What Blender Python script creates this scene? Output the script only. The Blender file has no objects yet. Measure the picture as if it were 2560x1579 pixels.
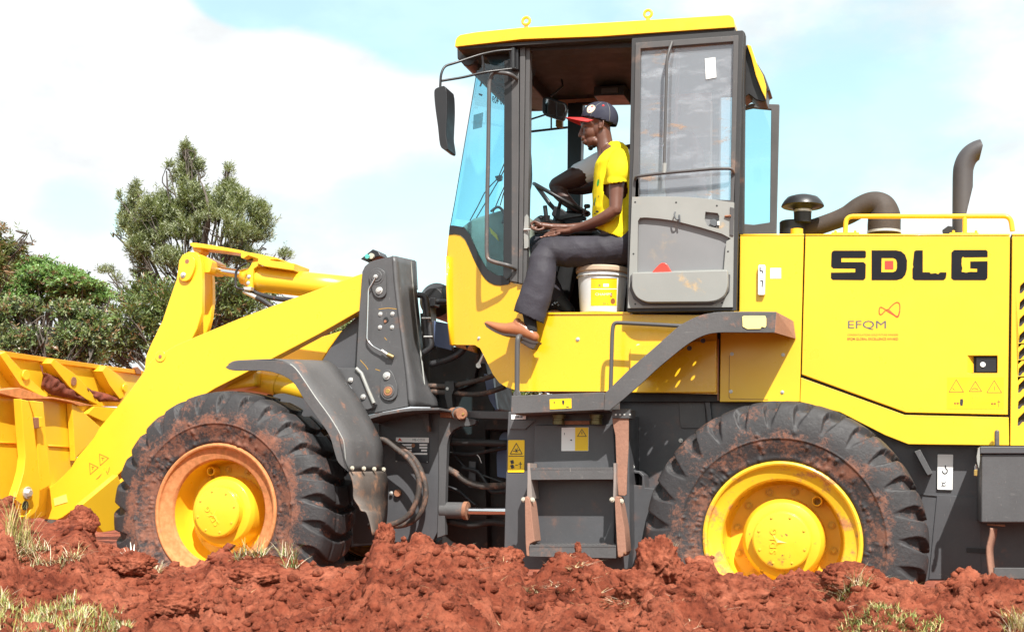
import bpy, bmesh, math, random
import numpy as np
from mathutils import Vector, Matrix, noise as mnoise
from mathutils.geometry import tessellate_polygon
random.seed(7); rng = np.random.default_rng(7)
SC = bpy.context.scene
COL = SC.collection
R = math.radians

# ------------------------------------------------------------------ camera
FPX, CX, CY, HOR = 3100.0, 1280.0, 789.5, 1220.0
PITCH = math.atan((HOR - CY) / FPX)
CAM = Vector((0, 0, 1.10))
cam_data = bpy.data.cameras.new("camera"); cam = bpy.data.objects.new("camera", cam_data); COL.objects.link(cam)
cam_data.sensor_width = 36.0; cam_data.sensor_fit = 'HORIZONTAL'; cam_data.lens = 36.0 * FPX / 2560.0
cam_data.clip_start = 0.1; cam_data.clip_end = 3000
cam.location = CAM; cam.rotation_euler = (R(90) + PITCH, 0, 0)
SC.camera = cam

# ------------------------------------------------------------------ light
SUN_EL, SUN_AZ = R(50), R(14)          # azimuth measured from -Y (behind the camera) towards +X
sun_dir = Vector((math.sin(SUN_AZ) * math.cos(SUN_EL), -math.cos(SUN_AZ) * math.cos(SUN_EL), math.sin(SUN_EL)))
sd = bpy.data.lights.new("sun", 'SUN'); sd.energy = 4.1; sd.angle = R(0.55); sd.color = (1.0, 0.965, 0.90)
so = bpy.data.objects.new("sun", sd); COL.objects.link(so)
so.rotation_euler = (-sun_dir).to_track_quat('-Z', 'Y').to_euler()
so.location = (4, -6, 14)
SC.view_settings.view_transform = 'Standard'; SC.view_settings.look = 'None'
SC.view_settings.exposure = 0.97; SC.view_settings.gamma = 1.0; SC.view_settings.use_curve_mapping = False

world = bpy.data.worlds.new("World"); SC.world = world; world.use_nodes = True
wt = world.node_tree; wt.nodes.clear()
def WN(t, **k):
    n = wt.nodes.new(t)
    for a, b in k.items(): setattr(n, a, b)
    return n
wl = wt.links.new
w_out = WN('ShaderNodeOutputWorld'); w_bg = WN('ShaderNodeBackground'); w_bg2 = WN('ShaderNodeBackground'); w_mix = WN('ShaderNodeMixShader')
sky = WN('ShaderNodeTexSky', sky_type='NISHITA'); sky.sun_disc = False
sky.sun_elevation = SUN_EL; sky.sun_rotation = math.pi - SUN_AZ if False else math.atan2(sun_dir.x, sun_dir.y)
sky.air_density = 1.0; sky.dust_density = 1.2; sky.ozone_density = 1.0
tc = WN('ShaderNodeTexCoord')
mp = WN('ShaderNodeMapping'); mp.inputs['Scale'].default_value = (1, 1, 1.9); mp.inputs['Location'].default_value = (2.1, 0.35, 0.4)
wl(tc.outputs['Generated'], mp.inputs['Vector'])
nz = WN('ShaderNodeTexNoise'); nz.inputs['Scale'].default_value = 3.4; nz.inputs['Detail'].default_value = 10; nz.inputs['Roughness'].default_value = 0.56
wl(mp.outputs[0], nz.inputs['Vector'])
# two broad openings in the cloud cover (directions in the sky) + thin bands near the treetops
def skydir(px, py):
    d = Vector((px - CX, 0, 0)) + Vector((0, math.cos(PITCH), math.sin(PITCH))) * FPX + Vector((0, -math.sin(PITCH), math.cos(PITCH))) * (CY - py)
    return d.normalized()
acc = nz.outputs[0]
for (px, py, rad, amt) in ((700, -30, 0.055, 0.42), (520, -20, .03, .3), (620, 0, .03, .3), (560, -50, 0.05, 0.30), (850, -30, 0.05, 0.34), (1080, 80, 0.05, 0.34), (950, 10, 0.05, 0.3), (1180, 60, .05, .22),
                           (1240, 480, 0.12, 0.16), (2080, 240, 0.09, 0.20), (2350, 350, 0.08, 0.20), (1960, 430, 0.07, 0.20), (1400, 30, .06, .12),
                           (300, 510, 0.05, 0.26), (80, 520, 0.06, 0.28), (700, 540, 0.06, 0.24), (860, 530, 0.06, 0.28), (980, 500, .06, .26), (560, 510, .06, .24), (190, 530, .05, .26)):
    dn = WN('ShaderNodeVectorMath', operation='DISTANCE'); wl(tc.outputs['Generated'], dn.inputs[0]); dn.inputs[1].default_value = skydir(px, py)
    mr = WN('ShaderNodeMapRange', interpolation_type='SMOOTHSTEP'); mr.inputs[1].default_value = 0; mr.inputs[2].default_value = rad * 1.5
    mr.inputs[3].default_value = amt; mr.inputs[4].default_value = 0; wl(dn.outputs['Value'], mr.inputs[0])
    sb = WN('ShaderNodeMath', operation='SUBTRACT'); wl(acc, sb.inputs[0]); wl(mr.outputs[0], sb.inputs[1]); acc = sb.outputs[0]
for (px, py, rad, amt) in ((420, 260, 0.16, 0.25), (760, 250, 0.13, 0.24), (100, 200, 0.14, 0.2), (2450, 120, .10, .08), (2480, 480, .07, .20), (1960, 60, .08, .10), (2200, 440, .05, .14), (1150, 260, .05, .2), (1000, 560, .04, .1), (900, 330, .08, .2), (100, 660, .07, .15), (820, 690, .06, .15)):
    dn = WN('ShaderNodeVectorMath', operation='DISTANCE'); wl(tc.outputs['Generated'], dn.inputs[0]); dn.inputs[1].default_value = skydir(px, py)
    mr = WN('ShaderNodeMapRange', interpolation_type='SMOOTHSTEP'); mr.inputs[1].default_value = 0; mr.inputs[2].default_value = rad * 1.5
    mr.inputs[3].default_value = amt; mr.inputs[4].default_value = 0; wl(dn.outputs['Value'], mr.inputs[0])
    sb = WN('ShaderNodeMath', operation='ADD'); wl(acc, sb.inputs[0]); wl(mr.outputs[0], sb.inputs[1]); acc = sb.outputs[0]
cm = WN('ShaderNodeMapRange', interpolation_type='SMOOTHSTEP'); cm.inputs[1].default_value = 0.30; cm.inputs[2].default_value = 0.53
wl(acc, cm.inputs[0])
sk_m = WN('ShaderNodeMix', data_type='RGBA', blend_type='MULTIPLY'); sk_m.inputs[0].default_value = 1; sk_m.inputs[7].default_value = (0.95, 1.35, 1.0, 1); wl(sky.outputs[0], sk_m.inputs[6]); wl(sk_m.outputs[2], w_bg.inputs['Color']); w_bg.inputs['Strength'].default_value = 0.14
w_bg2.inputs['Color'].default_value = (0.955, 0.985, 1.0, 1); nz2 = WN('ShaderNodeTexNoise'); nz2.inputs['Scale'].default_value = 6.5; nz2.inputs['Detail'].default_value = 8; nz2.inputs['Roughness'].default_value = 0.55; wl(mp.outputs[0], nz2.inputs['Vector'])
cs = WN('ShaderNodeMapRange', interpolation_type='SMOOTHSTEP'); cs.inputs[1].default_value = 0.36; cs.inputs[2].default_value = 0.58; cs.inputs[3].default_value = 0.485; cs.inputs[4].default_value = 0.60; wl(nz2.outputs[0], cs.inputs[0]); wl(cs.outputs[0], w_bg2.inputs['Strength'])
# thin veil of high cloud everywhere
vm = WN('ShaderNodeMapRange'); vm.inputs[1].default_value = 0; vm.inputs[2].default_value = 1; vm.inputs[3].default_value = 0.42; vm.inputs[4].default_value = 1.0
wl(cm.outputs[0], vm.inputs[0]); wl(vm.outputs[0], w_mix.inputs[0])
wl(w_bg.outputs[0], w_mix.inputs[1]); wl(w_bg2.outputs[0], w_mix.inputs[2]); wl(w_mix.outputs[0], w_out.inputs[0])

# ------------------------------------------------------------------ frames of reference
CF = Vector((0, math.cos(PITCH), math.sin(PITCH))); CU = Vector((0, -math.sin(PITCH), math.cos(PITCH))); CR = Vector((1, 0, 0))
def ray(px, py): return CR * (px - CX) + CU * (CY - py) + CF * FPX
def at_depth(px, py, d): return CAM + ray(px, py) * (d / FPX)
P0 = at_depth(1952, 1351, 7.09)
YAW, NOSE = R(-17), R(2.0)
ROOT = Matrix.Translation((P0.x, P0.y, 0)) @ Matrix.Rotation(YAW, 4, 'Z') @ Matrix.Rotation(NOSE, 4, 'Y')
RINV = ROOT.inverted(); OL = RINV @ CAM; RI3 = RINV.to_3x3()
def L(px, py, w):                       # point of the machine's local plane y = w seen at a pixel of the photograph
    d = RI3 @ ray(px, py); return OL + d * ((w - OL.y) / d.y)
def Lu(px, py, u):
    d = RI3 @ ray(px, py); return OL + d * ((u - OL.x) / d.x)
def mpp(px, py, w):                     # metres per photograph pixel there
    p = ROOT @ L(px, py, w); return (p - CAM).dot(CF) / FPX
def W2(px, py, y):                      # world point at ground distance y
    d = ray(px, py); return CAM + d * (y / d.y)
def Z(ox, oy, s):
    return lambda *pts: [(ox + x / s, oy + y / s) for x, y in pts]
A = Z(0, 560, 2.908); B = Z(440, 600, 3.15); Cc = Z(240, 920, 2.907); D = Z(840, 600, 3.287); E = Z(1060, 0, 3.024); F = Z(1500, 40, 2.7)
G = Z(1080, 380, 2.908); H = Z(1180, 760, 2.908); I = Z(900, 900, 2.7486); J = Z(1560, 920, 2.6075); K = Z(1800, 320, 3.0237); M = Z(1960, 600, 2.7)
N = Z(0, 1180, 2.724); P1 = Z(1380, 230, 6.873); P2 = Z(1290, 440, 6.3); P3 = Z(1190, 640, 5.815); P4 = Z(1540, 460, 3.779); P5 = Z(0, 860, 3.2175)
P6 = Z(2200, 1040, 2.8056); P7 = Z(940, 1040, 4.2); Q1 = Z(0, 340, 2.438); Q2 = Z(1240, 960, 3.2875); Q3 = Z(900, 1280, 3.065); Q4 = Z(1700, 1340, 2.851)
Q5 = Z(1560, 740, 4.724); Q6 = Z(560, 860, 3.15); S = lambda *p: list(p)

# ------------------------------------------------------------------ materials
def new_mat(name):
    m = bpy.data.materials.new(name); m.use_nodes = True; nt = m.node_tree; nt.nodes.clear(); return m, nt
def srgb(r, g, b):
    f = lambda c: ((c / 255 + 0.055) / 1.055) ** 2.4 if c > 10 else c / 255 / 12.92
    return (f(r), f(g), f(b))
def surf(name, col, rough=0.5, metal=0.0, dust=0.0, dcol=(0.33, 0.10, 0.05), dscale=3.0, dsharp=0.12, bump=0.0, bscale=60, var=0.06, coat=0.0,
         scratch=0.0, spec=0.5, attr=None, radial=None, chips=0.0, fine=0.0):
    m, nt = new_mat(name); n = nt.nodes.new; l = nt.links.new
    out = n('ShaderNodeOutputMaterial'); b = n('ShaderNodeBsdfPrincipled'); l(b.outputs[0], out.inputs[0])
    b.inputs['Metallic'].default_value = metal; b.inputs['Specular IOR Level'].default_value = spec
    b.inputs['Coat Weight'].default_value = coat; b.inputs['Coat Roughness'].default_value = 0.12
    t = n('ShaderNodeTexCoord'); co = t.outputs['Object']
    def nz(sc, det=4, ro=0.6, st=None):
        x = n('ShaderNodeTexNoise'); x.inputs['Scale'].default_value = sc; x.inputs['Detail'].default_value = det; x.inputs['Roughness'].default_value = ro
        if st:
            mm = n('ShaderNodeMapping'); mm.inputs['Scale'].default_value = st; l(co, mm.inputs['Vector']); l(mm.outputs[0], x.inputs['Vector'])
        else: l(co, x.inputs['Vector'])
        return x.outputs[0]
    def rmp(v, a, c, lo=0.0, hi=1.0):
        x = n('ShaderNodeMapRange'); x.interpolation_type = 'SMOOTHSTEP'; x.inputs[1].default_value = a; x.inputs[2].default_value = c
        x.inputs[3].default_value = lo; x.inputs[4].default_value = hi; l(v, x.inputs[0]); return x.outputs[0]
    def mth(op, a, c):
        x = n('ShaderNodeMath'); x.operation = op
        for i, v in enumerate((a, c)):
            if isinstance(v, (int, float)): x.inputs[i].default_value = v
            else: l(v, x.inputs[i])
        return x.outputs[0]
    def mixc(f, a, c):
        x = n('ShaderNodeMix'); x.data_type = 'RGBA'
        if isinstance(f, (int, float)): x.inputs[0].default_value = f
        else: l(f, x.inputs[0])
        for i, v in ((6, a), (7, c)):
            if isinstance(v, tuple): x.inputs[i].default_value = (*v, 1)
            else: l(v, x.inputs[i])
        return x.outputs[2]
    c1 = tuple(min(1, c * (1 + var)) for c in col); c0 = tuple(c * (1 - var) for c in col)
    color = mixc(rmp(nz(2.1, 5), 0.3, 0.7), c0, c1)
    if fine: color = mixc(rmp(nz(90, 3), 0.35, 0.7, 0, fine), color, tuple(c * 0.45 for c in col))
    rgh = rmp(nz(9, 4), 0.3, 0.7, max(0.02, rough - 0.07), rough + 0.08)
    if chips:
        ch = rmp(nz(14, 5, 0.7), 0.70 - 0.06 * chips, 0.72 - 0.06 * chips); color = mixc(mth('MULTIPLY', ch, 0.85), color, (0.16, 0.07, 0.04))
    if scratch:
        s1 = rmp(nz(7, 6, 0.75, (1, 1, 9)), 0.62, 0.74, 0, scratch); color = mixc(s1, color, (0.42, 0.40, 0.38))
        s2 = rmp(nz(26, 3, 0.6, (4, 1, 0.6)), 0.68, 0.76, 0, scratch); color = mixc(s2, color, (0.5, 0.45, 0.4))
    dm = None
    if dust or attr or radial:
        d1 = nz(dscale, 7, 0.68); thr = 0.70 - 0.32 * dust
        dm = rmp(d1, thr - dsharp, thr + dsharp)
        if attr:
            a = n('ShaderNodeAttribute'); a.attribute_name = attr
            dm = rmp(mth('ADD', mth('MULTIPLY', a.outputs['Fac'], 0.26), d1), thr + 0.10, thr + 0.30)
        if radial:                                     # (r0, r1): more dust between these radii of a wheel
            sx = n('ShaderNodeSeparateXYZ'); l(co, sx.inputs[0]); rr = mth('SQRT', mth('ADD', mth('POWER', sx.outputs[0], 2.0), mth('POWER', sx.outputs[2], 2.0)), 0)
            band = mth('MULTIPLY', rmp(rr, radial[0] - 0.05, radial[0] + 0.03), rmp(rr, radial[1] - 0.03, radial[1] + 0.10, 1, 0))
            dm2 = mth('MULTIPLY', rmp(mth('ADD', mth('ADD', mth('MULTIPLY', nz(42, 8, 0.8), 0.5), mth('MULTIPLY', nz(6, 4, 0.6), 0.5)), mth('MULTIPLY', band, radial[2])), 0.53, 0.66), 0.85)
            dm = mth('MAXIMUM', dm, dm2)
        dk = mixc(rmp(nz(30, 5), 0.3, 0.7), tuple(c * 0.75 for c in dcol), tuple(min(1, c * 1.25) for c in dcol))
        color = mixc(mth('MULTIPLY', dm, 0.88), color, dk)
        rgh = mth('MAXIMUM', rgh, mth('MULTIPLY', dm, 0.9))
        if coat:
            l(mth('SUBTRACT', coat, mth('MULTIPLY', dm, coat)), b.inputs['Coat Weight'])
    l(color, b.inputs['Base Color']); l(rgh, b.inputs['Roughness'])
    if bump:
        bp = n('ShaderNodeBump'); bp.inputs['Strength'].default_value = bump; bp.inputs['Distance'].default_value = 0.01
        h = nz(bscale, 5, 0.65)
        if dm is not None: h = mth('ADD', h, mth('MULTIPLY', dm, 0.7))
        l(h, bp.inputs['Height']); l(bp.outputs[0], b.inputs['Normal'])
    return m
YEL = (0.86, 0.515, 0.024)
m_yel = surf('yellow_paint', YEL, 0.34, dust=0.0, dscale=2.4, dsharp=0.10, coat=0.25, bump=0.14, bscale=2.0, var=0.03, chips=0.0, dcol=(0.45, 0.16, 0.05))
m_yelc = surf('yellow_cab_paint', (0.86, 0.49, 0.014), 0.30, coat=0.35, var=0.02, dust=-0.2, bump=0.02, bscale=2.5)
m_yeld = surf('dusty_yellow_paint', YEL, 0.45, dust=1.3, dscale=4, dsharp=0.12, coat=0.1, bump=0.1, bscale=40, var=0.06, chips=0.6, dcol=(0.50, 0.17, 0.085))
m_yelw = surf('worn_yellow_paint', YEL, 0.42, dust=0.12, dscale=6, dsharp=0.05, coat=0.15, bump=0.08, bscale=20, var=0.05, chips=1.0, dcol=(0.30, 0.09, 0.05))
m_yelr = surf('muddy_rim_paint', YEL, 0.42, dust=0.42, dscale=7, dsharp=0.07, coat=0.15, bump=0.12, bscale=30, var=0.05, chips=1.0, dcol=(0.48, 0.19, 0.095))
m_org = surf('orange_edge_paint', (0.80, 0.33, 0.012), 0.45, dust=0.2, dscale=8, dsharp=0.04, chips=1.2, dcol=(0.3, 0.09, 0.04))
m_rail = surf('worn_step_rail', (0.26, 0.22, 0.20), 0.6, dust=.2, dscale=9, scratch=.3, var=.2, dcol=(.34, .18, .12))
m_gry = surf('dark_grey_paint', (0.088, 0.088, 0.092), 0.42, dust=0.10, dscale=4, dsharp=0.08, bump=0.06, bscale=30, scratch=0.25, var=0.12, chips=0.1, dcol=(0.22, 0.12, 0.08), fine=0.15)
m_gryc = surf('clean_grey_paint', (0.080, 0.081, 0.088), 0.42, dust=0.02, bump=0.05, bscale=40, var=0.1, scratch=0.08, dcol=(0.25, 0.12, 0.08), fine=0.1)
m_gryd = surf('dusty_grey_paint', (0.092, 0.090, 0.092), 0.68, dust=0.18, dscale=7, dsharp=0.10, bump=0.15, bscale=50, scratch=0.35, var=0.15, dcol=(0.30, 0.14, 0.085), fine=0.2)
m_frm = surf('cab_frame_grey', (0.082, 0.079, 0.080), 0.45, dust=0.05, bump=0.05, bscale=60, scratch=0.15, var=0.08, dcol=(0.35, 0.2, 0.13))
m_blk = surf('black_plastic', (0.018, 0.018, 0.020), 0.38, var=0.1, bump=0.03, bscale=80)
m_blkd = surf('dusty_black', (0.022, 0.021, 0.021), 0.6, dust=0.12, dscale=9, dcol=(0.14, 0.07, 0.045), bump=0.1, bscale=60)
m_rub = surf('rubber_seal', (0.03, 0.03, 0.032), 0.6, bump=0.05, bscale=90, dust=0.05, dcol=(0.2, 0.13, 0.1))
m_hose = surf('rubber_hose', (0.055, 0.045, 0.040), 0.65, dust=0.35, dscale=14, dcol=(0.28, 0.15, 0.10), bump=0.3, bscale=140)
m_hosb = surf('black_hose', (0.025, 0.025, 0.028), 0.5, dust=0.05, dscale=14, bump=0.15, bscale=140)
m_duct = surf('ribbed_air_duct', (0.055, 0.040, 0.032), 0.7, dust=0.1, dcol=(0.12, 0.075, 0.055), bump=0.3, bscale=120, fine=0.3)
m_exh = surf('exhaust_grey', (0.062, 0.058, 0.062), 0.55, var=0.15, dust=0.05, dcol=(0.12, 0.07, 0.05), bump=0.05)
m_chr = surf('chrome', (0.75, 0.75, 0.76), 0.12, metal=1.0, var=0.03)
m_zinc = surf('zinc_bolt', (0.62, 0.62, 0.60), 0.38, metal=0.55, var=0.1, dust=0.05, dcol=(0.4, 0.25, 0.18))
m_bolty = surf('painted_bolt', (0.72, 0.45, 0.03), 0.4, dust=0.2, dscale=20, dcol=(0.3, 0.12, 0.05))
m_rust = surf('rusty_dusty_steel', (0.33, 0.15, 0.085), 0.85, var=0.2, bump=0.5, bscale=60, fine=0.3)
m_strap = surf('dusty_rubber_strap', (0.34, 0.175, 0.12), 0.9, var=0.14, bump=0.3, bscale=50, fine=0.25)
m_tyre = surf('tyre_rubber', (0.032, 0.030, 0.032), 0.62, dust=0.02, dscale=22, dsharp=0.1, attr='groove', radial=(0.47, 0.59, 0.075), dcol=(0.25, 0.10, 0.058), bump=0.4, bscale=45, var=0.2, fine=0.25)
m_tyref = surf('muddy_tyre_rubber', (0.032, 0.030, 0.032), 0.62, dust=0.12, dscale=22, dsharp=0.1, attr='groove', radial=(0.44, 0.63, 0.105), dcol=(0.26, 0.10, 0.058), bump=0.45, bscale=45, var=0.2, fine=0.25)
m_ceil = surf('brown_headliner', (0.50, 0.235, 0.155), 0.25, var=0.25, bump=0.05, bscale=8)
m_lin = surf('grey_door_lining', (0.28, 0.285, 0.27), 0.45, dust=0.14, dscale=5, dsharp=0.06, bump=0.05, bscale=30, var=0.06, dcol=(0.45, 0.32, 0.18), scratch=0.1)
m_wht = surf('white_label', (0.80, 0.81, 0.80), 0.4, var=0.02)
m_lyel = surf('yellow_label', (0.86, 0.56, 0.010), 0.4, var=0.03, dust=-0.05)
m_ink = surf('black_print', (0.03, 0.03, 0.035), 0.45, var=0.1)
m_logo = surf('charcoal_lettering', (0.010, 0.010, 0.014), 0.4, var=0.1, spec=0.2)
m_red = surf('red_print', (0.62, 0.06, 0.035), 0.45)
m_redp = surf('red_plastic', (0.65, 0.06, 0.04), 0.35)
m_orp = surf('orange_print', (0.62, 0.16, 0.03), 0.5)
m_slate = surf('slate_print', (0.10, 0.11, 0.12), 0.5)
m_brn = surf('brown_print', (0.28, 0.10, 0.03), 0.5)
m_blue = surf('blue_grey_panel', (0.10, 0.14, 0.26), 0.4, var=0.1)
m_gold = surf('brass', (0.55, 0.38, 0.12), 0.35, metal=0.8)
m_tan = surf('orange_shade_panel', (0.72, 0.32, 0.03), 0.4, var=0.03)
m_mir = surf('mirror_glass', (0.8, 0.82, 0.82), 0.03, metal=1.0, var=0.0)
m_lens = surf('teal_lens', (0.10, 0.45, 0.42), 0.2, var=0.05)
m_crm = surf('cream_plastic', (0.5, 0.47, 0.38), 0.4)
m_refl = surf('worn_reflector', (0.85, 0.76, 0.30), 0.3, var=0.1)
m_grn = surf('dash_green_grey', (0.20, 0.23, 0.19), 0.5, var=0.3, bump=0.1)
m_soil = surf('red_soil_lump', (0.30, 0.078, 0.040), 0.95, var=0.25, bump=1.0, bscale=35, fine=0.35)
m_pail = surf('white_pail_plastic', (0.62, 0.63, 0.62), 0.4, dust=0.12, dscale=9, dcol=(0.40, 0.24, 0.13), var=0.05)
m_paill = surf('grimy_pail_lid', (0.5, 0.38, 0.27), 0.6, dust=0.3, dscale=9, dcol=(0.35, 0.17, 0.08), var=0.15)

def glass(name, tint, refl=0.10, dirt=0.0, dcol=(0.5, 0.45, 0.38), dscale=3.0, haze=0.0, smear=False):
    m, nt = new_mat(name); n = nt.nodes.new; l = nt.links.new
    out = n('ShaderNodeOutputMaterial'); tr = n('ShaderNodeBsdfTransparent'); tr.inputs[0].default_value = (*tint, 1)
    gl = n('ShaderNodeBsdfGlossy'); gl.inputs['Roughness'].default_value = 0.02; gl.inputs['Color'].default_value = (0.9, 0.95, 1, 1)
    fr = n('ShaderNodeLayerWeight'); fr.inputs[0].default_value = 0.5; pw = n('ShaderNodeMath'); pw.operation = 'POWER'; pw.inputs[1].default_value = 5; l(fr.outputs['Facing'], pw.inputs[0])
    ad = n('ShaderNodeMath'); ad.operation = 'MULTIPLY_ADD'; ad.inputs[1].default_value = 0.35; ad.inputs[2].default_value = 0.02 + refl * 0.25; l(pw.outputs[0], ad.inputs[0])
    mx = n('ShaderNodeMixShader'); l(ad.outputs[0], mx.inputs[0]); l(tr.outputs[0], mx.inputs[1]); l(gl.outputs[0], mx.inputs[2]); cur = mx.outputs[0]
    if dirt or haze:
        t = n('ShaderNodeTexCoord'); df = n('ShaderNodeBsdfDiffuse'); df.inputs[0].default_value = (*dcol, 1)
        def nzz(sc, st, det=6):
            mm = n('ShaderNodeMapping'); mm.inputs['Scale'].default_value = st; l(t.outputs['Object'], mm.inputs['Vector'])
            x = n('ShaderNodeTexNoise'); x.inputs['Scale'].default_value = sc; x.inputs['Detail'].default_value = det; x.inputs['Roughness'].default_value = 0.7
            l(mm.outputs[0], x.inputs['Vector']); return x.outputs[0]
        mr = n('ShaderNodeMapRange'); mr.inputs[1].default_value = 0.52; mr.inputs[2].default_value = 0.68; mr.inputs[3].default_value = haze; mr.inputs[4].default_value = haze + dirt
        l(nzz(dscale, (1.2, 1, 3.5) if smear else (1, 1, 1)), mr.inputs[0])
        m2 = n('ShaderNodeMixShader'); l(mr.outputs[0], m2.inputs[0]); l(cur, m2.inputs[1]); l(df.outputs[0], m2.inputs[2]); cur = m2.outputs[0]
        if smear:
            d2 = n('ShaderNodeBsdfDiffuse'); d2.inputs[0].default_value = (0.46, 0.27, 0.14, 1)
            m3r = n('ShaderNodeMapRange'); m3r.inputs[1].default_value = 0.585; m3r.inputs[2].default_value = 0.68; m3r.inputs[3].default_value = 0; m3r.inputs[4].default_value = 0.55
            l(nzz(3.2, (0.8, 1, 3.0), 9), m3r.inputs[0])
            m3 = n('ShaderNodeMixShader'); l(m3r.outputs[0], m3.inputs[0]); l(cur, m3.inputs[1]); l(d2.outputs[0], m3.inputs[2]); cur = m3.outputs[0]
    l(cur, out.inputs[0]); return m
g_front = glass('tinted_cab_glass', (0.75, 0.93, 0.975), 0.08)
g_side = glass('blue_side_glass', (0.80, 0.95, 0.98), 0.06, dirt=0.03)
g_door = glass('dirty_reflection_haze_glass', (0.86, 0.90, 0.94), 0.35, dirt=0.20, haze=0.22, dcol=(0.50, 0.53, 0.57), smear=True)  # dirt and smears; the even pale film also imitates reflections in the pane
g_far = glass('clear_far_glass', (0.90, 0.98, 1.0), 0.05, haze=0.01)

# ------------------------------------------------------------------ object helpers
def link(name, me, mat=None, parent=None, loc=None):
    o = bpy.data.objects.new(name, me); COL.objects.link(o)
    if mat is not None and me is not None and not me.materials: me.materials.append(mat)
    if parent is not None: o.parent = parent
    if loc is not None: o.location = loc
    return o
def empty(name, parent=None, loc=None, matrix=None, **props):
    o = bpy.data.objects.new(name, None); COL.objects.link(o); o.empty_display_size = 0.2
    if parent is not None: o.parent = parent
    if loc is not None: o.location = loc
    if matrix is not None: o.matrix_world = matrix
    for k, v in props.items(): o[k] = v
    return o
def tag(o, label=None, category=None, group=None, kind=None):
    if label: o['label'] = label
    if category: o['category'] = category
    if group: o['group'] = group
    if kind: o['kind'] = kind
    return o
def bm_obj(name, bm, mat, parent=None, smooth=False, bev=0.0, seg=2, loc=None, recalc=True):
    if recalc: bmesh.ops.recalc_face_normals(bm, faces=bm.faces)
    me = bpy.data.meshes.new(name); bm.to_mesh(me); bm.free()
    if smooth or bev:
        me.polygons.foreach_set('use_smooth', [True] * len(me.polygons))
    o = link(name, me, mat, parent, loc)
    if bev:
        md = o.modifiers.new('bevel', 'BEVEL'); md.width = bev; md.segments = seg; md.limit_method = 'ANGLE'; md.angle_limit = R(35); md.harden_normals = True
    return o
def crv(pts, n=6, closed=False):        # Catmull-Rom through 2D or 3D points
    P = [Vector(p) for p in pts]; out = []; m = len(P); rg = range(m) if closed else range(m - 1)
    for i in rg:
        p1, p2 = P[i], P[(i + 1) % m]
        p0 = P[(i - 1) % m] if closed or i > 0 else p1 * 2 - p2
        p3 = P[(i + 2) % m] if closed or i + 2 < m else p2 * 2 - p1
        for k in range(n):
            t = k / n
            out.append(0.5 * ((2 * p1) + (p2 - p0) * t + (2 * p0 - 5 * p1 + 4 * p2 - p3) * t * t + (3 * p1 - p0 - 3 * p2 + p3) * t ** 3))
    if not closed: out.append(P[-1])
    return [tuple(v) for v in out]
def fil(pts, r, n=5, closed=True):      # round the corners of a polyline
    P = [Vector(p) for p in pts]; m = len(P); out = []
    for i in range(m):
        if not closed and (i == 0 or i == m - 1): out.append(tuple(P[i])); continue
        rr = r[i] if isinstance(r, (list, tuple)) else r
        a, b, c = P[i - 1], P[i], P[(i + 1) % m]
        d1 = (a - b); d2 = (c - b); rr = min(rr, d1.length * 0.45, d2.length * 0.45)
        s = b + d1.normalized() * rr; e = b + d2.normalized() * rr
        if rr <= 0: out.append(tuple(b)); continue
        for k in range(n + 1):
            t = k / n; out.append(tuple(s * (1 - t) ** 2 + b * 2 * t * (1 - t) + e * t * t))
    return out
def plate(name, pts, w0, w1, mat, parent=None, holes=(), bev=0.003, smooth=False, seg=2, ufun=None):
    """polygon given in photograph pixels on the local plane w0, extruded truly to w1; w0 may be a function of px"""
    bm = bmesh.new(); wf = w0 if callable(w0) else (lambda x: w0); th = (w1 if callable(w0) else w1 - w0)
    if not holes and not callable(w0):
        a = [bm.verts.new(L(x, y, w0)) for x, y in pts]; b = [bm.verts.new(v.co + Vector((0, th, 0))) for v in a]; k = len(a)
        bm.faces.new(a); bm.faces.new(list(reversed(b)))
        for i in range(k): bm.faces.new((a[i], b[i], b[(i + 1) % k], a[(i + 1) % k]))
    else:
        loops = []; fb = bmesh.new()
        vs = [fb.verts.new((x, y, 0)) for lp in [pts] + list(holes) for x, y in lp]
        for t3 in tessellate_polygon([[Vector((x, y, 0)) for x, y in lp] for lp in [pts] + list(holes)]):
            try: fb.faces.new([vs[i] for i in t3])
            except ValueError: pass
        bmesh.ops.recalc_face_normals(fb, faces=fb.faces)
        if callable(w0):
            xs = [p[0] for p in pts]; x = min(xs) + 12
            while x < max(xs):
                bmesh.ops.bisect_plane(fb, geom=fb.verts[:] + fb.edges[:] + fb.faces[:], plane_co=(x, 0, 0), plane_no=(1, 0, 0)); x += 12
        vm = {}; vb = {}
        for v in fb.verts:
            p = L(v.co.x, v.co.y, wf(v.co.x)); vm[v] = bm.verts.new(p); vb[v] = bm.verts.new(p + Vector((0, th, 0)))
        for f in fb.faces:
            bm.faces.new([vm[v] for v in f.verts]); bm.faces.new([vb[v] for v in reversed(f.verts)])
        for e in fb.edges:
            if len(e.link_faces) == 1:
                bm.faces.new((vm[e.verts[0]], vm[e.verts[1]], vb[e.verts[1]], vb[e.verts[0]]))
        fb.free()
        if not callable(w0):
            bmesh.ops.recalc_face_normals(bm, faces=bm.faces)
    return bm_obj(name, bm, mat, parent, smooth, bev if not callable(w0) else 0.0, seg)
def rect(x0, y0, x1, y1): return [(x0, y0), (x1, y0), (x1, y1), (x0, y1)]
def box_local(name, p0, p1, mat, parent, bev=0.004):
    bm = bmesh.new(); bmesh.ops.create_cube(bm, size=1)
    c = (Vector(p0) + Vector(p1)) / 2; s = Vector(p1) - Vector(p0)
    for v in bm.verts: v.co = Vector((v.co.x * s.x, v.co.y * s.y, v.co.z * s.z)) + c
    return bm_obj(name, bm, mat, parent, bev=bev)
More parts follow.
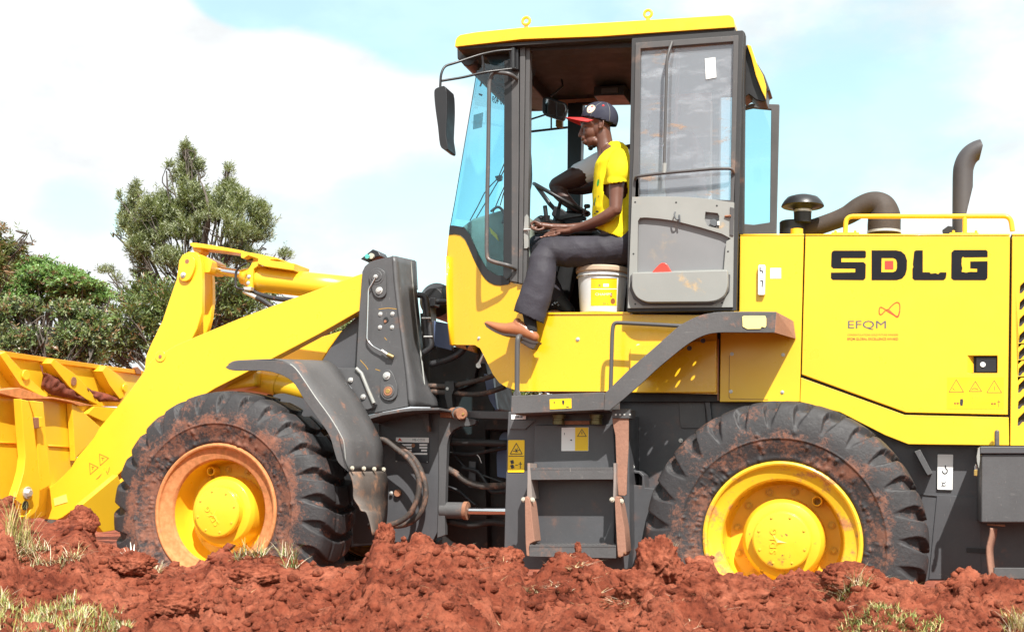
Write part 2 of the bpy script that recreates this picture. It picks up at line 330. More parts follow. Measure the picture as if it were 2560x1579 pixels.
def sweep(bm, P, rad, res=10, cap=True, flat=None):
    P = [Vector(p) for p in P]; m = len(P); rad = rad if isinstance(rad, (list, tuple)) else [rad] * m
    T = [(P[min(i + 1, m - 1)] - P[max(i - 1, 0)]).normalized() for i in range(m)]
    ref = Vector((0, 1, 0)) if abs(T[0].y) < 0.9 else Vector((1, 0, 0)); nrm = (ref - T[0] * ref.dot(T[0])).normalized(); rings = []
    for i in range(m):
        nrm = (nrm - T[i] * nrm.dot(T[i])).normalized(); bn = T[i].cross(nrm); r = rad[i]
        ra, rb = (r if isinstance(r, (tuple, list)) else (r, r))
        rings.append([bm.verts.new(P[i] + nrm * (math.cos(a) * ra) + bn * (math.sin(a) * rb)) for a in [2 * math.pi * k / res for k in range(res)]])
    for i in range(m - 1):
        for k in range(res): bm.faces.new((rings[i][k], rings[i][(k + 1) % res], rings[i + 1][(k + 1) % res], rings[i + 1][k]))
    if cap: bm.faces.new(rings[0][::-1]); bm.faces.new(rings[-1])
    return rings
def tube(name, pts, r, mat, parent=None, res=10, fillet=0.0, cap=True, closed=False):
    """pts: (px, py, w) triples; r in metres"""
    P = [L(*p) for p in pts]
    if fillet: P = [Vector(p) for p in fil(P, fillet, 6, closed=False)]
    if isinstance(r, (list, tuple)) and len(r) != len(P): r = [r[min(len(r) - 1, int(i * len(r) / len(P)))] for i in range(len(P))]
    bm = bmesh.new(); sweep(bm, P, r, res, cap); o = bm_obj(name, bm, mat, parent, smooth=True)
    if cap:
        md = o.modifiers.new('bevel', 'BEVEL'); md.width = 0.001; md.segments = 1; md.limit_method = 'ANGLE'; md.angle_limit = R(60); md.harden_normals = True
    return o
def tubec(name, pts, r, mat, parent=None, res=10, n=6):
    P = crv([tuple(L(*p)) for p in pts], n)
    if isinstance(r, (list, tuple)):
        k = len(r) - 1; m = len(P) - 1; r = [r[min(k, int(i / m * k))] + (r[min(k, int(i / m * k) + 1)] - r[min(k, int(i / m * k))]) * ((i / m * k) % 1) for i in range(m + 1)]
    bm = bmesh.new(); sweep(bm, P, r, res); return bm_obj(name, bm, mat, parent, smooth=True)
def lathe(name, prof, mat, parent=None, loc=(0, 0, 0), axis='Y', n=48, smooth=True, closed=False, bev=0.0):
    bm = bmesh.new(); rings = []
    for r, h in prof:
        if r < 1e-6: rings.append([bm.verts.new((0, h, 0) if axis == 'Y' else (0, 0, h))]); continue
        rings.append([bm.verts.new((r * math.cos(a), h, r * math.sin(a)) if axis == 'Y' else (r * math.cos(a), r * math.sin(a), h)) for a in [2 * math.pi * k / n for k in range(n)]])
    for i in range(len(rings) - 1):
        a, b = rings[i], rings[i + 1]
        for k in range(n):
            k2 = (k + 1) % n
            if len(a) == 1 and len(b) > 1: bm.faces.new((a[0], b[k2], b[k]))
            elif len(b) == 1 and len(a) > 1: bm.faces.new((a[k], a[k2], b[0]))
            elif len(a) > 1: bm.faces.new((a[k], a[k2], b[k2], b[k]))
    o = bm_obj(name, bm, mat, parent, smooth=smooth, loc=loc)
    if smooth:
        md = o.modifiers.new('bevel', 'BEVEL'); md.width = bev or 0.0025; md.segments = 2; md.limit_method = 'ANGLE'; md.angle_limit = R(32); md.harden_normals = True
    return o
def loft(name, rows, mat, parent=None, thick=0.006, smooth=True):
    bm = bmesh.new(); g = [[bm.verts.new(p) for p in row] for row in rows]
    for i in range(len(g) - 1):
        for k in range(len(g[0]) - 1): bm.faces.new((g[i][k], g[i][k + 1], g[i + 1][k + 1], g[i + 1][k]))
    o = bm_obj(name, bm, mat, parent, smooth=smooth)
    if thick:
        md = o.modifiers.new('solid', 'SOLIDIFY'); md.thickness = thick; md.offset = 0
    return o
_bm_cache = {}
def bolt_mesh(kind='hex'):
    if kind in _bm_cache: return _bm_cache[kind]
    bm = bmesh.new()
    def ring(r, y, n, ph=0): return [bm.verts.new((r * math.cos(2 * math.pi * k / n + ph), y, r * math.sin(2 * math.pi * k / n + ph))) for k in range(n)]
    def bridge(a, b):
        for k in range(len(a)): bm.faces.new((a[k], a[(k + 1) % len(a)], b[(k + 1) % len(b)], b[k]))
    w = ring(1.0, 0.05, 16); w2 = ring(1.0, -0.18, 16); w3 = ring(0.95, -0.22, 16); bridge(w, w2); bridge(w2, w3); bm.faces.new(w3)
    h = ring(0.66, -0.2, 6); h2 = ring(0.66, -0.62, 6); h3 = ring(0.52, -0.72, 6); bridge(h, h2); bridge(h2, h3); bm.faces.new(h3)
    bmesh.ops.recalc_face_normals(bm, faces=bm.faces); me = bpy.data.meshes.new('bolt'); bm.to_mesh(me); bm.free(); _bm_cache[kind] = me; return me
def bolt(px, py, w, rpx, parent, mat=None, name='bolt'):
    me = bolt_mesh(); mat = mat or m_zinc; key = ('b', mat.name)
    if key not in _bm_cache:
        m2 = me.copy(); m2.materials.append(mat); _bm_cache[key] = m2
    o = link(name, _bm_cache[key], None, parent); o.location = L(px, py, w); s = rpx * mpp(px, py, w); o.scale = (s, s, s); return o
def bolt_at(p, s, parent, mat):
    key = ('b', mat.name)
    if key not in _bm_cache:
        m2 = bolt_mesh().copy(); m2.materials.append(mat); _bm_cache[key] = m2
    o = link('bolt', _bm_cache[key], None, parent); o.location = p; o.scale = (s, s, s); return o
def disc(px, py, w, rpx, depth, mat, parent, name='pin', n=28):
    r = rpx * mpp(px, py, w); c = L(px, py, w)
    return lathe(name, [(0, -depth), (r * 0.93, -depth), (r, -depth + r * 0.08), (r, 0.001), (0, 0.001)], mat, parent, loc=c, n=n)
def stroke(bm, pts, wpx, w, closed=False, depth=0.0015):
    P = [Vector(p) for p in pts]; m = len(P)
    rng_ = range(m if closed else m - 1)
    for i in rng_:
        a, b = P[i], P[(i + 1) % m]; d = (b - a)
        if d.length < 1e-6: continue
        d.normalize(); nn = Vector((-d.y, d.x)) * (wpx / 2); e = d * (wpx * 0.25)
        vs = [bm.verts.new(L(q.x, q.y, w)) for q in (a - e + nn, b + e + nn, b + e - nn, a - e - nn)]
        bm.faces.new(vs)
def strokes(name, lines, wpx, w, mat, parent):
    bm = bmesh.new()
    for ln in lines: stroke(bm, ln[0], wpx, w, ln[1] if len(ln) > 1 else False)
    o = bm_obj(name, bm, mat, parent)
    if len(lines) > 1: o['kind'] = 'stuff'
    return o
def sheet_poly(name, polys, w, mat, parent, depth=0.0012):
    bm = bmesh.new()
    for pts in polys:
        a = [bm.verts.new(L(x, y, w)) for x, y in pts]; b = [bm.verts.new(v.co + Vector((0, depth, 0))) for v in a]; k = len(a)
        bm.faces.new(a)
        for i in range(k): bm.faces.new((a[i], b[i], b[(i + 1) % k], a[(i + 1) % k]))
    o = bm_obj(name, bm, mat, parent)
    if len(polys) > 1: o['kind'] = 'stuff'
    return o
def text(name, s, px, py, hpx, w, mat, parent, wpx=None, mirror=False, plane=None, bold=0.0):
    cu = bpy.data.curves.new('t', 'FONT'); cu.body = s; cu.size = 1.0; cu.resolution_u = 3; cu.offset = bold
    to = bpy.data.objects.new('t', cu); COL.objects.link(to); dg = bpy.context.evaluated_depsgraph_get(); me = bpy.data.meshes.new_from_object(to.evaluated_get(dg))
    bpy.data.objects.remove(to); me.name = name
    n = len(me.vertices); co = np.zeros(n * 3, np.float32); me.vertices.foreach_get('co', co); co = co.reshape(-1, 3)
    x0, x1 = co[:, 0].min(), co[:, 0].max(); y0, y1 = co[:, 1].min(), co[:, 1].max()
    wpx = wpx or hpx * (x1 - x0) / (y1 - y0); out = np.zeros((n, 3), np.float32)
    for i in range(n):
        fx = (co[i, 0] - x0) / (x1 - x0); fy = (co[i, 1] - y0) / (y1 - y0)
        if mirror: fx = 1 - fx
        X, Y = px + fx * wpx, py - fy * hpx
        if plane: X, Y = plane(X, Y)
        out[i] = L(X, Y, w(X) if callable(w) else w)
    me.vertices.foreach_set('co', out.reshape(-1)); me.materials.clear(); me.materials.append(mat); me.update()
    return link(name, me, None, parent)
# ================================================================== WHEEL LOADER
LD = empty('wheel_loader', label='big yellow and charcoal wheel loader standing on churned red soil with its cab door open', category='wheel loader')
LD.matrix_world = ROOT

# ------------------------------------------------------------------ wheels
def smooth01(x): x = np.clip(x, 0, 1); return x * x * (3 - 2 * x)
def tyre_mesh():
    prof = crv([(.075, .440), (.045, .455), (.030, .50), (.012, .555), (.004, .583), (.0, .60), (.004, .65), (.018, .71), (.04, .762), (.075, .795), (.14, .808), (.22, .812), (.30, .814)], 5)
    prof = [p for p in prof]; prof = prof + [(.60 - w, r) for w, r in prof[-2::-1]]
    PR = np.array(prof); m = len(PR); NL = 27; sub = 28; nt = NL * sub
    tg = np.gradient(PR, axis=0); tg /= np.linalg.norm(tg, axis=1)[:, None]; nrm = np.stack([-tg[:, 1], tg[:, 0]], 1)   # (w, r) outward
    th = np.arange(nt) * 2 * math.pi / nt
    W, Rr = PR[:, 0], PR[:, 1]; t = (W - .30) / .30
    ph = np.where(t < 0, 0.55 * (1 + t) + 0.10 * np.sin((t + 1) * 3.1), 0.55 * (1 - t) + 0.10 * np.sin((1 - t) * 3.1)); ph = np.clip(ph, 0, .66)
    hw = np.where(Rr > .79, .19 - .09 * (1 - np.abs(t)), .05 + .15 * smooth01((Rr - .64) / .13)); dep = .042 * smooth01((Rr - .635) / .12)
    fr = (th[:, None] * NL / (2 * math.pi) + ph[None, :] + 0.35 * np.sin(3 * th)[:, None] * .1) % 1.0; d = np.abs(fr - .5)
    mask = 1 - smooth01((d - hw[None, :]) / .035)
    cen = (1 - smooth01((np.abs(np.abs(t) - .33) - .018) / .02)) * (Rr > .79)          # circumferential cut between outer and centre blocks
    mask = np.maximum(mask, cen[None, :] * 0.45)
    ridge = .005 * np.exp(-((Rr - .585) / .006) ** 2) * (W < .3) + .004 * np.exp(-((Rr - .47) / .01) ** 2)
    mud = np.zeros((nt, m))
    rs = np.random.default_rng(3)
    for _ in range(150):                                   # caked lumps of mud on the sidewall
        a = rs.random() * 2 * math.pi; rr = .47 + abs(rs.normal()) * .05; s = .005 + rs.random() * .009
        da = (th - a + math.pi) % (2 * math.pi) - math.pi
        ii = np.where(np.abs(da) * rr < 3 * s)[0]; jj = np.where((np.abs(Rr - rr) < 3 * s) & (W < .3))[0]
        if len(ii) and len(jj): mud[np.ix_(ii, jj)] = np.maximum(mud[np.ix_(ii, jj)], np.exp(-((da[ii, None] * rr) ** 2 + (Rr[None, jj] - rr) ** 2) / s ** 2) * s * .9)
    wear = (1 + .12 * np.sin(th * 5 + 1) + .1 * np.sin(th * 11))[:, None]
    disp = -mask * dep[None, :] * wear + ridge[None, :] + mud
    w2 = W[None, :] + disp * nrm[None, :, 0]; r2 = Rr[None, :] + disp * nrm[None, :, 1]
    X = r2 * np.cos(th)[:, None]; Zz = r2 * np.sin(th)[:, None]
    V = np.stack([X, w2, Zz], -1).reshape(-1, 3)
    i = np.arange(nt)[:, None]; k = np.arange(m - 1)[None, :]; i2 = (i + 1) % nt
    Fc = np.stack([i * m + k, i * m + k + 1, i2 * m + k + 1, i2 * m + k], -1).reshape(-1, 4)
    me = np_mesh('tyre', V, Fc); at = me.attributes.new('groove', 'FLOAT', 'POINT')
    at.data.foreach_set('value', (np.clip(mask * (dep[None, :] / .042), 0, 1) + np.clip(mud / .008, 0, 1)).clip(0, 1.3).astype(np.float32).reshape(-1)); return me
def np_mesh(name, V, Fc, smooth=True):
    me = bpy.data.meshes.new(name); nv, nf, k = len(V), len(Fc), Fc.shape[1]
    me.vertices.add(nv); me.vertices.foreach_set('co', V.astype(np.float32).reshape(-1)); me.loops.add(nf * k); me.polygons.add(nf)
    me.loops.foreach_set('vertex_index', Fc.astype(np.int32).reshape(-1)); me.polygons.foreach_set('loop_start', np.arange(nf, dtype=np.int32) * k)
    me.polygons.foreach_set('loop_total', np.full(nf, k, np.int32)) if hasattr(me.polygons[0], 'loop_total') and False else None
    if smooth: me.polygons.foreach_set('use_smooth', np.ones(nf, bool))
    me.update(calc_edges=True); me.validate(); return me
ty_me = tyre_mesh(); ty_me.materials.append(m_tyre); ty_me2 = ty_me.copy(); ty_me2.materials.clear(); ty_me2.materials.append(m_tyref)
def wheel(px, py, rim_mat, flange_mat, rotdeg, front=False, flip=None):
    c = L(px, py, 0.0) if flip is None else Vector((flip.x, 2.76, flip.z))
    wh = empty('wheel', LD, c)
    if flip is not None: wh.rotation_euler = (0, 0, math.pi)
    ty = link('tyre', ty_me2 if front else ty_me, None, wh); ty.rotation_euler = (0, R(rotdeg), 0)
    lathe('rim_flange', [(.452, .085), (.456, .055), (.452, .036), (.440, .030), (.428, .036), (.424, .052), (.414, .060), (.392, .066), (.370, .074), (.352, .080), (.344, .090), (.342, .105)], flange_mat, wh, n=72)
    lathe('rim', [(.345, .09), (.345, .13), (.342, .20), (.336, .265), (.320, .288), (.235, .296), (.20, .298), (.0, .298)], rim_mat, wh, n=72)
    hx = -.012 if not front else 0
    lathe('hub', [(.240, .298), (.236, .165), (.232, .150), (.215, .128), (.19, .120), (.172, .118), (.0, .118)], rim_mat, wh, n=56)
    lathe('hub_cap', [(.166, .122), (.166, .066), (.162, .058), (.150, .054), (.0, .053)], rim_mat, wh, n=56)
    for k in range(12):
        a = R(rotdeg + 15 + 30 * k); bolt_at(Vector(((.285) * math.cos(a), .286, .285 * math.sin(a))), .023, wh, m_bolty)
    for k in range(8):
        a = R(rotdeg * 1.3 + 20 + 45 * k); bolt_at(Vector((.138 * math.cos(a), .056, .138 * math.sin(a))), .010, wh, m_bolty)
    if flip is None:
        # valve well: a short socket set in the dish
        a = R(50 if not front else 118); vc = Vector((.295 * math.cos(a), .21, .30 * math.sin(a)))
        lathe('valve_socket', [(.030, .06), (.030, -.02), (.026, -.024), (.022, -.02), (.022, .05)], rim_mat, wh, loc=vc, n=24)
        # cast lettering and arrow star on the hub cap
        rot = R(-90 if not front else -52)
        def cp(x, z): return (x * math.cos(rot) - z * math.sin(rot), x * math.sin(rot) + z * math.cos(rot))
        cu = bpy.data.curves.new('t', 'FONT'); cu.body = 'SDLG'; cu.size = .052; cu.extrude = .0022; cu.space_character = 1.25
        to = bpy.data.objects.new('t', cu); COL.objects.link(to); me = bpy.data.meshes.new_from_object(to.evaluated_get(bpy.context.evaluated_depsgraph_get())); bpy.data.objects.remove(to)
        for v in me.vertices:
            x, z = v.co.x - .078, v.co.y + (.030 if not front else .022); q = cp(-x, -z) if not front else cp(-x, -z); v.co = Vector((q[0], .0515 - v.co.z, q[1]))
        me.materials.clear(); me.materials.append(rim_mat); link('cast_lettering', me, None, wh)
        bm = bmesh.new(); c0 = Vector(cp(0.012, -0.025)); ang0 = R(0) if not front else R(-55); pts = []
        for k in range(6):
            rr = .058 if k % 2 == 0 else .016; a = ang0 + math.pi * k / 3; pts.append((c0.x + rr * math.cos(a), c0.y + rr * math.sin(a)))
        va = [bm.verts.new((x, .0535, z)) for x, z in pts]; ce = bm.verts.new((c0.x, .046, c0.y))
        for k in range(6): bm.faces.new((va[k], va[(k + 1) % 6], ce))
        bm_obj('cast_star', bm, rim_mat, wh)
        lathe('hub_lip', [(.160, .062), (.168, .0635), (.168, .07)], rim_mat, wh, n=56)
    return wh
RW = wheel(1952, 1351, m_yelw, m_yelr, 4)
FW = wheel(529, 1279, m_yel, m_yeld, -3, front=True)
wheel(0, 0, m_yelw, m_yelw, 17, flip=RW.location); wheel(0, 0, m_yel, m_yeld, 22, front=True, flip=FW.location)
for q, wv in ((RW, 1.38), (FW, 1.38)):
    ax = lathe('axle', [(.0, -1.1), (.10, -1.1), (.12, -.9), (.12, -.3), (.24, -.18), (.24, .18), (.12, .3), (.12, .9), (.10, 1.1), (0, 1.1)], m_blkd, LD, loc=Vector((q.location.x, 1.38, q.location.z)), n=24)

# ------------------------------------------------------------------ hood (engine cover)
HD = plate('hood_core', S((1800, 596), (2900, 598), (2900, 1108), (2271, 1104), (2212, 1080), (2100, 1022), (1806, 996)), .535, 2.20, m_blkd, LD)
hp_hole = M((1240, 780), (1440, 780), (1440, 897), (1240, 897))
hd = plate('hood_door', S((2013.5, 590), (2525, 590), (2519.5, 1036), (2264, 1030.5), (2004, 935.5)), .500, .535, m_yel, LD, holes=[hp_hole], bev=.004)
hf = plate('hood_panel', S((1850, 588), (2009.5, 588), (1999.2, 1004), (1799, 1004), (1802, 778), (1848, 778)), .500, .535, m_yel, LD, bev=.005)
plate('hood_skirt', S((2002, 943), (2262, 1036.6), (2522, 1042.5), (2523, 1113), (2271, 1110), (2212, 1087), (2100, 1030), (2000, 1004)), .500, .535, m_yel, LD, bev=.004)
vents = []
for k in range(9):
    y = 310 + k * 111.5; sh = -k * 1.7
    vents.append(M((1594 + sh, y), (1640 + sh, y - 46), (1980 + sh, y - 46 - 4), (1980 + sh, y + 18), (1622 + sh, y + 25), (1604 + sh, y + 48), (1590 + sh, y + 50)))
hv = plate('hood_vent_panel', S((2530.5, 590), (2900, 590), (2900, 1114), (2525.5, 1113)), .500, .53, m_yel, LD, holes=vents, bev=.003)
for k in range(9):
    y = 310 + k * 111.5; sh = -k * 1.7
    loft('vent_slat', [[L(*M((1585 + sh, y + 58))[0], .512), L(*M((1990 + sh, y + 48))[0], .512)], [L(*M((1585 + sh, y + 14))[0], .545), L(*M((1990 + sh, y + 4))[0], .545)]], m_blk, hv, .003, False)
# rolled top edges of the hood
for x0, x1, nm in ((1850, 2009.5, hf), (2013.5, 2525, hd), (2530.5, 2900, hv)):
    y = 589; a0, a1 = L(x0, y, .5), L(x1, y, .5); rows = []
    for k in range(7):
        t = k / 6 * math.pi / 2; r_ = .045; rows.append([a + Vector((0, r_ * (1 - math.cos(t)), r_ * math.sin(t) * .35)) for a in (a0, a1)])
    rows.append([a + Vector((0, 1.7, .02)) for a in (a0, a1)])
    loft('hood_top', rows, m_yel, nm, .004)
# door latch recess
plate('latch_recess', M((1236, 776), (1444, 776), (1444, 901), (1236, 901)), .553, .56, m_yel, hd, bev=0)
for q in (((1240, 780), (1295, 786)), ):
    loft('latch_cheek', [[L(*M((1238, 780))[0], .502), L(*M((1238, 897))[0], .502)], [L(*M((1298, 786))[0], .552), L(*M((1298, 892))[0], .552)]], m_yel, hd, .002, False)
plate('latch', M((1297, 788), (1436, 788), (1436, 891), (1297, 891)), .515, .545, m_blk, hd, bev=.003)
disc(*M((1342, 840))[0], .515, 6.5, .006, m_wht, hd, 'lock_button')
# lettering S D L G (traced outlines, applied film)
def kk(*p): return K(*p)
Spoly = kk((850, 932), (862, 926), (1095, 926), (1103, 934), (1103, 973), (1095, 982), (917, 982), (917, 1013), (1085, 1013), (1102, 1028), (1100, 1132), (1085, 1149), (852, 1147), (839, 1135), (839, 1092), (1023, 1090), (1023, 1062), (855, 1060), (840, 1045), (843, 945))
Dout = kk((1146, 924), (1330, 924), (1370, 932), (1400, 958), (1414, 1000), (1412, 1070), (1400, 1110), (1375, 1138), (1335, 1149), (1146, 1149))
Din = kk((1222, 982), (1310, 982), (1330, 992), (1338, 1015), (1338, 1055), (1328, 1080), (1308, 1089), (1220, 1089))
Lpoly = kk((1468, 934), (1480, 924), (1533, 924), (1533, 1089), (1585, 1090), (1592, 1100), (1630, 1096), (1650, 1104), (1662, 1090), (1711, 1090), (1712, 1105), (1706, 1135), (1690, 1149), (1470, 1149), (1455, 1135), (1455, 1060), (1462, 1052), (1458, 1028))
Gpoly = kk((1770, 921), (2010, 921), (2023, 932), (2023, 975), (1850, 977), (1835, 972), (1828, 985), (1826, 1030), (1832, 1060), (1826, 1086), (1860, 1092), (1890, 1086), (1944, 1087), (1944, 1062), (1892, 1060), (1892, 1008), (2023, 1006), (2022, 1132), (2008, 1149), (1765, 1149), (1748, 1135), (1750, 940))
for nm_, pl_ in (('letter_s', Spoly), ('letter_l', Lpoly), ('letter_g', Gpoly)): sheet_poly(nm_, [pl_], .4985, m_logo, hd)
dl = plate('letter_d', Dout, .4985, .4999, m_logo, hd, holes=[Din], bev=0)
plate('red_square', kk((1246, 1003), (1310, 1003), (1310, 1067), (1246, 1067)), .4984, .4999, m_red, hd, bev=0)
rb = crv(M((700, 480), (675, 462), (652, 452), (643, 470), (645, 498), (660, 500), (685, 475), (705, 470), (740, 500), (765, 515), (778, 490), (782, 455), (778, 428), (762, 420), (742, 430), (722, 448), (705, 468)), 4)
strokes('ribbon_emblem', [(rb,)], 2.8, .4985, m_orp, hd)
strokes('ribbon_emblem', [(crv(M((700, 480), (740, 504), (768, 518), (782, 480)), 4),)], 2.4, .4982, m_red, hd)
text('award_lettering', 'EFQM', *M((432, 604))[0], 22.5, .4985, m_slate, hd, wpx=95)
text('award_lettering', 'CONGRATULATIONS GOLD FUTURE WINNERS', *M((428, 645))[0], 5.0, .4985, m_orp, hd, wpx=127)
text('award_lettering', 'EFQM GLOBAL EXCELLENCE AWARD', *M((428, 678))[0], 7.6, .4985, m_brn, hd, wpx=127, bold=.012)
# warning triangles and pictograms near the latch
def tri(cx, by, hw, h): return M((cx, by - h), (cx + hw, by), (cx - hw, by))
wl_ = [(tri(1163, 1024, 49, 84), True), (tri(1292, 1020, 42, 68), True), (tri(1419, 1028, 50, 82), True),
       (M((1138, 998), (1146, 1006), (1150, 1012)),), (crv(M((1268, 1008), (1280, 1000), (1300, 1002), (1308, 1008)), 3),), (M((1424, 985), (1419, 1012)),),
       (M((1148, 1101), (1180, 1101)),), (M((1158, 1094), (1148, 1101), (1158, 1108)),), (M((1170, 1094), (1180, 1101), (1170, 1108)),),
       (M((1398, 1103), (1430, 1103)),), (M((1408, 1096), (1398, 1103), (1408, 1110)),), (M((1420, 1096), (1430, 1103), (1420, 1110)),), (M((1450, 1078), (1450, 1124)),), (M((1440, 1090), (1460, 1090)),)]
wp = plate('warning_label', M((1100, 925), (1484, 925), (1484, 1140), (1100, 1140)), .4988, .4998, m_lyel, hd, bev=0)
strokes('warning_pictogram', wl_, 1.5, .4980, m_brn, wp)
sheet_poly('warning_pictogram', [M((1190, 1072), (1206, 1070), (1210, 1085), (1206, 1115), (1192, 1118), (1187, 1100))], .4980, m_ink, wp)
for k in range(8):
    a = k * math.pi / 4; sheet_poly('warning_pictogram', [M((1290 + 26 * math.cos(a) - 2, 1083 + 24 * math.sin(a) - 3), (1290 + 26 * math.cos(a) + 3, 1083 + 24 * math.sin(a)), (1290 + 26 * math.cos(a), 1083 + 24 * math.sin(a) + 3))], .4980, m_brn, wp)
# handle strip + white sticker on the front panel
plate('hood_catch', kk((288, 1040), (296, 1032), (336, 1032), (343, 1040), (338, 1255), (330, 1262), (292, 1262), (286, 1254)), .47, .5, m_wht, hf, bev=.004)
strokes('catch_mark', [(kk((303, 1055), (303, 1080), (320, 1080), (322, 1095)),), (kk((306, 1155), (322, 1155), (318, 1200)),)], 3, .4695, m_ink, hf)
plate('white_sticker', kk((380, 1057), (462, 1057), (462, 1137), (380, 1137)), .4985, .4998, m_wht, hf, bev=0)
for p in Q5((1275, 683), (1880, 692), (1262, 1125), (1870, 1132)): bolt(*p, .499, 4.6, hf)
strokes('panel_seam', [(Q5((1245, 700), (1240, 1190), (1255, 1210), (1700, 1220)),)], 1.3, .4985, m_brn, hf)
# rear frame (chassis) side
ch = plate('chassis', S((1520, 990), (1800, 1000), (2100, 1015), (2212, 1080), (2271, 1106), (2900, 1110), (2900, 1447), (2320, 1450), (2100, 1560), (1800, 1560), (1600, 1470), (1500, 1420), (1500, 1000)), .61, .70, m_gryc, LD)
plate('chassis_plate', S((2235, 1230), (2452, 1243), (2452, 1447), (2322, 1447), (2342, 1240)), .602, .61, m_gryc, LD, bev=.002)
plate('chassis_core', S((1620, 1010), (2880, 1120), (2880, 1430), (2100, 1430), (1620, 1400)), .72, 2.1, m_blkd, LD)
plate('step_bracket', P6((240, 246), (282, 232), (372, 402), (335, 415), (322, 398)), .45, .61, m_gry, LD, bev=.004)
lw = plate('lifting_label', fil(P6((404, 266), (513, 268), (509, 515), (402, 512)), 2), .595, .601, m_wht, LD, bev=0)
strokes('hook_symbol', [(crv(P6((458, 345), (460, 362), (472, 378), (468, 396), (452, 402), (440, 392), (438, 384)), 5),)], 2.6, .5935, m_ink, lw)
strokes('hook_symbol', [(P6((432, 462), (450, 470), (460, 460)),), (P6((440, 468), (438, 480), (448, 488), (462, 484)),), (P6((432, 490), (442, 485)),)], 1.6, .5935, m_ink, lw)
tb = plate('tool_box', S((2452.5, 1134), (2900, 1134), (2900, 1306), (2452.5, 1306)), .22, .65, m_gry, LD, bev=.010, seg=3)
plate('tool_box_lid', S((2450, 1115), (2900, 1115), (2900, 1133.5), (2450, 1133.5)), .205, .655, m_gryc, tb, bev=.006)
plate('hasp', P6((688, 225), (700, 215), (702, 300), (694, 368), (680, 318), (678, 280)), .20, .215, m_lin, tb, bev=.001)
tube('padlock_shackle', [(*P6((667, 378))[0], .21), (*P6((667, 350))[0], .21), (*P6((672, 338))[0], .21), (*P6((679, 350))[0], .21), (*P6((679, 378))[0], .21)], .0035, m_chr, tb, 6)
plate('padlock', P6((660, 374), (684, 374), (682, 418), (660, 416)), .195, .225, m_gold, tb, bev=.002)
tube('grab_loop', [(2491, 1113, .45), (2491, 1080, .45), (2493.5, 1078, .45), (2493.5, 1113, .45)], .011, m_frm, LD, 8, fillet=.01)
st = loft('step_strap', [[L(x, y, .24), L(x + 14, y + 1, .30)] for x, y in crv(P6((778, 782), (770, 840), (750, 930), (755, 1020), (770, 1135)), 4)], m_strap, LD, .012)
plate('step', P6((800, 1062), (1400, 1066), (1400, 1140), (798, 1138)), .16, .20, m_gryd, LD, bev=.003)
plate('frame_slot', P6((608, 920), (748, 926), (748, 962), (608, 954)), .595, .602, m_blk, LD, bev=.001)
tube('strap_bolt', [(*P6((752, 757))[0], .27), (*P6((878, 765))[0], .27)], .006, m_rust, LD, 8)

# things on the hood
pc = L(2006.5, 545, 1.0)
s_ = mpp(2006, 520, 1.0)
lathe('air_precleaner', [(0, 30), (20, 29), (38, 23), (46, 14), (51, 6), (52.5, 1), (50, -1), (42, 1), (26, -4), (22, -8), (21, -40), (0, -40)], m_blk, LD, loc=L(2006.5, 517, 1.0), axis='Z', n=40).scale = (s_, s_, s_)
lathe('clamp_ring', [(21.5, -3), (22.5, -3), (22.5, 3), (21.5, 3)], m_zinc, LD, loc=L(2006.5, 528, 1.0), axis='Z', n=32).scale = (s_, s_, s_)
lathe('air_filter_base', [(0, 17), (28, 17), (31, 14), (31, -20), (0, -20)], m_blk, LD, loc=L(1980, 570, 1.05), axis='Z', n=32).scale = (s_, s_, s_)
lathe('filler_neck', [(0, 7), (15, 7), (15, -10), (0, -10)], m_yel, LD, loc=L(1992, 580, .8), axis='Z', n=24).scale = (s_, s_, s_)
mm_ = mpp(2100, 560, 1.15)
du = [(*p, 1.15) for p in K((560, 790), (700, 755), (850, 705), (960, 660), (1060, 600), (1150, 575), (1215, 600), (1240, 665), (1240, 740), (1240, 800))]
tubec('air_duct', du, [x * mm_ for x in (20, 22, 22.5, 24, 27, 31, 36, 39, 39.5, 39.5)], m_duct, LD, 28, 8)
lathe('duct_clamp', [(39.8, -3), (41, -3), (41, 3), (39.8, 3)], m_zinc, LD, loc=L(*K((1240, 790))[0], 1.15), axis='Z', n=40).scale = (mm_,) * 3
ex = [(*p, 1.3) for p in K((1833, 830), (1833, 700), (1834, 520), (1836, 350), (1844, 290), (1866, 235), (1900, 195), (1945, 168), (1985, 155))]
me_ = mpp(2406, 500, 1.3)
eo = tubec('exhaust_pipe', ex, 24.2 * me_, m_exh, LD, 28, 6)
# cut the mouth obliquely and open it
bm = bmesh.new(); bm.from_mesh(eo.data); pA = L(*K((1998, 88))[0], 1.3); pB = L(*K((1962, 236))[0], 1.3); dd = (pB - pA).normalized(); nn = Vector((-dd.z, 0, dd.x)); nn = nn if nn.x > 0 else -nn
bmesh.ops.bisect_plane(bm, geom=bm.verts[:] + bm.edges[:] + bm.faces[:], plane_co=pA, plane_no=nn, clear_outer=True); bm.to_mesh(eo.data); bm.free()
sm = eo.modifiers.new('wall', 'SOLIDIFY'); sm.thickness = .006
plate('flap_bracket', K((1680, 770), (1725, 738), (1755, 742), (1765, 775), (1740, 800), (1690, 800)), 1.22, 1.27, m_blk, LD, bev=.004)
hr = tube('hood_handrail', [(*K((948, 790))[0], .66), (*K((952, 668))[0], .66), (*K((2195, 666))[0], .66), (*K((2212, 780))[0], .66)], 6.1 * mpp(2300, 540, .66), m_yel, LD, 12, fillet=.10)
tube('rail_post', [(*K((1850, 668))[0], .66), (*K((1850, 800))[0], .66)], 5.6 * mpp(2300, 540, .66), m_yel, hr, 12)
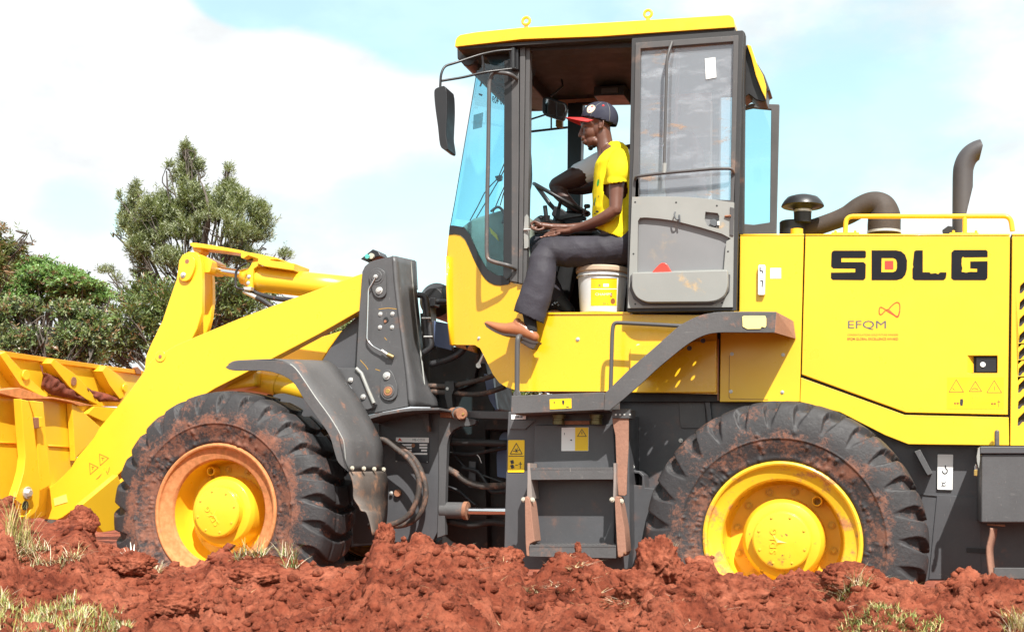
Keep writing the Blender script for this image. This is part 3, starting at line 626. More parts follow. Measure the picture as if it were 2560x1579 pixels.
for a, b, c, d in ((842, 1052, 788, 808), (1735, 1955, 790, 808)):
    plate('rail_foot', K((a, d), (a, c), (b, c), (b, d)), .60, .72, m_yel, hr, bev=.002)
for x in (873, 1022, 1765, 1935): bolt(*K((x, 783))[0], .63, 3.5, hr, m_yel)

# ------------------------------------------------------------------ cab lower body
def wf(x): return .50 + (.26 * max(0.0, (1322 - x) / 205.0) ** 1.35)
cl = G((120, 603), (160, 597), (205, 605), (238, 635), (265, 690), (300, 772), (330, 835), (358, 885), (385, 922), (415, 948), (455, 966), (500, 970), (548, 960), (570, 944), (600, 955), (650, 962)) + \
    S((1318, 711), (1318, 782.5), (1790, 788), (1796, 985), (1524, 978), (1300, 977), (1287, 974), (1266, 967), (1248, 956), (1232, 935), (1214, 897), (1200, 870), (1187, 862), (1126, 861), (1120, 800), (1117, 720), (1117, 650))
cb = plate('cab_body', cl, wf, .03, m_yelc, LD)
# the lower body's right half, flat and bright: a folded box edge beneath the door
plate('sill_box', S((1575, 981), (1575, 870), (1600, 860), (1790, 850), (1790, 981)), .47, .5, m_yelc, LD, bev=.006)
strokes('panel_seam', [(S((1796, 848), (1795, 1000)),)], 3.2, .4945, m_brn, LD)
for p in (G((343, 1352), )[0],): bolt(*p, wf(p[0]) + .001, 4.5, cb)
for p in G((1060, 1360), (1500, 1408)): bolt(*p, .499, 5.2, cb)
loft('cab_skirt', [[L(1117, 640, .72) + Vector((.0, k * .16, 0)), L(1117, 720, .72) + Vector((0, k * .16, 0)), L(1120, 800, .72) + Vector((0, k * .16, 0)), L(1126, 861, .72) + Vector((0, k * .16, 0))] for k in range(6)], m_yelc, LD, .01)
plate('cab_floor', S((1326, 785), (1850, 790), (1850, 1004), (1530, 1004), (1530, 970), (1326, 970)), .56, 1.75, m_blkd, LD)
# ------------------------------------------------------------------ cab frame
plate('pillar', S((1275, 112), (1298, 112), (1297, 400), (1294, 707), (1273, 703), (1276, 400)), .50, .56, m_frm, LD, bev=.008, seg=3)
plate('pillar', S((1299.5, 112), (1313, 112), (1309, 400), (1305.5, 709), (1295.5, 707), (1298.5, 400)), .485, .55, m_frm, LD, bev=.004)
plate('pillar', S((1314.5, 118), (1325, 118), (1322, 400), (1316, 711), (1307, 710), (1311, 400)), .50, .56, m_frm, LD, bev=.003)
plate('door_header', S((1258, 96), (1860, 78), (1858, 116), (1578, 119), (1321, 128), (1258, 128)), .51, .62, m_blkd, LD, bev=.004)
plate('gutter', S((1310, 112), (1578, 96), (1578, 99.5), (1310, 115.5)), .49, .512, m_rub, LD, bev=.002)
plate('sun_visor', E((248, 348), (700, 345), (692, 510), (500, 498), (470, 440), (430, 430), (390, 450), (370, 488), (330, 503), (300, 495), (268, 455), (250, 445)), .60, 1.66, m_blk, LD, bev=.01)
plate('door_sill_trim', S((1316, 781), (1575, 779), (1575, 785), (1316, 786)), .492, .60, m_yelc, LD, bev=.002)
plate('pillar', S((1843, 82), (1862, 80), (1858, 586), (1838, 586)), .50, .58, m_blkd, LD, bev=.006)
# roof
rf = plate('roof', fil(S((1137, 117), (1140, 97), (1150, 88), (1190, 81), (1300, 70), (1825, 38), (1834, 46), (1837, 68), (1500, 91), (1305, 98)), [2, 5, 4, 4, 8, 10, 4, 2, 8, 8], 3), .42, 1.85, m_yel, LD, bev=.022, seg=4)
plate('roof_underside', S((1142, 116), (1838, 70), (1838, 80), (1145, 124)), .44, 1.83, m_blkd, LD, bev=.004)
for x, y in ((1315.5, 53), (1620, 35)):
    r0 = 9.3 * mpp(x, y, .9); ri = 3.5 * mpp(x, y, .9); c = L(x, y, .9)
    P = [(r0 * math.cos(a), 0, r0 * math.sin(a)) for a in np.linspace(0, 2 * math.pi, 29)]
    bm = bmesh.new(); sweep(bm, P, ri, 10, cap=False); bmesh.ops.remove_doubles(bm, verts=bm.verts, dist=.002); bm_obj('lifting_eye', bm, m_yelw, rf, smooth=True, loc=c)
    tube('lifting_eye', [(x, y + 11, .9), (x, y + 24, .9)], 5 * mpp(x, y, .9), m_yelw, rf, 12)
plate('roof_tail', F((975, 190), (1000, 200), (1060, 320), (1110, 400), (1150, 505), (1128, 512), (1120, 575), (1095, 580), (1050, 565), (1005, 530), (965, 560), (965, 200)), .62, .80, m_blk, LD, bev=.02)
plate('roof_tail_trim', F((990, 193), (1018, 200), (1062, 330), (1100, 400), (1120, 470), (1118, 560), (1090, 505), (1050, 400), (1020, 280)), .58, .62, m_yel, LD, bev=.004)
# interior
loft('headliner', [[L(1321, 124, .62), L(1450, 118, .62), L(1580, 116, .62), L(1720, 110, .62), L(1840, 104, .62)], [L(1321, 205, 1.70), L(1450, 205, 1.70), L(1620, 205, 1.70), L(1740, 205, 1.70), L(1800, 205, 1.70)]], m_ceil, LD, .02, False)
plate('window_header', S((1300, 200), (1800, 195), (1800, 252), (1575, 255), (1440, 257), (1418, 268), (1300, 272)), 1.68, 1.75, m_ceil, LD, bev=.006)
plate('window_seal', S((1300, 270), (1419, 268), (1441, 256), (1800, 250), (1800, 256), (1441, 261), (1419, 273), (1300, 276)), 1.66, 1.70, m_blk, LD, bev=.003)
plate('radio', E((1283, 655), (1520, 640), (1512, 718), (1283, 725)), 1.35, 1.6, m_blk, LD, bev=.006)
plate('radio_face', E((1340, 668), (1465, 662), (1465, 700), (1340, 705)), 1.335, 1.35, m_frm, LD, bev=.001)
for k in range(5):
    tube('visor_hinge', [(*E((800 + k * 9, 610 - k * 10))[0], .62), (*E((812 + k * 9, 515 + k * 1))[0], .66)], .0015, m_frm, LD, 5)
plate('window_pillar', S((1419, 258), (1457, 256), (1452, 400), (1450, 560), (1416, 560), (1418, 400)), 1.66, 1.75, m_blk, LD, bev=.006)
plate('window_pillar', S((1268, 150), (1300, 150), (1296, 560), (1268, 560)), 1.66, 1.75, m_blk, LD, bev=.006)
plate('window_pillar', S((1780, 180), (1800, 180), (1796, 600), (1774, 600)), 1.66, 1.75, m_blk, LD, bev=.006)
plate('cab_panel', S((1584, 250), (1778, 250), (1776, 600), (1584, 600)), 1.58, 1.66, surf('seat_grey', (.42, .42, .43), .7, var=.15), LD, bev=.01)
plate('cab_wall', S((1290, 560), (1850, 540), (1850, 790), (1290, 790)), 1.68, 1.75, m_blk, LD)
plate('window_glass', S((1302, 272), (1418, 268), (1416, 560), (1302, 560)), 1.70, 1.705, g_far, LD, bev=0)
plate('window_glass', S((1798, 190), (1840, 190), (1840, 600), (1798, 600)), 1.70, 1.705, g_far, LD, bev=0)
plate('cab_wall', S((1600, 520), (1842, 520), (1842, 786), (1600, 786)), .62, .66, m_blk, LD)
# far mirror and its arms, seen through the far window
tube('mirror_arm', [(*E((790, 908))[0], 1.95), (*E((915, 868))[0], 1.95)], .008, m_blk, LD, 8)
tube('mirror_arm', [(*E((780, 998))[0], 1.95), (*E((1088, 963))[0], 1.95)], .010, m_blk, LD, 8)
tube('mirror_arm', [(*E((962, 880))[0], 1.95), (*E((962, 975))[0], 1.95)], .007, m_blk, LD, 8)
plate('mirror_bracket', E((995, 905), (1045, 905), (1045, 962), (995, 955)), 1.9, 1.94, surf('amber_shade', (.25, .13, .015), .4), LD, bev=.002)
tubec('mirror', [(*E((795, 1090))[0], 2.0), (*E((803, 1200))[0], 2.0), (*E((806, 1350))[0], 2.0), (*E((795, 1435))[0], 2.0), (*E((770, 1445))[0], 2.0)], [.008, .012, .014, .012, .006], m_blk, LD, 10)
# interior mirror
im = plate('interior_mirror', fil(E((895, 745), (930, 728), (1075, 780), (1085, 830), (1060, 905), (1040, 912), (915, 872), (893, 850)), 4, 3), 1.02, 1.05, m_blk, LD, bev=.006, seg=3)
plate('mirror_glass', fil(E((922, 745), (1068, 790), (1076, 830), (1050, 898), (925, 862), (914, 840)), 3, 3), 1.012, 1.02, m_mir, im, bev=0)
tube('mirror_stalk', [(*E((960, 730))[0], 1.05), (*E((1050, 650))[0], 1.1), (*E((1040, 600))[0], 1.1)], .008, m_blk, im, 8)
# steering wheel: a tilted ring
c0 = L(*P2((680, 345))[0], 1.05); e1 = (L(*P2((1060, 580))[0], 1.05) - L(*P2((300, 150))[0], 1.05)) / 2; e2 = Vector((0, .17, 0)) + Vector((0.0, 0, 0.012)) + e1.normalized() * .01
P = [tuple(c0 + e1 * math.cos(a) + e2 * math.sin(a)) for a in np.linspace(0, 2 * math.pi, 49)]
bm = bmesh.new(); sweep(bm, P, .0135, 12, cap=False); bmesh.ops.remove_doubles(bm, verts=bm.verts, dist=.002); sw = bm_obj('steering_wheel', bm, m_blk, LD, smooth=True)
hub = L(*P2((680, 600))[0], 1.05)
for a in (math.pi * .97, .15 * math.pi, 1.62 * math.pi):
    q = c0 + e1 * math.cos(a) + e2 * math.sin(a); bm = bmesh.new(); sweep(bm, [q, q * .35 + hub * .65 + Vector((-.01, 0, .0)), hub], [(.010, .016)] * 3, 8); bm_obj('spoke', bm, m_blk, sw, smooth=True)
plate('steering_column', P2((550, 600), (610, 460), (720, 510), (800, 570), (1050, 590), (1040, 640), (780, 680), (700, 700), (620, 680)), .98, 1.12, m_blk, sw, bev=.01)
tube('steering_shaft', [(*P2((690, 660))[0], 1.05), (*P2((640, 820))[0], 1.05), (*P2((560, 1500))[0], 1.05)], .045, m_blk, LD, 14)
tube('steering_knob', [(*P2((1070, 560))[0], .93), (*P2((1100, 500))[0], .93)], .007, m_blk, sw, 8)
lathe('steering_knob', [(0, -.016), (.02, -.012), (.024, 0), (.02, .012), (0, .016)], m_blk, sw, loc=L(*P2((1120, 475))[0], .93), axis='Z', n=20)
tube('lever', [(*P2((455, 470))[0], .95), (*P2((475, 640))[0], .95)], 5.6 * mpp(1365, 530, .95), m_blk, LD, 12)
tube('lever_boot', [(*P2((475, 630))[0], .95), (*P2((480, 730))[0], .95)], [.03, .02], m_blk, LD, 12)
tube('stalk', [(*P2((380, 655))[0], .95), (*P2((460, 680))[0], .95)], .009, m_blk, LD, 8)
plate('dashboard', P2((285, 660), (380, 595), (500, 650), (760, 760), (1200, 760), (1200, 900), (200, 900), (205, 740)), 1.0, 1.66, m_frm, LD, bev=.02)
plate('console', S((1140, 575), (1180, 545), (1262, 520), (1330, 545), (1330, 700), (1318, 782), (1200, 782), (1180, 720), (1150, 640)), .95, 1.66, m_grn, LD, bev=.03)
tubec('console_hose', [(*G((430, 430))[0], .93), (*G((480, 400))[0], .9), (*G((520, 440))[0], .93), (*G((515, 520))[0], .93)], .01, m_frm, LD, 8)
plate('yellow_tag', G((416, 545), (470, 600), (482, 645), (428, 590)), .91, .93, m_lyel, LD, bev=0)
plate('seat', S((1570, 600), (1745, 600), (1760, 690), (1570, 690)), .98, 1.5, m_blk, LD, bev=.05, seg=4)
plate('seat_back', S((1650, 330), (1735, 320), (1760, 600), (1670, 610)), 1.0, 1.46, surf('faded_seat', (.16, .09, .08), .7, var=.2), LD, bev=.05, seg=4)
# door lock plate on the pillar
plate('striker', G((690, 450), (698, 470), (700, 690), (690, 702), (668, 702), (665, 560), (672, 470)), .49, .52, m_lin, LD, bev=.003)
tube('striker_pin', [(*G((668, 565))[0], .485), (*G((718, 563))[0], .47)], .007, m_zinc, LD, 8)
# ------------------------------------------------------------------ cab glass
qg = S((1196, 150), (1276, 148), (1276, 680), (1272, 690)) + G((560, 900), (470, 897), (400, 855), (335, 745), (275, 605), (232, 548), (132, 532)) + S((1138, 500), (1165, 340), (1182, 240))
def wg(x): return wf(x) + .004
plate('quarter_glass', qg, wg, .005, g_front, LD)
band = G((122, 600), (128, 535), (150, 533), (232, 546), (275, 603), (335, 743), (400, 853), (470, 895), (560, 902), (562, 955), (545, 963), (500, 968), (455, 962), (418, 945), (388, 918), (360, 882), (333, 832), (303, 770), (268, 688), (240, 632), (206, 602), (160, 594))
plate('glass_gasket', band, lambda x: wf(x) - .006, .02, m_blk, LD)
plate('gasket_strip', S((1261, 150), (1279, 150), (1279, 690), (1266, 700), (1258, 690)), .498, .515, m_blk, LD, bev=.002)
strokes('gasket_edge', [(S((1124, 575), (1138, 500), (1165, 340), (1182, 240), (1196, 155)),)], 2.0, .735, m_blk, LD)
# windscreen: bowed sheet from the near front corner round to the far one
ed = crv([(1126, 572), (1138, 500), (1152, 420), (1165, 340), (1182, 240), (1197, 150)], 4)
rows = []
for j in range(11):
    t = j / 10; w = .755 + t * .93; bow = -.035 * math.sin(math.pi * t)
    rows.append([L(x, y, .755) + Vector((bow, w - .755, 0)) for x, y in ed])
ws = loft('windscreen', rows, g_front, LD, .005)
rows = []
for j in range(11):
    t = j / 10; w = .755 + t * .93; bow = -.035 * math.sin(math.pi * t)
    rows.append([L(x, y, .755) + Vector((bow, w - .755, 0)) for x, y in ((1117, 660), (1121, 600), (1126, 572))])
loft('cowl', rows, m_yelc, LD, .008)
# mirrored writing that is stuck on the windscreen, read from behind
def slant(X, Y): return X, Y + (X - 1240) * .22
wt_ = .95
text('windscreen_lettering', 'FOR HIRE', *E((545, 712))[0], 18, wt_, m_ink, ws, wpx=52, mirror=True, plane=slant, bold=.02)
text('windscreen_lettering', '0771 590 409', *E((515, 785))[0], 18, wt_, m_ink, ws, wpx=62, mirror=True, plane=slant, bold=.02)
sheet_poly('sticker', [E((545, 600), (625, 618), (622, 640), (548, 620))], wt_, m_slate, ws)
sheet_poly('sticker', [E((418, 655), (432, 612), (452, 618), (455, 640), (440, 632), (430, 655)), E((412, 705), (444, 715), (438, 728), (414, 718))], .80, m_ink, ws)
plate('permit_sticker', E((375, 870), (448, 850), (438, 962), (370, 980)), .82, .822, glass('pale_permit', (.5, .72, .78), .1, haze=.35, dcol=(.6, .62, .55)), ws, bev=0)
# wiper on the windscreen
for a in ([(275, 500), (330, 400), (380, 300), (430, 240), (480, 190), (540, 50)], [(310, 500), (400, 350), (470, 230), (500, 180), (545, 90)], [(440, 450), (490, 330), (545, 210)], [(495, 390), (520, 300), (560, 190)]):
    tube('wiper', [(*G(p)[0], 1.0) for p in a], .004, m_blk, ws, 6)
plate('wiper_hub', fil(G((455, 175), (505, 165), (500, 200), (470, 210)), 2), .98, 1.02, m_blk, ws, bev=.003)
# far side door standing open behind the cab
fd = plate('door', F((960, 612), (1025, 590), (1210, 596), (1190, 1480), (940, 1480)), 1.86, 1.90, m_frm, LD, holes=[F((964, 632), (1030, 618), (1155, 630), (1146, 1392), (1040, 1408), (950, 1400))], bev=.006)
plate('door_glass', F((960, 620), (1160, 620), (1150, 1470), (950, 1470)), 1.875, 1.88, g_side, fd, bev=0)
# ------------------------------------------------------------------ open near door
dr = plate('door', fil(S((1579.5, 96), (1858, 76), (1849, 400), (1841, 776), (1566.5, 779.5), (1574, 400)), 3, 2), .415, .455, m_rub, LD,
           holes=[S((1590, 108), (1846, 89), (1838, 400), (1831, 766), (1577, 769), (1584, 400))], bev=.005)
fr_o = S((1588.5, 107), (1846.5, 88), (1838.5, 400), (1832, 767), (1576, 770), (1583, 400))
fr_i = S((1601, 122), (1833, 104), (1827, 400), (1826, 500), (1597, 492), (1598, 400))
plate('door_frame', fr_o[:3] + S((1834, 508)) + S((1578, 494)) + fr_o[5:], .405, .445, m_frm, dr, holes=[fr_i], bev=.004)
plate('door_glass', S((1598, 118), (1836, 100), (1829, 510), (1594, 500)), .432, .438, g_door, dr, bev=0)
lo = P4((150, 122), (300, 118), (500, 117), (700, 124), (900, 142), (1060, 168), (1116, 174), (1103, 1163), (620, 1166), (110, 1172), (118, 1000))
rec = P4((208, 350), (225, 320), (280, 316), (420, 328), (560, 348), (800, 410), (1000, 470), (1085, 515), (1042, 540), (1035, 600), (1018, 806), (620, 815), (200, 832))
ll = plate('door_lining', lo, .400, .428, m_lin, dr, holes=[rec, P4((845, 262), (960, 275), (975, 300), (970, 420), (862, 396), (835, 330))], bev=.004, seg=3)
plate('lining_back', P4((190, 240), (1060, 240), (1060, 850), (190, 850)), .428, .436, surf('door_lining_recess', (.205, .208, .215), .45, var=.05, dust=.08, dcol=(.4, .3, .18)), dr, bev=0)
plate('door_pocket', fil(P4((152, 838), (1052, 812), (1056, 960), (1030, 1050), (960, 1098), (880, 1112), (280, 1116), (190, 1070), (148, 980)), [3, 3, 8, 12, 12, 10, 12, 16, 10], 3), .335, .402, m_lin, dr, bev=.02, seg=4)
plate('pocket_rim', fil(P4((132, 870), (148, 850), (165, 1000), (200, 1070), (290, 1128), (880, 1124), (980, 1100), (1040, 1050), (1066, 960), (1062, 850), (1078, 850), (1072, 1010), (1020, 1085), (900, 1143), (250, 1145), (165, 1085), (130, 1000)), 2, 2), .392, .402, m_frm, dr, bev=.002)
for p in P4((181, 171), (568, 174), (953, 205), (165, 659), (1058, 637), (182, 1133), (1002, 1121)): disc(*p, .3995, 2.3, .001, m_blk, dr, 'screw')
plate('door_lock', P4((1078, 215), (1114, 225), (1108, 490), (1074, 480)), .392, .405, m_frm, dr, bev=.002)
tube('lock_bolt', [(*P4((1028, 305))[0], .395), (*P4((1085, 300))[0], .385)], .007, m_rust, dr, 8)
plate('door_handle', fil(P4((886, 338), (925, 328), (955, 352), (958, 385), (930, 402), (895, 385)), 2), .395, .415, m_slate, dr, bev=.003)
plate('handle_tip', P4((958, 350), (975, 350), (975, 388), (958, 388)), .39, .40, m_wht, dr, bev=.001)
tubec('latch_loop', [(*P4((560, 262))[0], .38), (*P4((552, 290))[0], .375), (*P4((565, 330))[0], .375), (*P4((590, 330))[0], .38), (*P4((598, 290))[0], .38), (*P4((603, 370))[0], .39)], .005, m_slate, dr, 8)
tube('grab_bar', [(*F((486, 178))[0], .40), (*F((468, 230))[0], .37), (*F((452, 290))[0], .36), (*F((436, 900))[0], .36), (*F((432, 1060))[0], .36)], 3.8 * mpp(1660, 300, .36), m_frm, dr, 10, fillet=.03)
tube('cross_bar', [(*F((238, 1105))[0], .40), (*F((246, 1082))[0], .37), (*F((430, 1060))[0], .36), (*F((780, 1030))[0], .36), (*F((890, 1030))[0], .37), (*F((905, 1060))[0], .40)], 4.0 * mpp(1660, 430, .36), m_frm, dr, 10, fillet=.03)
tube('clamp_ring', [(*F((436, 995))[0], .36), (*F((434, 1062))[0], .36)], 5.2 * mpp(1660, 430, .36), m_lin, dr, 10)
tube('grab_bar_reflection', [(*F((500, 200))[0], .60), (*F((528, 270))[0], .60), (*F((512, 700))[0], .60), (*F((505, 920))[0], .60)], 4.6 * mpp(1690, 300, .6), surf('reflected_bar_brown', (.14, .05, .035), .5), LD, 10, fillet=.05)  # added brown tube standing in for the grab bar's reflection in the door glass
plate('paper_notice', F((708, 288), (778, 280), (785, 415), (715, 428)), .428, .431, m_wht, dr, bev=0)
RT = plate('red_wedge', crv(P4((340, 830), (375, 790), (415, 752), (440, 742), (475, 750), (500, 785), (525, 830)), 3) + P4((500, 860), (360, 860)), .36, .385, m_redp, None, bev=.006)
RT.matrix_world = ROOT; tag(RT, 'small red triangular plastic piece sticking up from the open door pocket', 'red plastic')

# ------------------------------------------------------------------ mirror, grab rails
mo = plate('side_mirror', crv(E((76, 720), (82, 675), (120, 656), (164, 660), (174, 800), (166, 1000), (172, 1060), (179, 1128), (150, 1129), (120, 1095), (104, 960), (86, 830)), 3, closed=True), .10, .26, m_blk, LD, bev=.018, seg=3)
for ps, r in (([(670, 378, .45), (560, 385, .40), (430, 412, .33), (250, 472, .25), (155, 500, .2), (128, 560, .18), (122, 665, .18)], .0085), ([(133, 612, .18), (300, 585, .27), (450, 548, .36), (690, 518, .46)], .0085), ([(440, 420, .34), (455, 545, .36)], .007)):
    tube('mirror_arm', [(*E((x, y))[0], w) for x, y, w in ps], r, m_blk, LD, 10, fillet=.05)
tube('mirror_pivot', [(*E((672, 368))[0], .46), (*E((672, 522))[0], .46)], .020, m_blk, LD, 14)
plate('pivot_bracket', E((640, 372), (712, 372), (712, 525), (655, 530)), .468, .50, m_blk, LD, bev=.004)
tube('pillar_grab_rail', [(*E((706, 600))[0], .49), (*E((650, 558))[0], .42), (*E((520, 545))[0], .42), (*E((493, 620))[0], .42), (*E((485, 1200))[0], .42), (*G((400, 400))[0], .42), (*G((397, 700))[0], .42), (*G((402, 778))[0], .42), (*G((450, 800))[0], .42), (*G((560, 825))[0], .42), (*G((610, 850))[0], .49)], 5.2 * mpp(1225, 400, .42), m_frm, LD, 12, fillet=.05)

# ------------------------------------------------------------------ tank, platform, steps
tank = plate('hydraulic_tank', Q2((100, 225), (960, 200), (1095, 245), (1095, 700), (1100, 1330), (1080, 1520), (60, 1520), (66, 1380), (74, 1000), (88, 500)), .30, .64, m_gryc, LD, bev=.006)
tb2 = plate('tank_panel', Q2((1100, 700), (1180, 712), (1215, 745), (1225, 850), (1315, 860), (1230, 1120), (1150, 1512), (1080, 1512)), .45, .64, m_gryc, LD, bev=.004, holes=[Q2((1110, 730), (1170, 732), (1200, 760), (1200, 832), (1110, 826))])
plate('tank_cover', Q2((316, 335), (962, 328), (976, 640), (970, 1340), (290, 1335), (302, 900)), .262, .30, m_gryc, tank, bev=.006)
plate('tank_gusset', Q2((120, 292), (325, 296), (240, 370), (112, 368)), .288, .30, m_gry, tank, bev=.002)
pf = plate('platform', fil(H((287, 664), (960, 640), (962, 768), (560, 785), (282, 796)), 2, 2), .045, .50, m_gryd, LD, bev=.006, seg=3)
lb = plate('warning_label', fil(H((564, 690), (722, 684), (723, 756), (566, 764)), 1.5), .042, .045, m_lyel, pf, bev=0)
sheet_poly('warning_pictogram', [H((655, 700), (668, 698), (672, 712), (664, 735), (656, 720)), H((592, 712), (604, 708), (600, 722)), H((684, 742), (705, 746), (704, 751), (684, 748))], .0405, m_ink, lb)
plate('serial_sticker', H((286, 802), (392, 801), (391, 835), (285, 836)), .286, .289, m_wht, tank, bev=0)
sheet_poly('serial_print', [H((314 + 8 * k, 811), (318 + 8 * k + (k % 3), 811), (318 + 8 * k + (k % 3), 827), (314 + 8 * k, 827)) for k in range(7)], .2845, m_ink, tank)
wl2 = plate('warning_label', fil(H((263, 987), (382, 987), (379, 1221), (259, 1221)), 2), .296, .2995, m_lyel, tank, bev=0)
strokes('warning_pictogram', [(H((322, 1010), (365, 1088), (278, 1088)), True), (H((300, 1068), (345, 1060)),), (H((312, 1050), (330, 1075)),), (H((330, 1046), (318, 1076)),), (H((266, 1103), (376, 1103)),), (H((316, 1168), (332, 1168)),), (H((351, 1145), (351, 1192)),), (H((340, 1160), (363, 1160)),)], 1.7, .2945, m_ink, wl2)
sheet_poly('warning_pictogram', [H((277, 1136), (300, 1130), (306, 1156), (284, 1162)), H((277, 1170), (300, 1164), (308, 1190), (286, 1196))], .2945, m_ink, wl2)
wl3 = plate('notice_label', fil(H((651, 896), (848, 893), (846, 1066), (649, 1066)), 1.5), .258, .262, m_wht, tank, bev=0)
sheet_poly('notice_half', [H((750, 895), (846, 895), (844, 1064), (748, 1064))], .2575, m_lyel, wl3)
strokes('warning_pictogram', [(H((799, 908), (831, 960), (767, 960)), True), (H((799, 925), (799, 945)),), (H((672, 935), (672, 948)),)], 1.4, .256, m_ink, wl3)
sheet_poly('smudge', [H((712, 985), (722, 980), (728, 990), (720, 993))], .256, m_ink, wl3)
for x0 in (455, 765):
    cxy = Q2((x0 + 60, 290))[0]; k = mpp(*cxy, .22)
    lathe('filler_cap', [(0, 12), (17, 12), (17, 4), (14, 3), (14, -2), (15, -3), (15, -12), (0, -12)], m_gold if False else surf('olive_metal', (.14, .12, .05), .35, metal=.5, var=.2), LD, loc=L(*cxy, .22), axis='Z', n=28).scale = (k, k, k)
plate('cap_strip', Q2((560, 300), (770, 300), (770, 330), (565, 330)), .25, .26, m_rust, LD, bev=.002)
# upper step
def teeth(name, x0, y0, x1, y1, w, par, n=34, amp=2.0, mat=None):
    pts = []
    for k in range(n + 1):
        t = k / n; pts.append((x0 + (x1 - x0) * t, y0 + (y1 - y0) * t - (amp if k % 2 else 0)))
    pts += [(x1, y1 + 4), (x0, y0 + 4)]
    return plate(name, pts, w, w + .004, mat or m_gryd, par, bev=0)
s1 = plate('step', Q2((276, 690), (968, 686), (966, 782), (276, 786)), .10, .115, m_gryd, LD, bev=.003)
loft('tread', [[L(*Q2((276, 688))[0], .10), L(*Q2((968, 684))[0], .10)], [L(*Q2((276, 688))[0], .10) + Vector((0, .155, 0)), L(*Q2((968, 684))[0], .10) + Vector((0, .155, 0))]], m_gryd, s1, .005, False)
teeth('tread_teeth', *Q2((276, 690))[0], *Q2((968, 686))[0], .099, s1)
s2 = plate('step', Q2((272, 1320), (985, 1324), (985, 1430), (272, 1415)), .06, .075, m_gryd, LD, bev=.003)
loft('tread', [[L(*Q2((272, 1322))[0], .065), L(*Q2((985, 1326))[0], .065)], [L(*Q2((272, 1322))[0], .065) + Vector((0, .18, 0)), L(*Q2((985, 1326))[0], .065) + Vector((0, .18, 0))]], m_gryd, s2, .005, False)
teeth('tread_teeth', *Q2((272, 1320))[0], *Q2((985, 1324))[0], .058, s2)
for k in range(2):
    a = L(*Q2((280, 1318))[0], .10 + .07 * k); p_ = Q2((280, 1316 - 10 * k), (980, 1320 - 10 * k)); teeth('tread_teeth', *p_[0], *p_[1], .12 + .08 * k, s2, 40, 1.8)
for xs, rub in (((258, 285, 295, 262), 236), ((965, 984, 975, 955), 985)):
    plate('step_rail', Q2((xs[0], 648), (xs[0] + 20, 648), (xs[0] + 22, 700), (xs[0] + 40 if rub < 500 else xs[0] + 16, 940), (xs[0] - 4, 940), (xs[0], 800)), .09, .25, m_rail, LD, bev=.002)
for q in (Q2((236, 930), (250, 918), (272, 940), (285, 1000), (318, 1290), (278, 1310), (268, 1345), (272, 1412), (250, 1408), (242, 1300), (238, 1100)), Q2((975, 935), (985, 918), (1008, 925), (1025, 1010), (1055, 1180), (1072, 1370), (1052, 1408), (1020, 1420), (1000, 1405), (992, 1300), (982, 1100))):
    plate('step_strap', q, .055, .20, m_strap, LD, bev=.004)
for p in Q2((228, 948), (300, 950), (955, 948), (1030, 960)): bolt(*p, .085, 6.5, LD, m_crm)
for p in Q2((1060, 1385), (1015, 1410)): bolt(*p, .05, 4, LD, m_rust)
plate('mud_flap', Q2((955, 275), (1090, 280), (1088, 520), (1078, 700), (1072, 905), (1060, 916), (1005, 912), (990, 700), (980, 420), (960, 330)), .14, .155, m_strap, LD, bev=.003)
plate('flap_hanger', Q2((950, 205), (1105, 205), (1098, 280), (955, 280)), .13, .30, m_gry, LD, bev=.003)
for x in (985, 1020, 1055, 1100): bolt(*Q2((x, 250))[0], .13, 2.6, LD)
for p in Q2((1080, 1168), (1078, 1232)): bolt(*p, .448, 9, LD, m_crm)
plate('frame_hanger', Q5((640, 1180), (950, 1180), (975, 1560), (680, 1560), (660, 1500)), .60, .66, m_gry, LD, bev=.004)
plate('frame_hanger', Q5((940, 1170), (1010, 1180), (1050, 1560), (1000, 1560)), .58, .66, m_gryc, LD, bev=.004)
bolt(*Q2((1125, 678))[0], .448, 5, LD)
for p in (H((1518, 990))[0],): bolt(*p, .605, 5.5, LD)
# fender over the rear wheel: skirt, perforated top plate, end cap
up = Q5((-180, 1010), (0, 907), (300, 658), (620, 376), (700, 320), (800, 268), (920, 220), (1050, 196), (1200, 189), (1500, 186), (1800, 188))
up = crv(up, 3)
lowr = crv(Q5((1780, 430), (1500, 430), (1200, 428), (1090, 433), (1000, 447), (900, 482), (800, 535), (700, 605), (620, 668), (400, 850), (200, 1035), (0, 1210)), 3)
fen = plate('fender', S((1510, 1025)) + S((1511.5, 983)) + up[4:] + lowr + S((1524, 1025)), .045, .057, m_gryd, LD, bev=.003)
def hole_cell(bm, p00, p10, p11, p01, rf_=.34):
    c = (p00 + p10 + p11 + p01) / 4; q = [bm.verts.new(p) for p in (p00, p10, p11, p01)]; ex_ = (p10 - p00) / 2; ey = (p01 - p00) / 2
    ring = []
    rr = rf_ * min(ex_.length, ey.length) * 2; exn, eyn = ex_.normalized(), ey.normalized()
    for k in range(12):
        a = math.pi * 2 * k / 12 - math.pi * .75; ring.append(bm.verts.new(c + exn * rr * math.cos(a) + eyn * rr * math.sin(a)))
    for s in range(4):
        a, b = q[s], q[(s + 1) % 4]; r4 = [ring[(s * 3 + j) % 12] for j in range(4)]
        bm.faces.new((a, r4[0], r4[1])); bm.faces.new((a, r4[1], r4[2], b)) ; bm.faces.new((b, r4[2], r4[3]))
bm = bmesh.new(); seg_n = 15; a0, a1 = Vector(Q5((60, 870))[0]), Vector(Q5((640, 372))[0])
wcols = [.055, .13, .20, .27, .34, .41, .50]
path = [(a0 + (a1 - a0) * k / seg_n) for k in range(seg_n + 1)] + [Vector(p) for p in crv(Q5((640, 372), (800, 272), (920, 224), (1050, 200)), 2)[1:]]
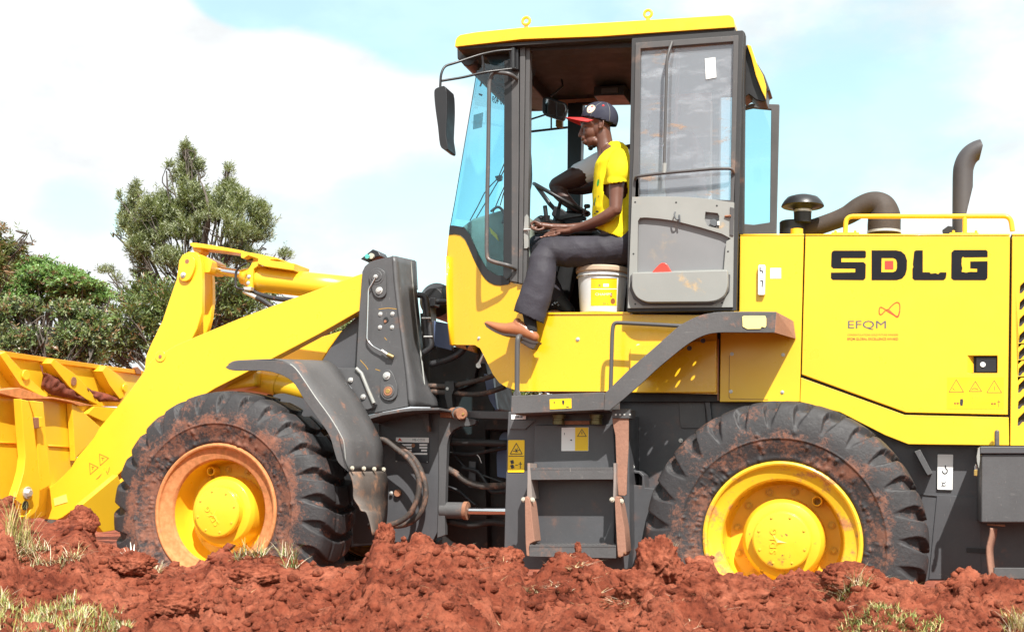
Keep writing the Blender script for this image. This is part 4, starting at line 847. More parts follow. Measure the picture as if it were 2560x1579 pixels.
for i in range(len(path) - 1):
    for k in range(len(wcols) - 1):
        w0, w1 = wcols[k], wcols[k + 1]; g0 = L(path[i].x, path[i].y, .055); g1 = L(path[i + 1].x, path[i + 1].y, .055)
        P4_ = [Vector((g0.x, w0, g0.z - .012)), Vector((g1.x, w0, g1.z - .012)), Vector((g1.x, w1, g1.z - .012)), Vector((g0.x, w1, g0.z - .012))]
        if 2 <= i < 22 and k in (0, 2, 3) and (i + k) % 3 == 0: hole_cell(bm, *P4_, rf_=.40)
        else: bm.faces.new([bm.verts.new(p) for p in P4_])
bmesh.ops.remove_doubles(bm, verts=bm.verts, dist=.0005)
ft = bm_obj('fender_tread', bm, m_gryc, fen); md = ft.modifiers.new('solid', 'SOLIDIFY'); md.thickness = .006
tp = crv(Q5((1050, 200), (1200, 193), (1500, 190), (1796, 192)), 3)
loft('fender_top', [[L(x, y, .055) for x, y in tp], [L(x, y, .055) + Vector((0, .25, 0)) for x, y in tp[:-1]] + [L(*Q5((1798, 190))[0], .046).lerp(L(*Q5((1994, 298))[0], .495), .56)], [L(x, y, .055) + Vector((0, .445, 0)) for x, y in tp[:-1]] + [L(*Q5((1994, 298))[0], .495)]], m_gryd, fen, .008)
e0, e1_ = L(*Q5((1798, 190))[0], .046), L(*Q5((1778, 430))[0], .046)
loft('fender_end', [[e0, e1_], [L(*Q5((1994, 298))[0], .495), L(*Q5((2022, 502))[0], .495)]], m_strap, fen, .008, False)
plate('reflector', Q5((1395, 240), (1420, 232), (1668, 232), (1680, 260), (1682, 345), (1665, 375), (1625, 362), (1610, 388), (1455, 390), (1400, 360)), .040, .045, m_refl, fen, bev=.002)
for p in H((1580, 320), (1680, 266)): disc(*p, .36, 6, .004, m_frm, fen, 'grommet')
# handrails at the steps
tube('step_handrail', [(*H((328, 660))[0], .30), (*H((330, 300))[0], .30), (*H((334, 238))[0], .30), (*H((352, 232))[0], .36), (*H((366, 262))[0], .50)], 6.4 * mpp(1294, 900, .3), m_frm, LD, 14, fillet=.03)
tube('step_handrail', [(*H((1008, 620))[0], .33), (*H((1020, 200))[0], .33), (*H((1030, 135))[0], .33), (*H((1100, 136))[0], .33), (*H((1560, 160))[0], .33)], 5.0 * mpp(1530, 870, .33), m_frm, LD, 14, fillet=.07)
disc(*H((328, 655))[0], .29, 10, .004, m_gry, LD, 'rail_flange')

# ------------------------------------------------------------------ front frame: tower, arms, crank
tw = plate('loader_tower', D((120, 1300), (165, 1045), (178, 800), (190, 590), (205, 400), (215, 260), (236, 215), (275, 180), (330, 162), (465, 130), (478, 330), (505, 560), (540, 820), (575, 1100), (598, 1365), (420, 1400), (200, 1440)), .72, .755, m_gry, LD, bev=.005, seg=3)
top_ = [(465, 130), (490, 129), (520, 133), (640, 168)]
lefts = crv([(465, 130), (478, 330), (505, 560), (540, 820), (575, 1100), (598, 1365)], 4)
rights = crv([(640, 168), (655, 400), (688, 720), (712, 960), (735, 1120), (775, 1225), (842, 1335), (848, 1372)], 4)
rows = []
for t, w in ((0, .722), (.06, .723), (.12, .728), (.17, .738), (.22, .756), (.30, .80), (.5, .90), (.75, 1.0), (1.0, 1.09)):
    row = []
    for k in range(len(lefts)):
        a = lefts[k]; b = rights[min(len(rights) - 1, int(round(k / (len(lefts) - 1) * (len(rights) - 1))))]
        x = a[0] + (b[0] - a[0]) * t; y = a[1] + (b[1] - a[1]) * t
        row.append(L(*D((x, y))[0], w))
    rows.append(row)
loft('tower_side', rows, m_gry, tw, .02)
strokes('weld', [(D((612, 168), (632, 420), (668, 760), (700, 990), (722, 1150), (742, 1360)),)], 2.6, .985, m_lin, tw) if False else None
tube('weld', [(*D(p)[0], w) for p, w in (((614, 172), 1.02), ((640, 470), 1.02), ((672, 760), 1.02), ((706, 1000), 1.0), ((724, 1160), .97), ((742, 1355), .93))], .006, m_lin, tw, 6)
plate('tower_flange', D((200, 1455), (400, 1410), (545, 1386), (620, 1378), (845, 1376), (846, 1396), (640, 1402), (545, 1412), (380, 1440), (210, 1490)), .66, 1.05, m_gryd, tw, bev=.004)
plate('tower_plate', B((1440, 585), (1380, 640), (1300, 720), (1150, 950), (1130, 1010), (1420, 1010)), .86, .90, m_gryc, LD, bev=.003)
plate('tower_top_edge', D((478, 128), (640, 165), (652, 400), (620, 400), (600, 180)), 1.62, 1.68, m_gryc, tw, bev=.003)
plate('pin_plate', fil(D((262, 300), (300, 240), (360, 228), (405, 260), (412, 440), (385, 472), (345, 478), (310, 450)), 12, 4), .702, .72, m_gry, tw, bev=.004)
for r, d in ((24, .004), (17, .010), (9, .014)): disc(*D((335, 298))[0], .703, r * .9, d, m_gry, tw)
bolt(*D((325, 300))[0], .69, 5.5, tw); bolt(*D((356, 415))[0], .702, 9.3, tw)
plate('pin_plate', fil(D((375, 1100), (400, 1065), (440, 1062), (470, 1100), (505, 1200), (500, 1280), (460, 1318), (400, 1315), (362, 1270), (360, 1180)), 8, 4), .702, .72, m_gry, tw, bev=.004)
for r, d, m_ in ((17, .006, m_gryd), (12, .010, m_rust), (6, .013, m_gold)): disc(*D((430, 1240))[0], .702, r, d, m_, tw)
bolt(*D((417, 1115))[0], .702, 9.8, tw)
for p in D((365, 608), (464, 606), (362, 716), (461, 716)): bolt(*p, .72, 5.6, tw)
disc(*D((412, 655))[0], .719, 7.5, .003, m_blk, tw, 'hole'); disc(*D((405, 668))[0], .716, 3.6, .004, m_rust, tw, 'stud')
tube('grease_pipe', [(*D(p)[0], .69) for p in ((322, 312), (300, 352), (268, 405), (255, 820), (300, 870), (375, 912), (410, 935))], .0058, m_chr, tw, 8, fillet=.02)
tube('pipe_fitting', [(*D((375, 905))[0], .69), (*D((425, 940))[0], .69)], .010, m_zinc, tw, 8); tube('pipe_fitting', [(*D((420, 938))[0], .69), (*D((472, 962))[0], .70)], .015, surf('greasy_brass', (.33, .24, .10), .4, metal=.4, var=.4), tw, 8)
strokes('paint_scrape', [(D((352, 566), (430, 558), (497, 565)),), (D((200, 985), (250, 1040), (262, 1062)),), (D((325, 1060), (362, 1072)),), (D((400, 800), (415, 820)),)], 1.6, .7185, surf('ochre_scrape', (.5, .28, .05), .6), tw)
# work light
wlg = plate('work_light', D((200, 155), (300, 74), (345, 90), (372, 132), (330, 138), (285, 178), (262, 182), (232, 168)), .95, 1.10, m_blk, LD, bev=.006)
disc(*D((296, 135))[0], .945, 7.5, .02, m_crm, wlg, 'lamp_body'); disc(*D((268, 140))[0], .94, 6.2, .03, m_lens, wlg, 'lens')
# near lift arm
armp = S((905, 683), (700, 757), (600, 795), (492, 840), (440, 862), (380, 898)) + A((1030, 1090), (955, 1195), (880, 1290), (800, 1385), (720, 1480)) + P5((760, 740), (700, 815), (620, 905), (570, 990), (500, 1062), (420, 1135), (370, 1168), (322, 1185), (316, 1240), (302, 1392), (350, 1406), (460, 1413), (500, 1395), (570, 1345), (652, 1295), (800, 1180), (950, 1050)) + \
    S((350, 1132), (400, 1080), (470, 1012), (538, 971), (621, 928.6), (675, 900), (800, 834), (895.6, 779), (905, 775))
arm = plate('lift_arm', armp, .755, .85, m_yel, LD, bev=.008, seg=3)
far = [(x + 62, y + 16) for x, y in armp]
plate('lift_arm', B((1310, 710), (1200, 860), (1150, 950), (700, 1010), (760, 930), (900, 850), (1100, 775)), 1.78, 1.88, m_yel, LD, bev=.008)
plate('lift_arm', [L_ for L_ in S((905, 700), (700, 772), (492, 856), (300, 1030), (200, 1160), (190, 1290), (260, 1270), (400, 1120), (540, 1000), (680, 930))], 1.90, 1.98, m_yel, LD, bev=.008)
plate('arm_cross_tube', S((520, 925), (600, 905), (640, 925), (640, 965), (560, 975), (520, 965)), .86, 1.9, m_yel, LD, bev=.03, seg=4)
disc(*A((1168, 960))[0], .755, 15, .006, m_yel, arm, 'arm_boss'); disc(*A((1164, 962))[0], .747, 4.5, .002, m_rust, arm, 'grease_hole')
disc(*A((1095, 1190))[0], .755, 6, .001, m_yel, arm, 'grease_hole')
wlp = [(P5((800, 882), (873, 915), (806, 974)), True), (P5((720, 955), (790, 990), (726, 1046)), True), (P5((815, 912), (838, 916)),), (P5((827, 913), (824, 935)),), (P5((738, 984), (756, 988)),), (P5((747, 986), (744, 1008)),),
       (P5((775, 1085), (805, 1060)),), (P5((855, 1020), (868, 1045)),), (P5((880, 988), (872, 1030)),), (P5((786, 1078), (815, 1045)),)]
strokes('warning_pictogram', wlp, 1.3, .7535, m_brn, arm)
# lift cylinder under the arm
tubec('lift_cylinder', [(*p, 1.02) for p in S((520, 955), (600, 945), (700, 960), (800, 985))], 30 * mpp(640, 950, 1.02), m_yel, LD, 24, 4)
tube('cylinder_band', [(*S((692, 958))[0], 1.02), (*S((700, 960))[0], 1.02)], 32 * mpp(640, 950, 1.02), m_yel, LD, 24)
plate('frame_top_plate', B((760, 1215), (960, 1190), (1200, 1300), (1600, 1420), (1600, 1600), (800, 1400)), .95, 1.6, m_gryc, LD, bev=.004)
# bell crank (two plates) and tilt cylinder
cr1 = A((1292, 330), (1300, 265), (1325, 222), (1370, 200), (1420, 202), (1450, 228), (1463, 290), (1469, 450), (1466, 640), (1450, 700), (1432, 760), (1405, 815), (1330, 950), (1200, 1100), (1050, 1110), (1040, 1085), (1050, 1050), (1060, 960), (1092, 880), (1180, 700), (1240, 520), (1282, 400))
bc = plate('bell_crank', cr1, 1.16, 1.21, m_yel, LD, bev=.008, seg=3)
plate('crank_plate', A((1470, 245), (1505, 270), (1528, 320), (1543, 400), (1546, 560), (1530, 690), (1505, 775), (1440, 900), (1300, 1000), (1380, 800), (1440, 680)), 1.44, 1.49, m_yel, bc, bev=.008)
plate('crank_rust_edge', A((1455, 655), (1462, 660), (1450, 740), (1435, 800), (1412, 812), (1440, 740)), 1.20, 1.22, m_org, bc, bev=0)
plate('crank_rust_edge', A((1520, 672), (1533, 672), (1520, 740), (1508, 776), (1490, 782)), 1.46, 1.50, m_org, bc, bev=0)
pd = crv(A((1303, 300), (1325, 240), (1370, 228), (1410, 250), (1415, 310), (1390, 380), (1360, 412), (1320, 412), (1300, 380), (1302, 340)), 3, closed=True)
plate('crank_pin_plate', pd, 1.135, 1.16, m_yel, bc, bev=.005)
disc(*A((1360, 272))[0], 1.136, 6, .002, m_rust, bc, 'grease_hole'); bolt(*A((1332, 370))[0], 1.134, 7.2, bc)
plate('cylinder_clevis', fil(A((1445, 215), (1500, 240), (1545, 268), (1525, 350), (1468, 352), (1460, 290)), 4, 3), 1.22, 1.44, m_yel, LD, bev=.02, seg=3)
tube('cylinder_rod', [(*B((250, 228))[0], 1.33), (*B((545, 272))[0], 1.33)], 10.8 * mpp(560, 680, 1.33), m_chr, LD, 20)
kx = mpp(650, 700, 1.33)
bar_p = [B((525, 285))[0], B((560, 288))[0], B((590, 296))[0], B((600, 300))[0], B((660, 308))[0], B((700, 312))[0], B((715, 314))[0], B((1000, 346))[0], B((1480, 398))[0]]
bm = bmesh.new(); sweep(bm, [L(*p, 1.33) for p in bar_p], [x * kx for x in (20, 22, 27, 34, 34, 33, 31, 31, 31)], 28); bm_obj('tilt_cylinder', bm, m_yel, LD, smooth=True)
plate('cylinder_bracket', B((600, 175), (665, 165), (650, 200), (612, 225), (605, 280), (600, 390), (560, 388), (565, 300), (575, 220)), 1.20, 1.23, m_yel, LD, bev=.003)
for p in B((574, 288), (568, 338)): bolt(*p, 1.198, 5, LD)
gd = plate('guard_bar', B((108, 20), (160, 22), (300, 42), (530, 84), (525, 108), (400, 88), (200, 62), (170, 60), (140, 58), (112, 45)), 1.22, 1.44, m_yel, LD, bev=.004)
plate('guard_post', fil(B((128, 52), (200, 60), (200, 90), (180, 108), (160, 100), (135, 85)), 3), 1.27, 1.39, m_yel, gd, bev=.01)
plate('guard_plate', B((512, 88), (620, 104), (800, 140), (800, 152), (665, 158), (648, 148), (570, 120), (530, 145), (510, 138)), 1.20, 1.44, m_yel, gd, bev=.003)
plate('guard_box', B((652, 122), (705, 130), (742, 160), (934, 184), (925, 240), (700, 208), (640, 185), (645, 150)), 1.18, 1.44, m_yel, gd, bev=.005)
tube('valve', [(*B((575, 130))[0], 1.3), (*B((580, 165))[0], 1.3)], .03, m_blk, LD, 10)
tubec('hydraulic_hose', [(*B(p)[0], 1.16) for p in ((560, 180), (520, 200), (478, 240), (470, 300), (475, 370), (530, 390))], .010, m_hosb, LD, 8)
tube('hose_fitting', [(*B((535, 405))[0], 1.2), (*B((640, 455))[0], 1.2)], .017, m_zinc, LD, 10)
plate('hose_block', B((530, 368), (592, 368), (588, 395), (530, 390)), 1.17, 1.22, m_zinc, LD, bev=.002)
tubec('hydraulic_hose', [(*B(p)[0], 1.2) for p in ((636, 452), (690, 480), (760, 530), (830, 600))], .022, m_hosb, LD, 10)
tubec('hydraulic_hose', [(*B(p)[0], 1.26) for p in ((590, 400), (680, 435), (800, 462), (950, 478), (1150, 520))], .020, m_hosb, LD, 10)
# hoses right of the tower
tube('bent_pipe', [(*D(p)[0], .98) for p in ((672, 450), (735, 458), (750, 560), (768, 700), (784, 880), (722, 925))], 7.6 * mpp(1070, 780, .98), m_hosb, LD, 12, fillet=.07)
for p in D((742, 640), (757, 793)): disc(*p, .95, 0.1, .001, m_zinc, LD, 'pin'); tube('pipe_clamp', [(*D((p[0] * 0, 0))[0], .95)] * 0 or [(p[0] - 11, p[1], .96), (p[0] + 11, p[1], .96)], .007, m_zinc, LD, 8)
tube('cross_pipe', [(*D(p)[0], 1.1) for p in ((760, 505), (925, 508))], .020, m_blk, LD, 12); plate('pipe_block', D((772, 470), (815, 475), (812, 540), (768, 545)), 1.05, 1.15, m_blk, LD, bev=.004)
plate('valve_block', D((700, 480), (760, 475), (765, 870), (735, 880)), 1.04, 1.2, m_gryc, LD, bev=.004)
plate('blue_guard', D((790, 660), (950, 690), (950, 905), (800, 868)), 1.15, 1.2, m_blue, LD, bev=.003)
lathe('air_tank', [(0, -.35), (.08, -.35), (.13, -.28), (.13, .28), (.08, .35), (0, .35)], m_blk, LD, loc=L(*D((925, 535))[0], 1.55), n=32)
# front frame below the tower
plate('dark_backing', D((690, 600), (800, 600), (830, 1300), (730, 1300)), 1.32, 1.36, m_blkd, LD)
plate('chassis_frame', I((-50, 395), (545, 350), (548, 600), (540, 1160), (500, 1240), (-50, 1260)), .97, 1.03, m_gryc, LD, bev=.003)
plate('hinge_plate', I((540, 372), (640, 376), (780, 405), (800, 410), (790, 440), (745, 452), (690, 455), (640, 480), (612, 520), (598, 580), (590, 800), (582, 1100), (584, 1200), (530, 1220), (541, 800)), .955, 1.01, m_gry, LD, bev=.003)
plate('tooth_bracket', I((395, 362), (470, 362), (478, 490), (462, 492), (445, 450), (430, 400), (400, 385)), .90, .94, m_gryd, LD, bev=.003)
ip = plate('maker_plate', I((245, 527), (475, 529), (470, 705), (243, 690)), .962, .968, m_ink, LD, bev=0)
sheet_poly('plate_heading', [I((247, 529), (474, 531), (473, 566), (246, 562))], .9605, m_wht, ip)
text('plate_lettering', 'ME-CO31', *I((362, 555))[0], 6, .9595, m_slate, ip, wpx=30)
sheet_poly('plate_lines', [I((a, y), (b, y), (b, y + 12), (a, y + 12)) for a, b, y in ((272, 355, 575), (408, 462, 575), (272, 355, 594), (408, 462, 594), (300, 355, 613), (420, 460, 613), (330, 462, 636))], .9605, m_wht, ip)
sheet_poly('plate_emblem', [I((256, 558), (272, 532), (292, 558), (272, 550))], .9595, m_red, ip); disc(*I((366, 585))[0], .9595, 5, .004, m_rust, ip, 'mud_spot')
for p in I((250, 692), (463, 698)): bolt(*p, .966, 2.2, ip)
for off in (0, 1):
    pts = ((60, 560), (150, 560 - 20 * (1 - off)), (245, 605 - 30 * off), (335, 680 - 40 * off), (400 + 10 * off, 800 - 60 * off), (398 + 55 * off, 930 - 30 * off), (345 + 70 * off, 1050), (250 + 60 * off, 1118 + 10 * off), (150, 1135), (60, 1138))
    tubec('hydraulic_hose', [(*I(p)[0], .78 + .08 * off) for p in pts], 7.2 * mpp(1040, 1250, .8), m_hose, LD, 12)
bolt(*I((215, 912))[0], .95, 5, LD); disc(*I((262, 912))[0], .96, 9, .02, m_rust, LD, 'clevis_pin')
tube('pivot_pin', [(*I((640, 365))[0], 1.0), (*I((700, 368))[0], .86)], 15 * mpp(1150, 1033, .9), m_rust, LD, 20)
lathe('pivot_bearing', [(0, -.12), (13, -.12), (14, -.1)], m_gryd, LD) if False else None
disc(*I((690, 368))[0], .93, 17, .05, m_gryd, LD, 'bearing'); disc(*I((704, 369))[0], .86, 12.5, .01, m_rust, LD, 'bearing_cap'); disc(*I((710, 369))[0], .849, 3, .006, m_gold, LD, 'grease_nipple')
plate('pivot_arm', I((548, 340), (640, 335), (640, 395), (548, 392)), .93, 1.0, m_rust, LD, bev=.006)
plate('tie_bar', I((735, 347), (1050, 352), (1050, 406), (735, 397)), .97, 1.03, m_gry, LD, bev=.004)
tube('steering_cylinder', [(*I((560, 1030))[0], 1.0), (*I((738, 1032))[0], 1.0)], 20.5 * mpp(1140, 1275, 1.0), m_gryd, LD, 24)
tube('cylinder_head', [(*I((715, 1032))[0], 1.0), (*I((742, 1033))[0], 1.0)], 22.5 * mpp(1140, 1275, 1.0), m_rust, LD, 24)
tube('steering_rod', [(*I((735, 1033))[0], 1.0), (*I((1040, 1038))[0], 1.0)], 9.6 * mpp(1200, 1275, 1.0), m_chr, LD, 20)
# dim middle of the machine: articulation block, cross members and hoses
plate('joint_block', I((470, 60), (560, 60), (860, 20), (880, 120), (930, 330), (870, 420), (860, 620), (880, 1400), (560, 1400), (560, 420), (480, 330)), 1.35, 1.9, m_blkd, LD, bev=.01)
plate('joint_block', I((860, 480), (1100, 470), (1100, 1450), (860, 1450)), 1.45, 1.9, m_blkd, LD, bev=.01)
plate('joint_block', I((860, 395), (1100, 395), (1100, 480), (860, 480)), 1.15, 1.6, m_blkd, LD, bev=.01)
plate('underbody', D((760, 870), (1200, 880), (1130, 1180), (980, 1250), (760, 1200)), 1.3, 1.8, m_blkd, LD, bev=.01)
plate('sky_reflection_plate', I((850, 90), (868, 100), (915, 120), (922, 200), (940, 335), (932, 345), (892, 280), (868, 200)), 1.28, 1.33, m_blue, LD, bev=.004)  # added plate, its blue colour imitates sky reflected in the joint
plate('sky_reflection_plate', fil(I((960, 520), (985, 492), (1060, 488), (1060, 820), (942, 800), (938, 660)), 4, 3), 1.30, 1.4, m_blue, LD, bev=.01)  # second plate with the sky's blue reflection put into its colour
plate('spring_hook', [(0, 0)] * 0 or D((1150, 1020), (1170, 1000), (1205, 935), (1212, 940), (1182, 1015), (1190, 1040), (1170, 1052), (1152, 1042)), .95, .96, m_zinc, LD, bev=0)
for pts, r, m_ in (([(470, 175), (600, 178), (720, 160), (860, 125), (960, 90)], 6.5, m_hose), ([(490, 215), (640, 225), (780, 235), (880, 222), (1000, 180)], 6.5, m_hose), ([(600, 200), (640, 600), (690, 700), (760, 755), (1010, 850)], 3, m_blk),
                    ([(590, 740), (660, 780), (740, 835), (860, 865), (1020, 855)], 8.5, m_hose), ([(600, 560), (800, 565), (1020, 572)], 9, m_blkd), ([(620, 640), (760, 648), (880, 625), (1020, 598)], 5, m_hosb),
                    ([(590, 870), (680, 900), (740, 950), (800, 1000)], 5, m_hosb), ([(700, 740), (800, 760), (860, 830), (900, 900), (1010, 900)], 5, m_hosb), ([(600, 1100), (760, 1130), (900, 1110), (1010, 1120)], 9, m_blkd), ([(480, 30), (620, -10), (700, -60), (730, -110)], 8, m_hosb)):
    tubec('hose', [(*I(p)[0], 1.18 - .12 * (r > 6)) for p in pts], r * mpp(1200, 1200, 1.15), m_, LD, 10)
plate('hose_clamp', I((582, 145), (645, 143), (648, 200), (632, 240), (640, 340), (600, 330), (580, 240)), 1.02, 1.10, m_blk, LD, bev=.004); bolt(*I((600, 195))[0], 1.02, 4, LD)
plate('bracket_strip', P7((975, 470), (1048, 475), (1040, 750), (968, 750)), 1.2, 1.25, m_gryc, LD, bev=.004)
tubec('wire', [(*P7(p)[0], 1.1) for p in ((1062, 405), (1085, 430), (1100, 470), (1108, 490))], .003, m_wht, LD, 6)
# ------------------------------------------------------------------ front fender
crease = crv(Q6((390, 120), (480, 140), (560, 190), (640, 300), (720, 420), (830, 570), (920, 720), (945, 800), (960, 1002)), 4)
inner = crv(Q6((720, 130), (820, 140), (890, 190), (985, 330), (1060, 430), (1150, 590), (1222, 735), (1250, 840), (1255, 990)), 4)
rows = []
for t in (0, .25, .5, .75, 1): rows.append([L(*(Vector(a) * (1 - t) + Vector(b) * t), .09 + .55 * t) for a, b in zip(crease, inner)])
ffn = loft('fender', rows, m_gryd, LD, .010)
frontp = crv(Q6((10, 185), (80, 135), (200, 128), (390, 120)), 4)
frb = crv([(x + 86, y + 3) for x, y in Q6((60, 165), (120, 135), (230, 128), (440, 122))], 4)
loft('fender_front', [[L(*a, .09) for a in frontp], [L(*(Vector(a) * .5 + Vector(Q6((720, 130))[0]) * .5), .36) for a in frontp], [L(*Q6((700 + k, 131))[0], .62) for k in range(len(frontp))]], m_gryd, ffn, .01) if False else None
sk = crv(Q6((10, 183), (35, 160), (85, 135), (200, 127), (330, 127), (420, 130), (500, 150), (560, 190), (640, 300), (720, 420), (830, 570), (920, 720), (945, 800), (958, 1004)), 3)
sk2 = crv(Q6((975, 1005), (900, 930), (870, 850), (830, 720), (750, 600), (640, 450), (560, 320), (490, 260), (400, 225), (300, 208), (100, 208), (40, 200)), 3)
plate('fender_skirt', sk + sk2, .075, .088, m_gryd, ffn, bev=.003)
tube('fender_crease', [(*p, .082) for p in crease[6:]], .006, m_lin, ffn, 8)
fl0 = crv(Q6((985, 1004), (1010, 1070), (1020, 1130), (1022, 1210), (1060, 1270), (1082, 1310), (1120, 1320), (1150, 1400), (1170, 1500)), 3)
fl1 = crv(Q6((1268, 1000), (1285, 1060), (1290, 1130), (1288, 1210), (1286, 1270), (1285, 1310), (1280, 1370), (1270, 1440), (1250, 1510)), 3)
loft('mud_flap', [[L(*(Vector(a) * (1 - t) + Vector(b) * t), .12 + .52 * t) for a, b in zip(fl0, fl1)] for t in (0, .3, .6, 1)], surf('scuffed_rubber_flap', (.115, .095, .082), .65, dust=.35, dscale=8, dcol=(.32, .17, .10), var=.25, bump=.1, fine=.3), ffn, .008)
for k, p in enumerate(Q6((1010, 975), (1102, 978), (1184, 982), (1257, 985))): bolt(*p, .12 + .165 * k, 5.6, ffn, m_crm)
plate('fender_mount', Q6((880, 188), (1040, 188), (1075, 235), (1185, 470), (1165, 500), (1130, 515), (1105, 512), (1000, 340)), .66, .72, m_gry, ffn, bev=.004)
tube('fender_mount_edge', [(*Q6(p)[0], .655) for p in ((1040, 190), (1082, 230), (1130, 350), (1180, 465))], .014, m_lin, ffn, 8)
for p in Q6((997, 283), (1096, 414)): bolt(*p, .655, 6.8, ffn)
for p in Q6((952, 322), (1022, 470)): disc(*p, .60, 6, .004, m_gryd, ffn, 'dent')
loft('fender_top', [[L(*a, .09) for a in crv(Q6((35, 160), (85, 135), (200, 127), (330, 122), (400, 121)), 3)], [L(*a, .62) for a in crv(Q6((380, 140), (420, 134), (520, 130), (640, 128), (725, 130)), 3)]], m_gryd, ffn, .008)
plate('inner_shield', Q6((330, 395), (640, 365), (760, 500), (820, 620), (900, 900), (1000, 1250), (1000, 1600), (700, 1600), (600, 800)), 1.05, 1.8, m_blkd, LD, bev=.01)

# ------------------------------------------------------------------ bucket
ub = L(*P5((100, 80))[0], .45).x; z_ = lambda px, py, du=0: Lu(px, py, ub + du)
def uplate(name, pts, du, th, mat, parent, bev=.004):
    bm = bmesh.new(); a = [bm.verts.new(Lu(x, y, ub + du)) for x, y in pts]; b = [bm.verts.new(v.co + Vector((-th, 0, 0))) for v in a]; k = len(a)
    bm.faces.new(a); bm.faces.new(list(reversed(b)))
    for i in range(k): bm.faces.new((a[i], b[i], b[(i + 1) % k], a[(i + 1) % k]))
    return bm_obj(name, bm, mat, parent, bev=bev)
bk = uplate('bucket', P5((-300, 60), (-60, 80), (0, 90), (420, 150), (850, 205), (1180, 245), (1180, 520), (960, 500), (640, 500), (380, 440), (150, 400), (-300, 330)), 0, .05, m_yel, LD)
uplate('bucket_rim', P5((-300, 10), (0, 50), (420, 113), (850, 172), (1100, 206), (1180, 220), (1180, 255), (1100, 240), (850, 205), (420, 152), (120, 112), (-300, 50)), .03, .09, m_org, bk)
uplate('bucket_end', P5((1085, 190), (1110, 182), (1140, 215), (1135, 240), (1100, 240)), .04, .03, m_rust, bk)
uplate('bucket_back_plate', P5((-300, 330), (-10, 395), (170, 440), (390, 440), (560, 470), (620, 900), (600, 1300), (300, 1400), (-300, 1420)), .18, .06, m_yelw if False else m_yel, bk)
uplate('bucket_back_plate', P5((700, 560), (760, 500), (960, 520), (930, 600), (830, 620)), .10, .05, m_yel, bk)
uplate('bucket_back_plate', P5((600, 480), (760, 495), (980, 515), (900, 660), (700, 860), (600, 920)), .05, .05, m_yel, bk)
uplate('bucket_back_plate', P5((650, 495), (760, 500), (712, 555)), .02, .01, m_org, bk)
# gussets: sloping ribs standing off the back
for q in (((-5, 80), (45, 62), (210, 250), (390, 412), (360, 430), (300, 400), (165, 330)), ((405, 155), (432, 118), (590, 230), (655, 290), (810, 480), (790, 488), (690, 440), (560, 345)), ((820, 215), (855, 175), (960, 250), (1040, 330), (1000, 420), (965, 440), (880, 330))):
    uplate('gusset', P5(*q), .10, .10, m_yel, bk)
for x, y, r in ((203, 248, 12), (1003, 350, 11)): 
    c = Lu(*P5((x, y))[0], ub + .105); lathe('round_pad', [(0, .012), (r * .0032, .012), (r * .0034, 0)], m_yel, bk, loc=c, n=24).rotation_euler = (0, 0, R(-90))
c = Lu(*P5((594, 298))[0], ub + .108); lathe('lifting_hole', [(0, .002), (.033, .002), (.036, 0)], m_rust, bk, loc=c, n=24).rotation_euler = (0, 0, R(-90))
uplate('bucket_shelf', P5((-300, 310), (0, 370), (160, 350), (360, 420), (420, 425), (620, 460), (760, 495), (640, 497), (570, 468), (430, 440), (170, 440), (0, 396), (-300, 340)), .26, .10, m_yeld, bk)
for q in (((165, 445), (235, 452), (250, 560), (270, 650), (300, 900), (318, 1100), (315, 1300), (290, 1340), (205, 1415), (190, 1400), (240, 1350), (264, 1290), (255, 1240), (120, 1250), (180, 1100), (200, 900), (185, 700)),):
    pass
e_ = P5((170, 440), (230, 455), (262, 560), (280, 700), (300, 900), (320, 1080), (322, 1200), (315, 1300), (290, 1350), (210, 1415), (190, 1385), (235, 1352), (250, 1320), (225, 1310), (205, 1340), (180, 1330), (175, 1290), (120, 1250), (165, 1120), (192, 1020), (205, 900), (190, 740))
def lplate(name, pts, w0, w1, mat, parent, bev=.004): return plate(name, pts, w0, w1, mat, parent, bev=bev)
ear = uplate('hinge_ear', e_, .34, .07, m_yel, bk, .006)
uplate('hinge_ear', P5((275, 455), (350, 465), (372, 700), (400, 980), (412, 1130), (320, 1180), (312, 1000), (300, 800), (290, 600)), .30, .07, m_yel, bk, .006)
uplate('ear_web', P5((235, 455), (290, 460), (300, 660), (270, 560)), .31, .03, m_yelw, bk)
uplate('pin_block', P5((275, 590), (332, 588), (334, 670), (285, 678)), .345, .05, m_rust, bk); uplate('pin_block', P5((318, 586), (345, 586), (347, 666), (322, 668)), .352, .05, m_yel, bk)
uplate('ear_rib', P5((575, 470), (600, 480), (815, 670), (800, 720), (620, 905), (605, 940), (592, 700)), .24, .05, m_yel, bk, .006)
c = Lu(*P5((218, 1194))[0], ub + .345); b_ = bolt_at(c, .045, bk, m_zinc); b_.rotation_euler = (0, 0, R(90))
c = Lu(*P5((203, 1296))[0], ub + .345); lathe('pin_hole', [(0, .003), (.035, .003), (.035, 0)], m_blk, bk, loc=c, n=20).rotation_euler = (0, 0, R(-90))
bm = bmesh.new()
def tline(x0, y0, x1, y1, du, r=.008): sweep(bm, [Lu(*P5((x0, y0))[0], ub + du), Lu(*P5((x1, y1))[0], ub + du)], r, 6)
tline(-60, 785, 190, 802, .185); tline(390, 815, 595, 832, .185); bm_obj('weld_seam', bm, m_org, bk, smooth=True)
plate('bucket_side', S((205, 1265), (300, 1185), (320, 1300), (300, 1335), (250, 1325)), 1.15, 1.2, m_yel, LD) if False else None
uplate('bucket_floor_side', P5((655, 1295), (950, 1050), (980, 1150), (1000, 1480), (830, 1512), (740, 1400)), .9, .05, m_yel, bk)
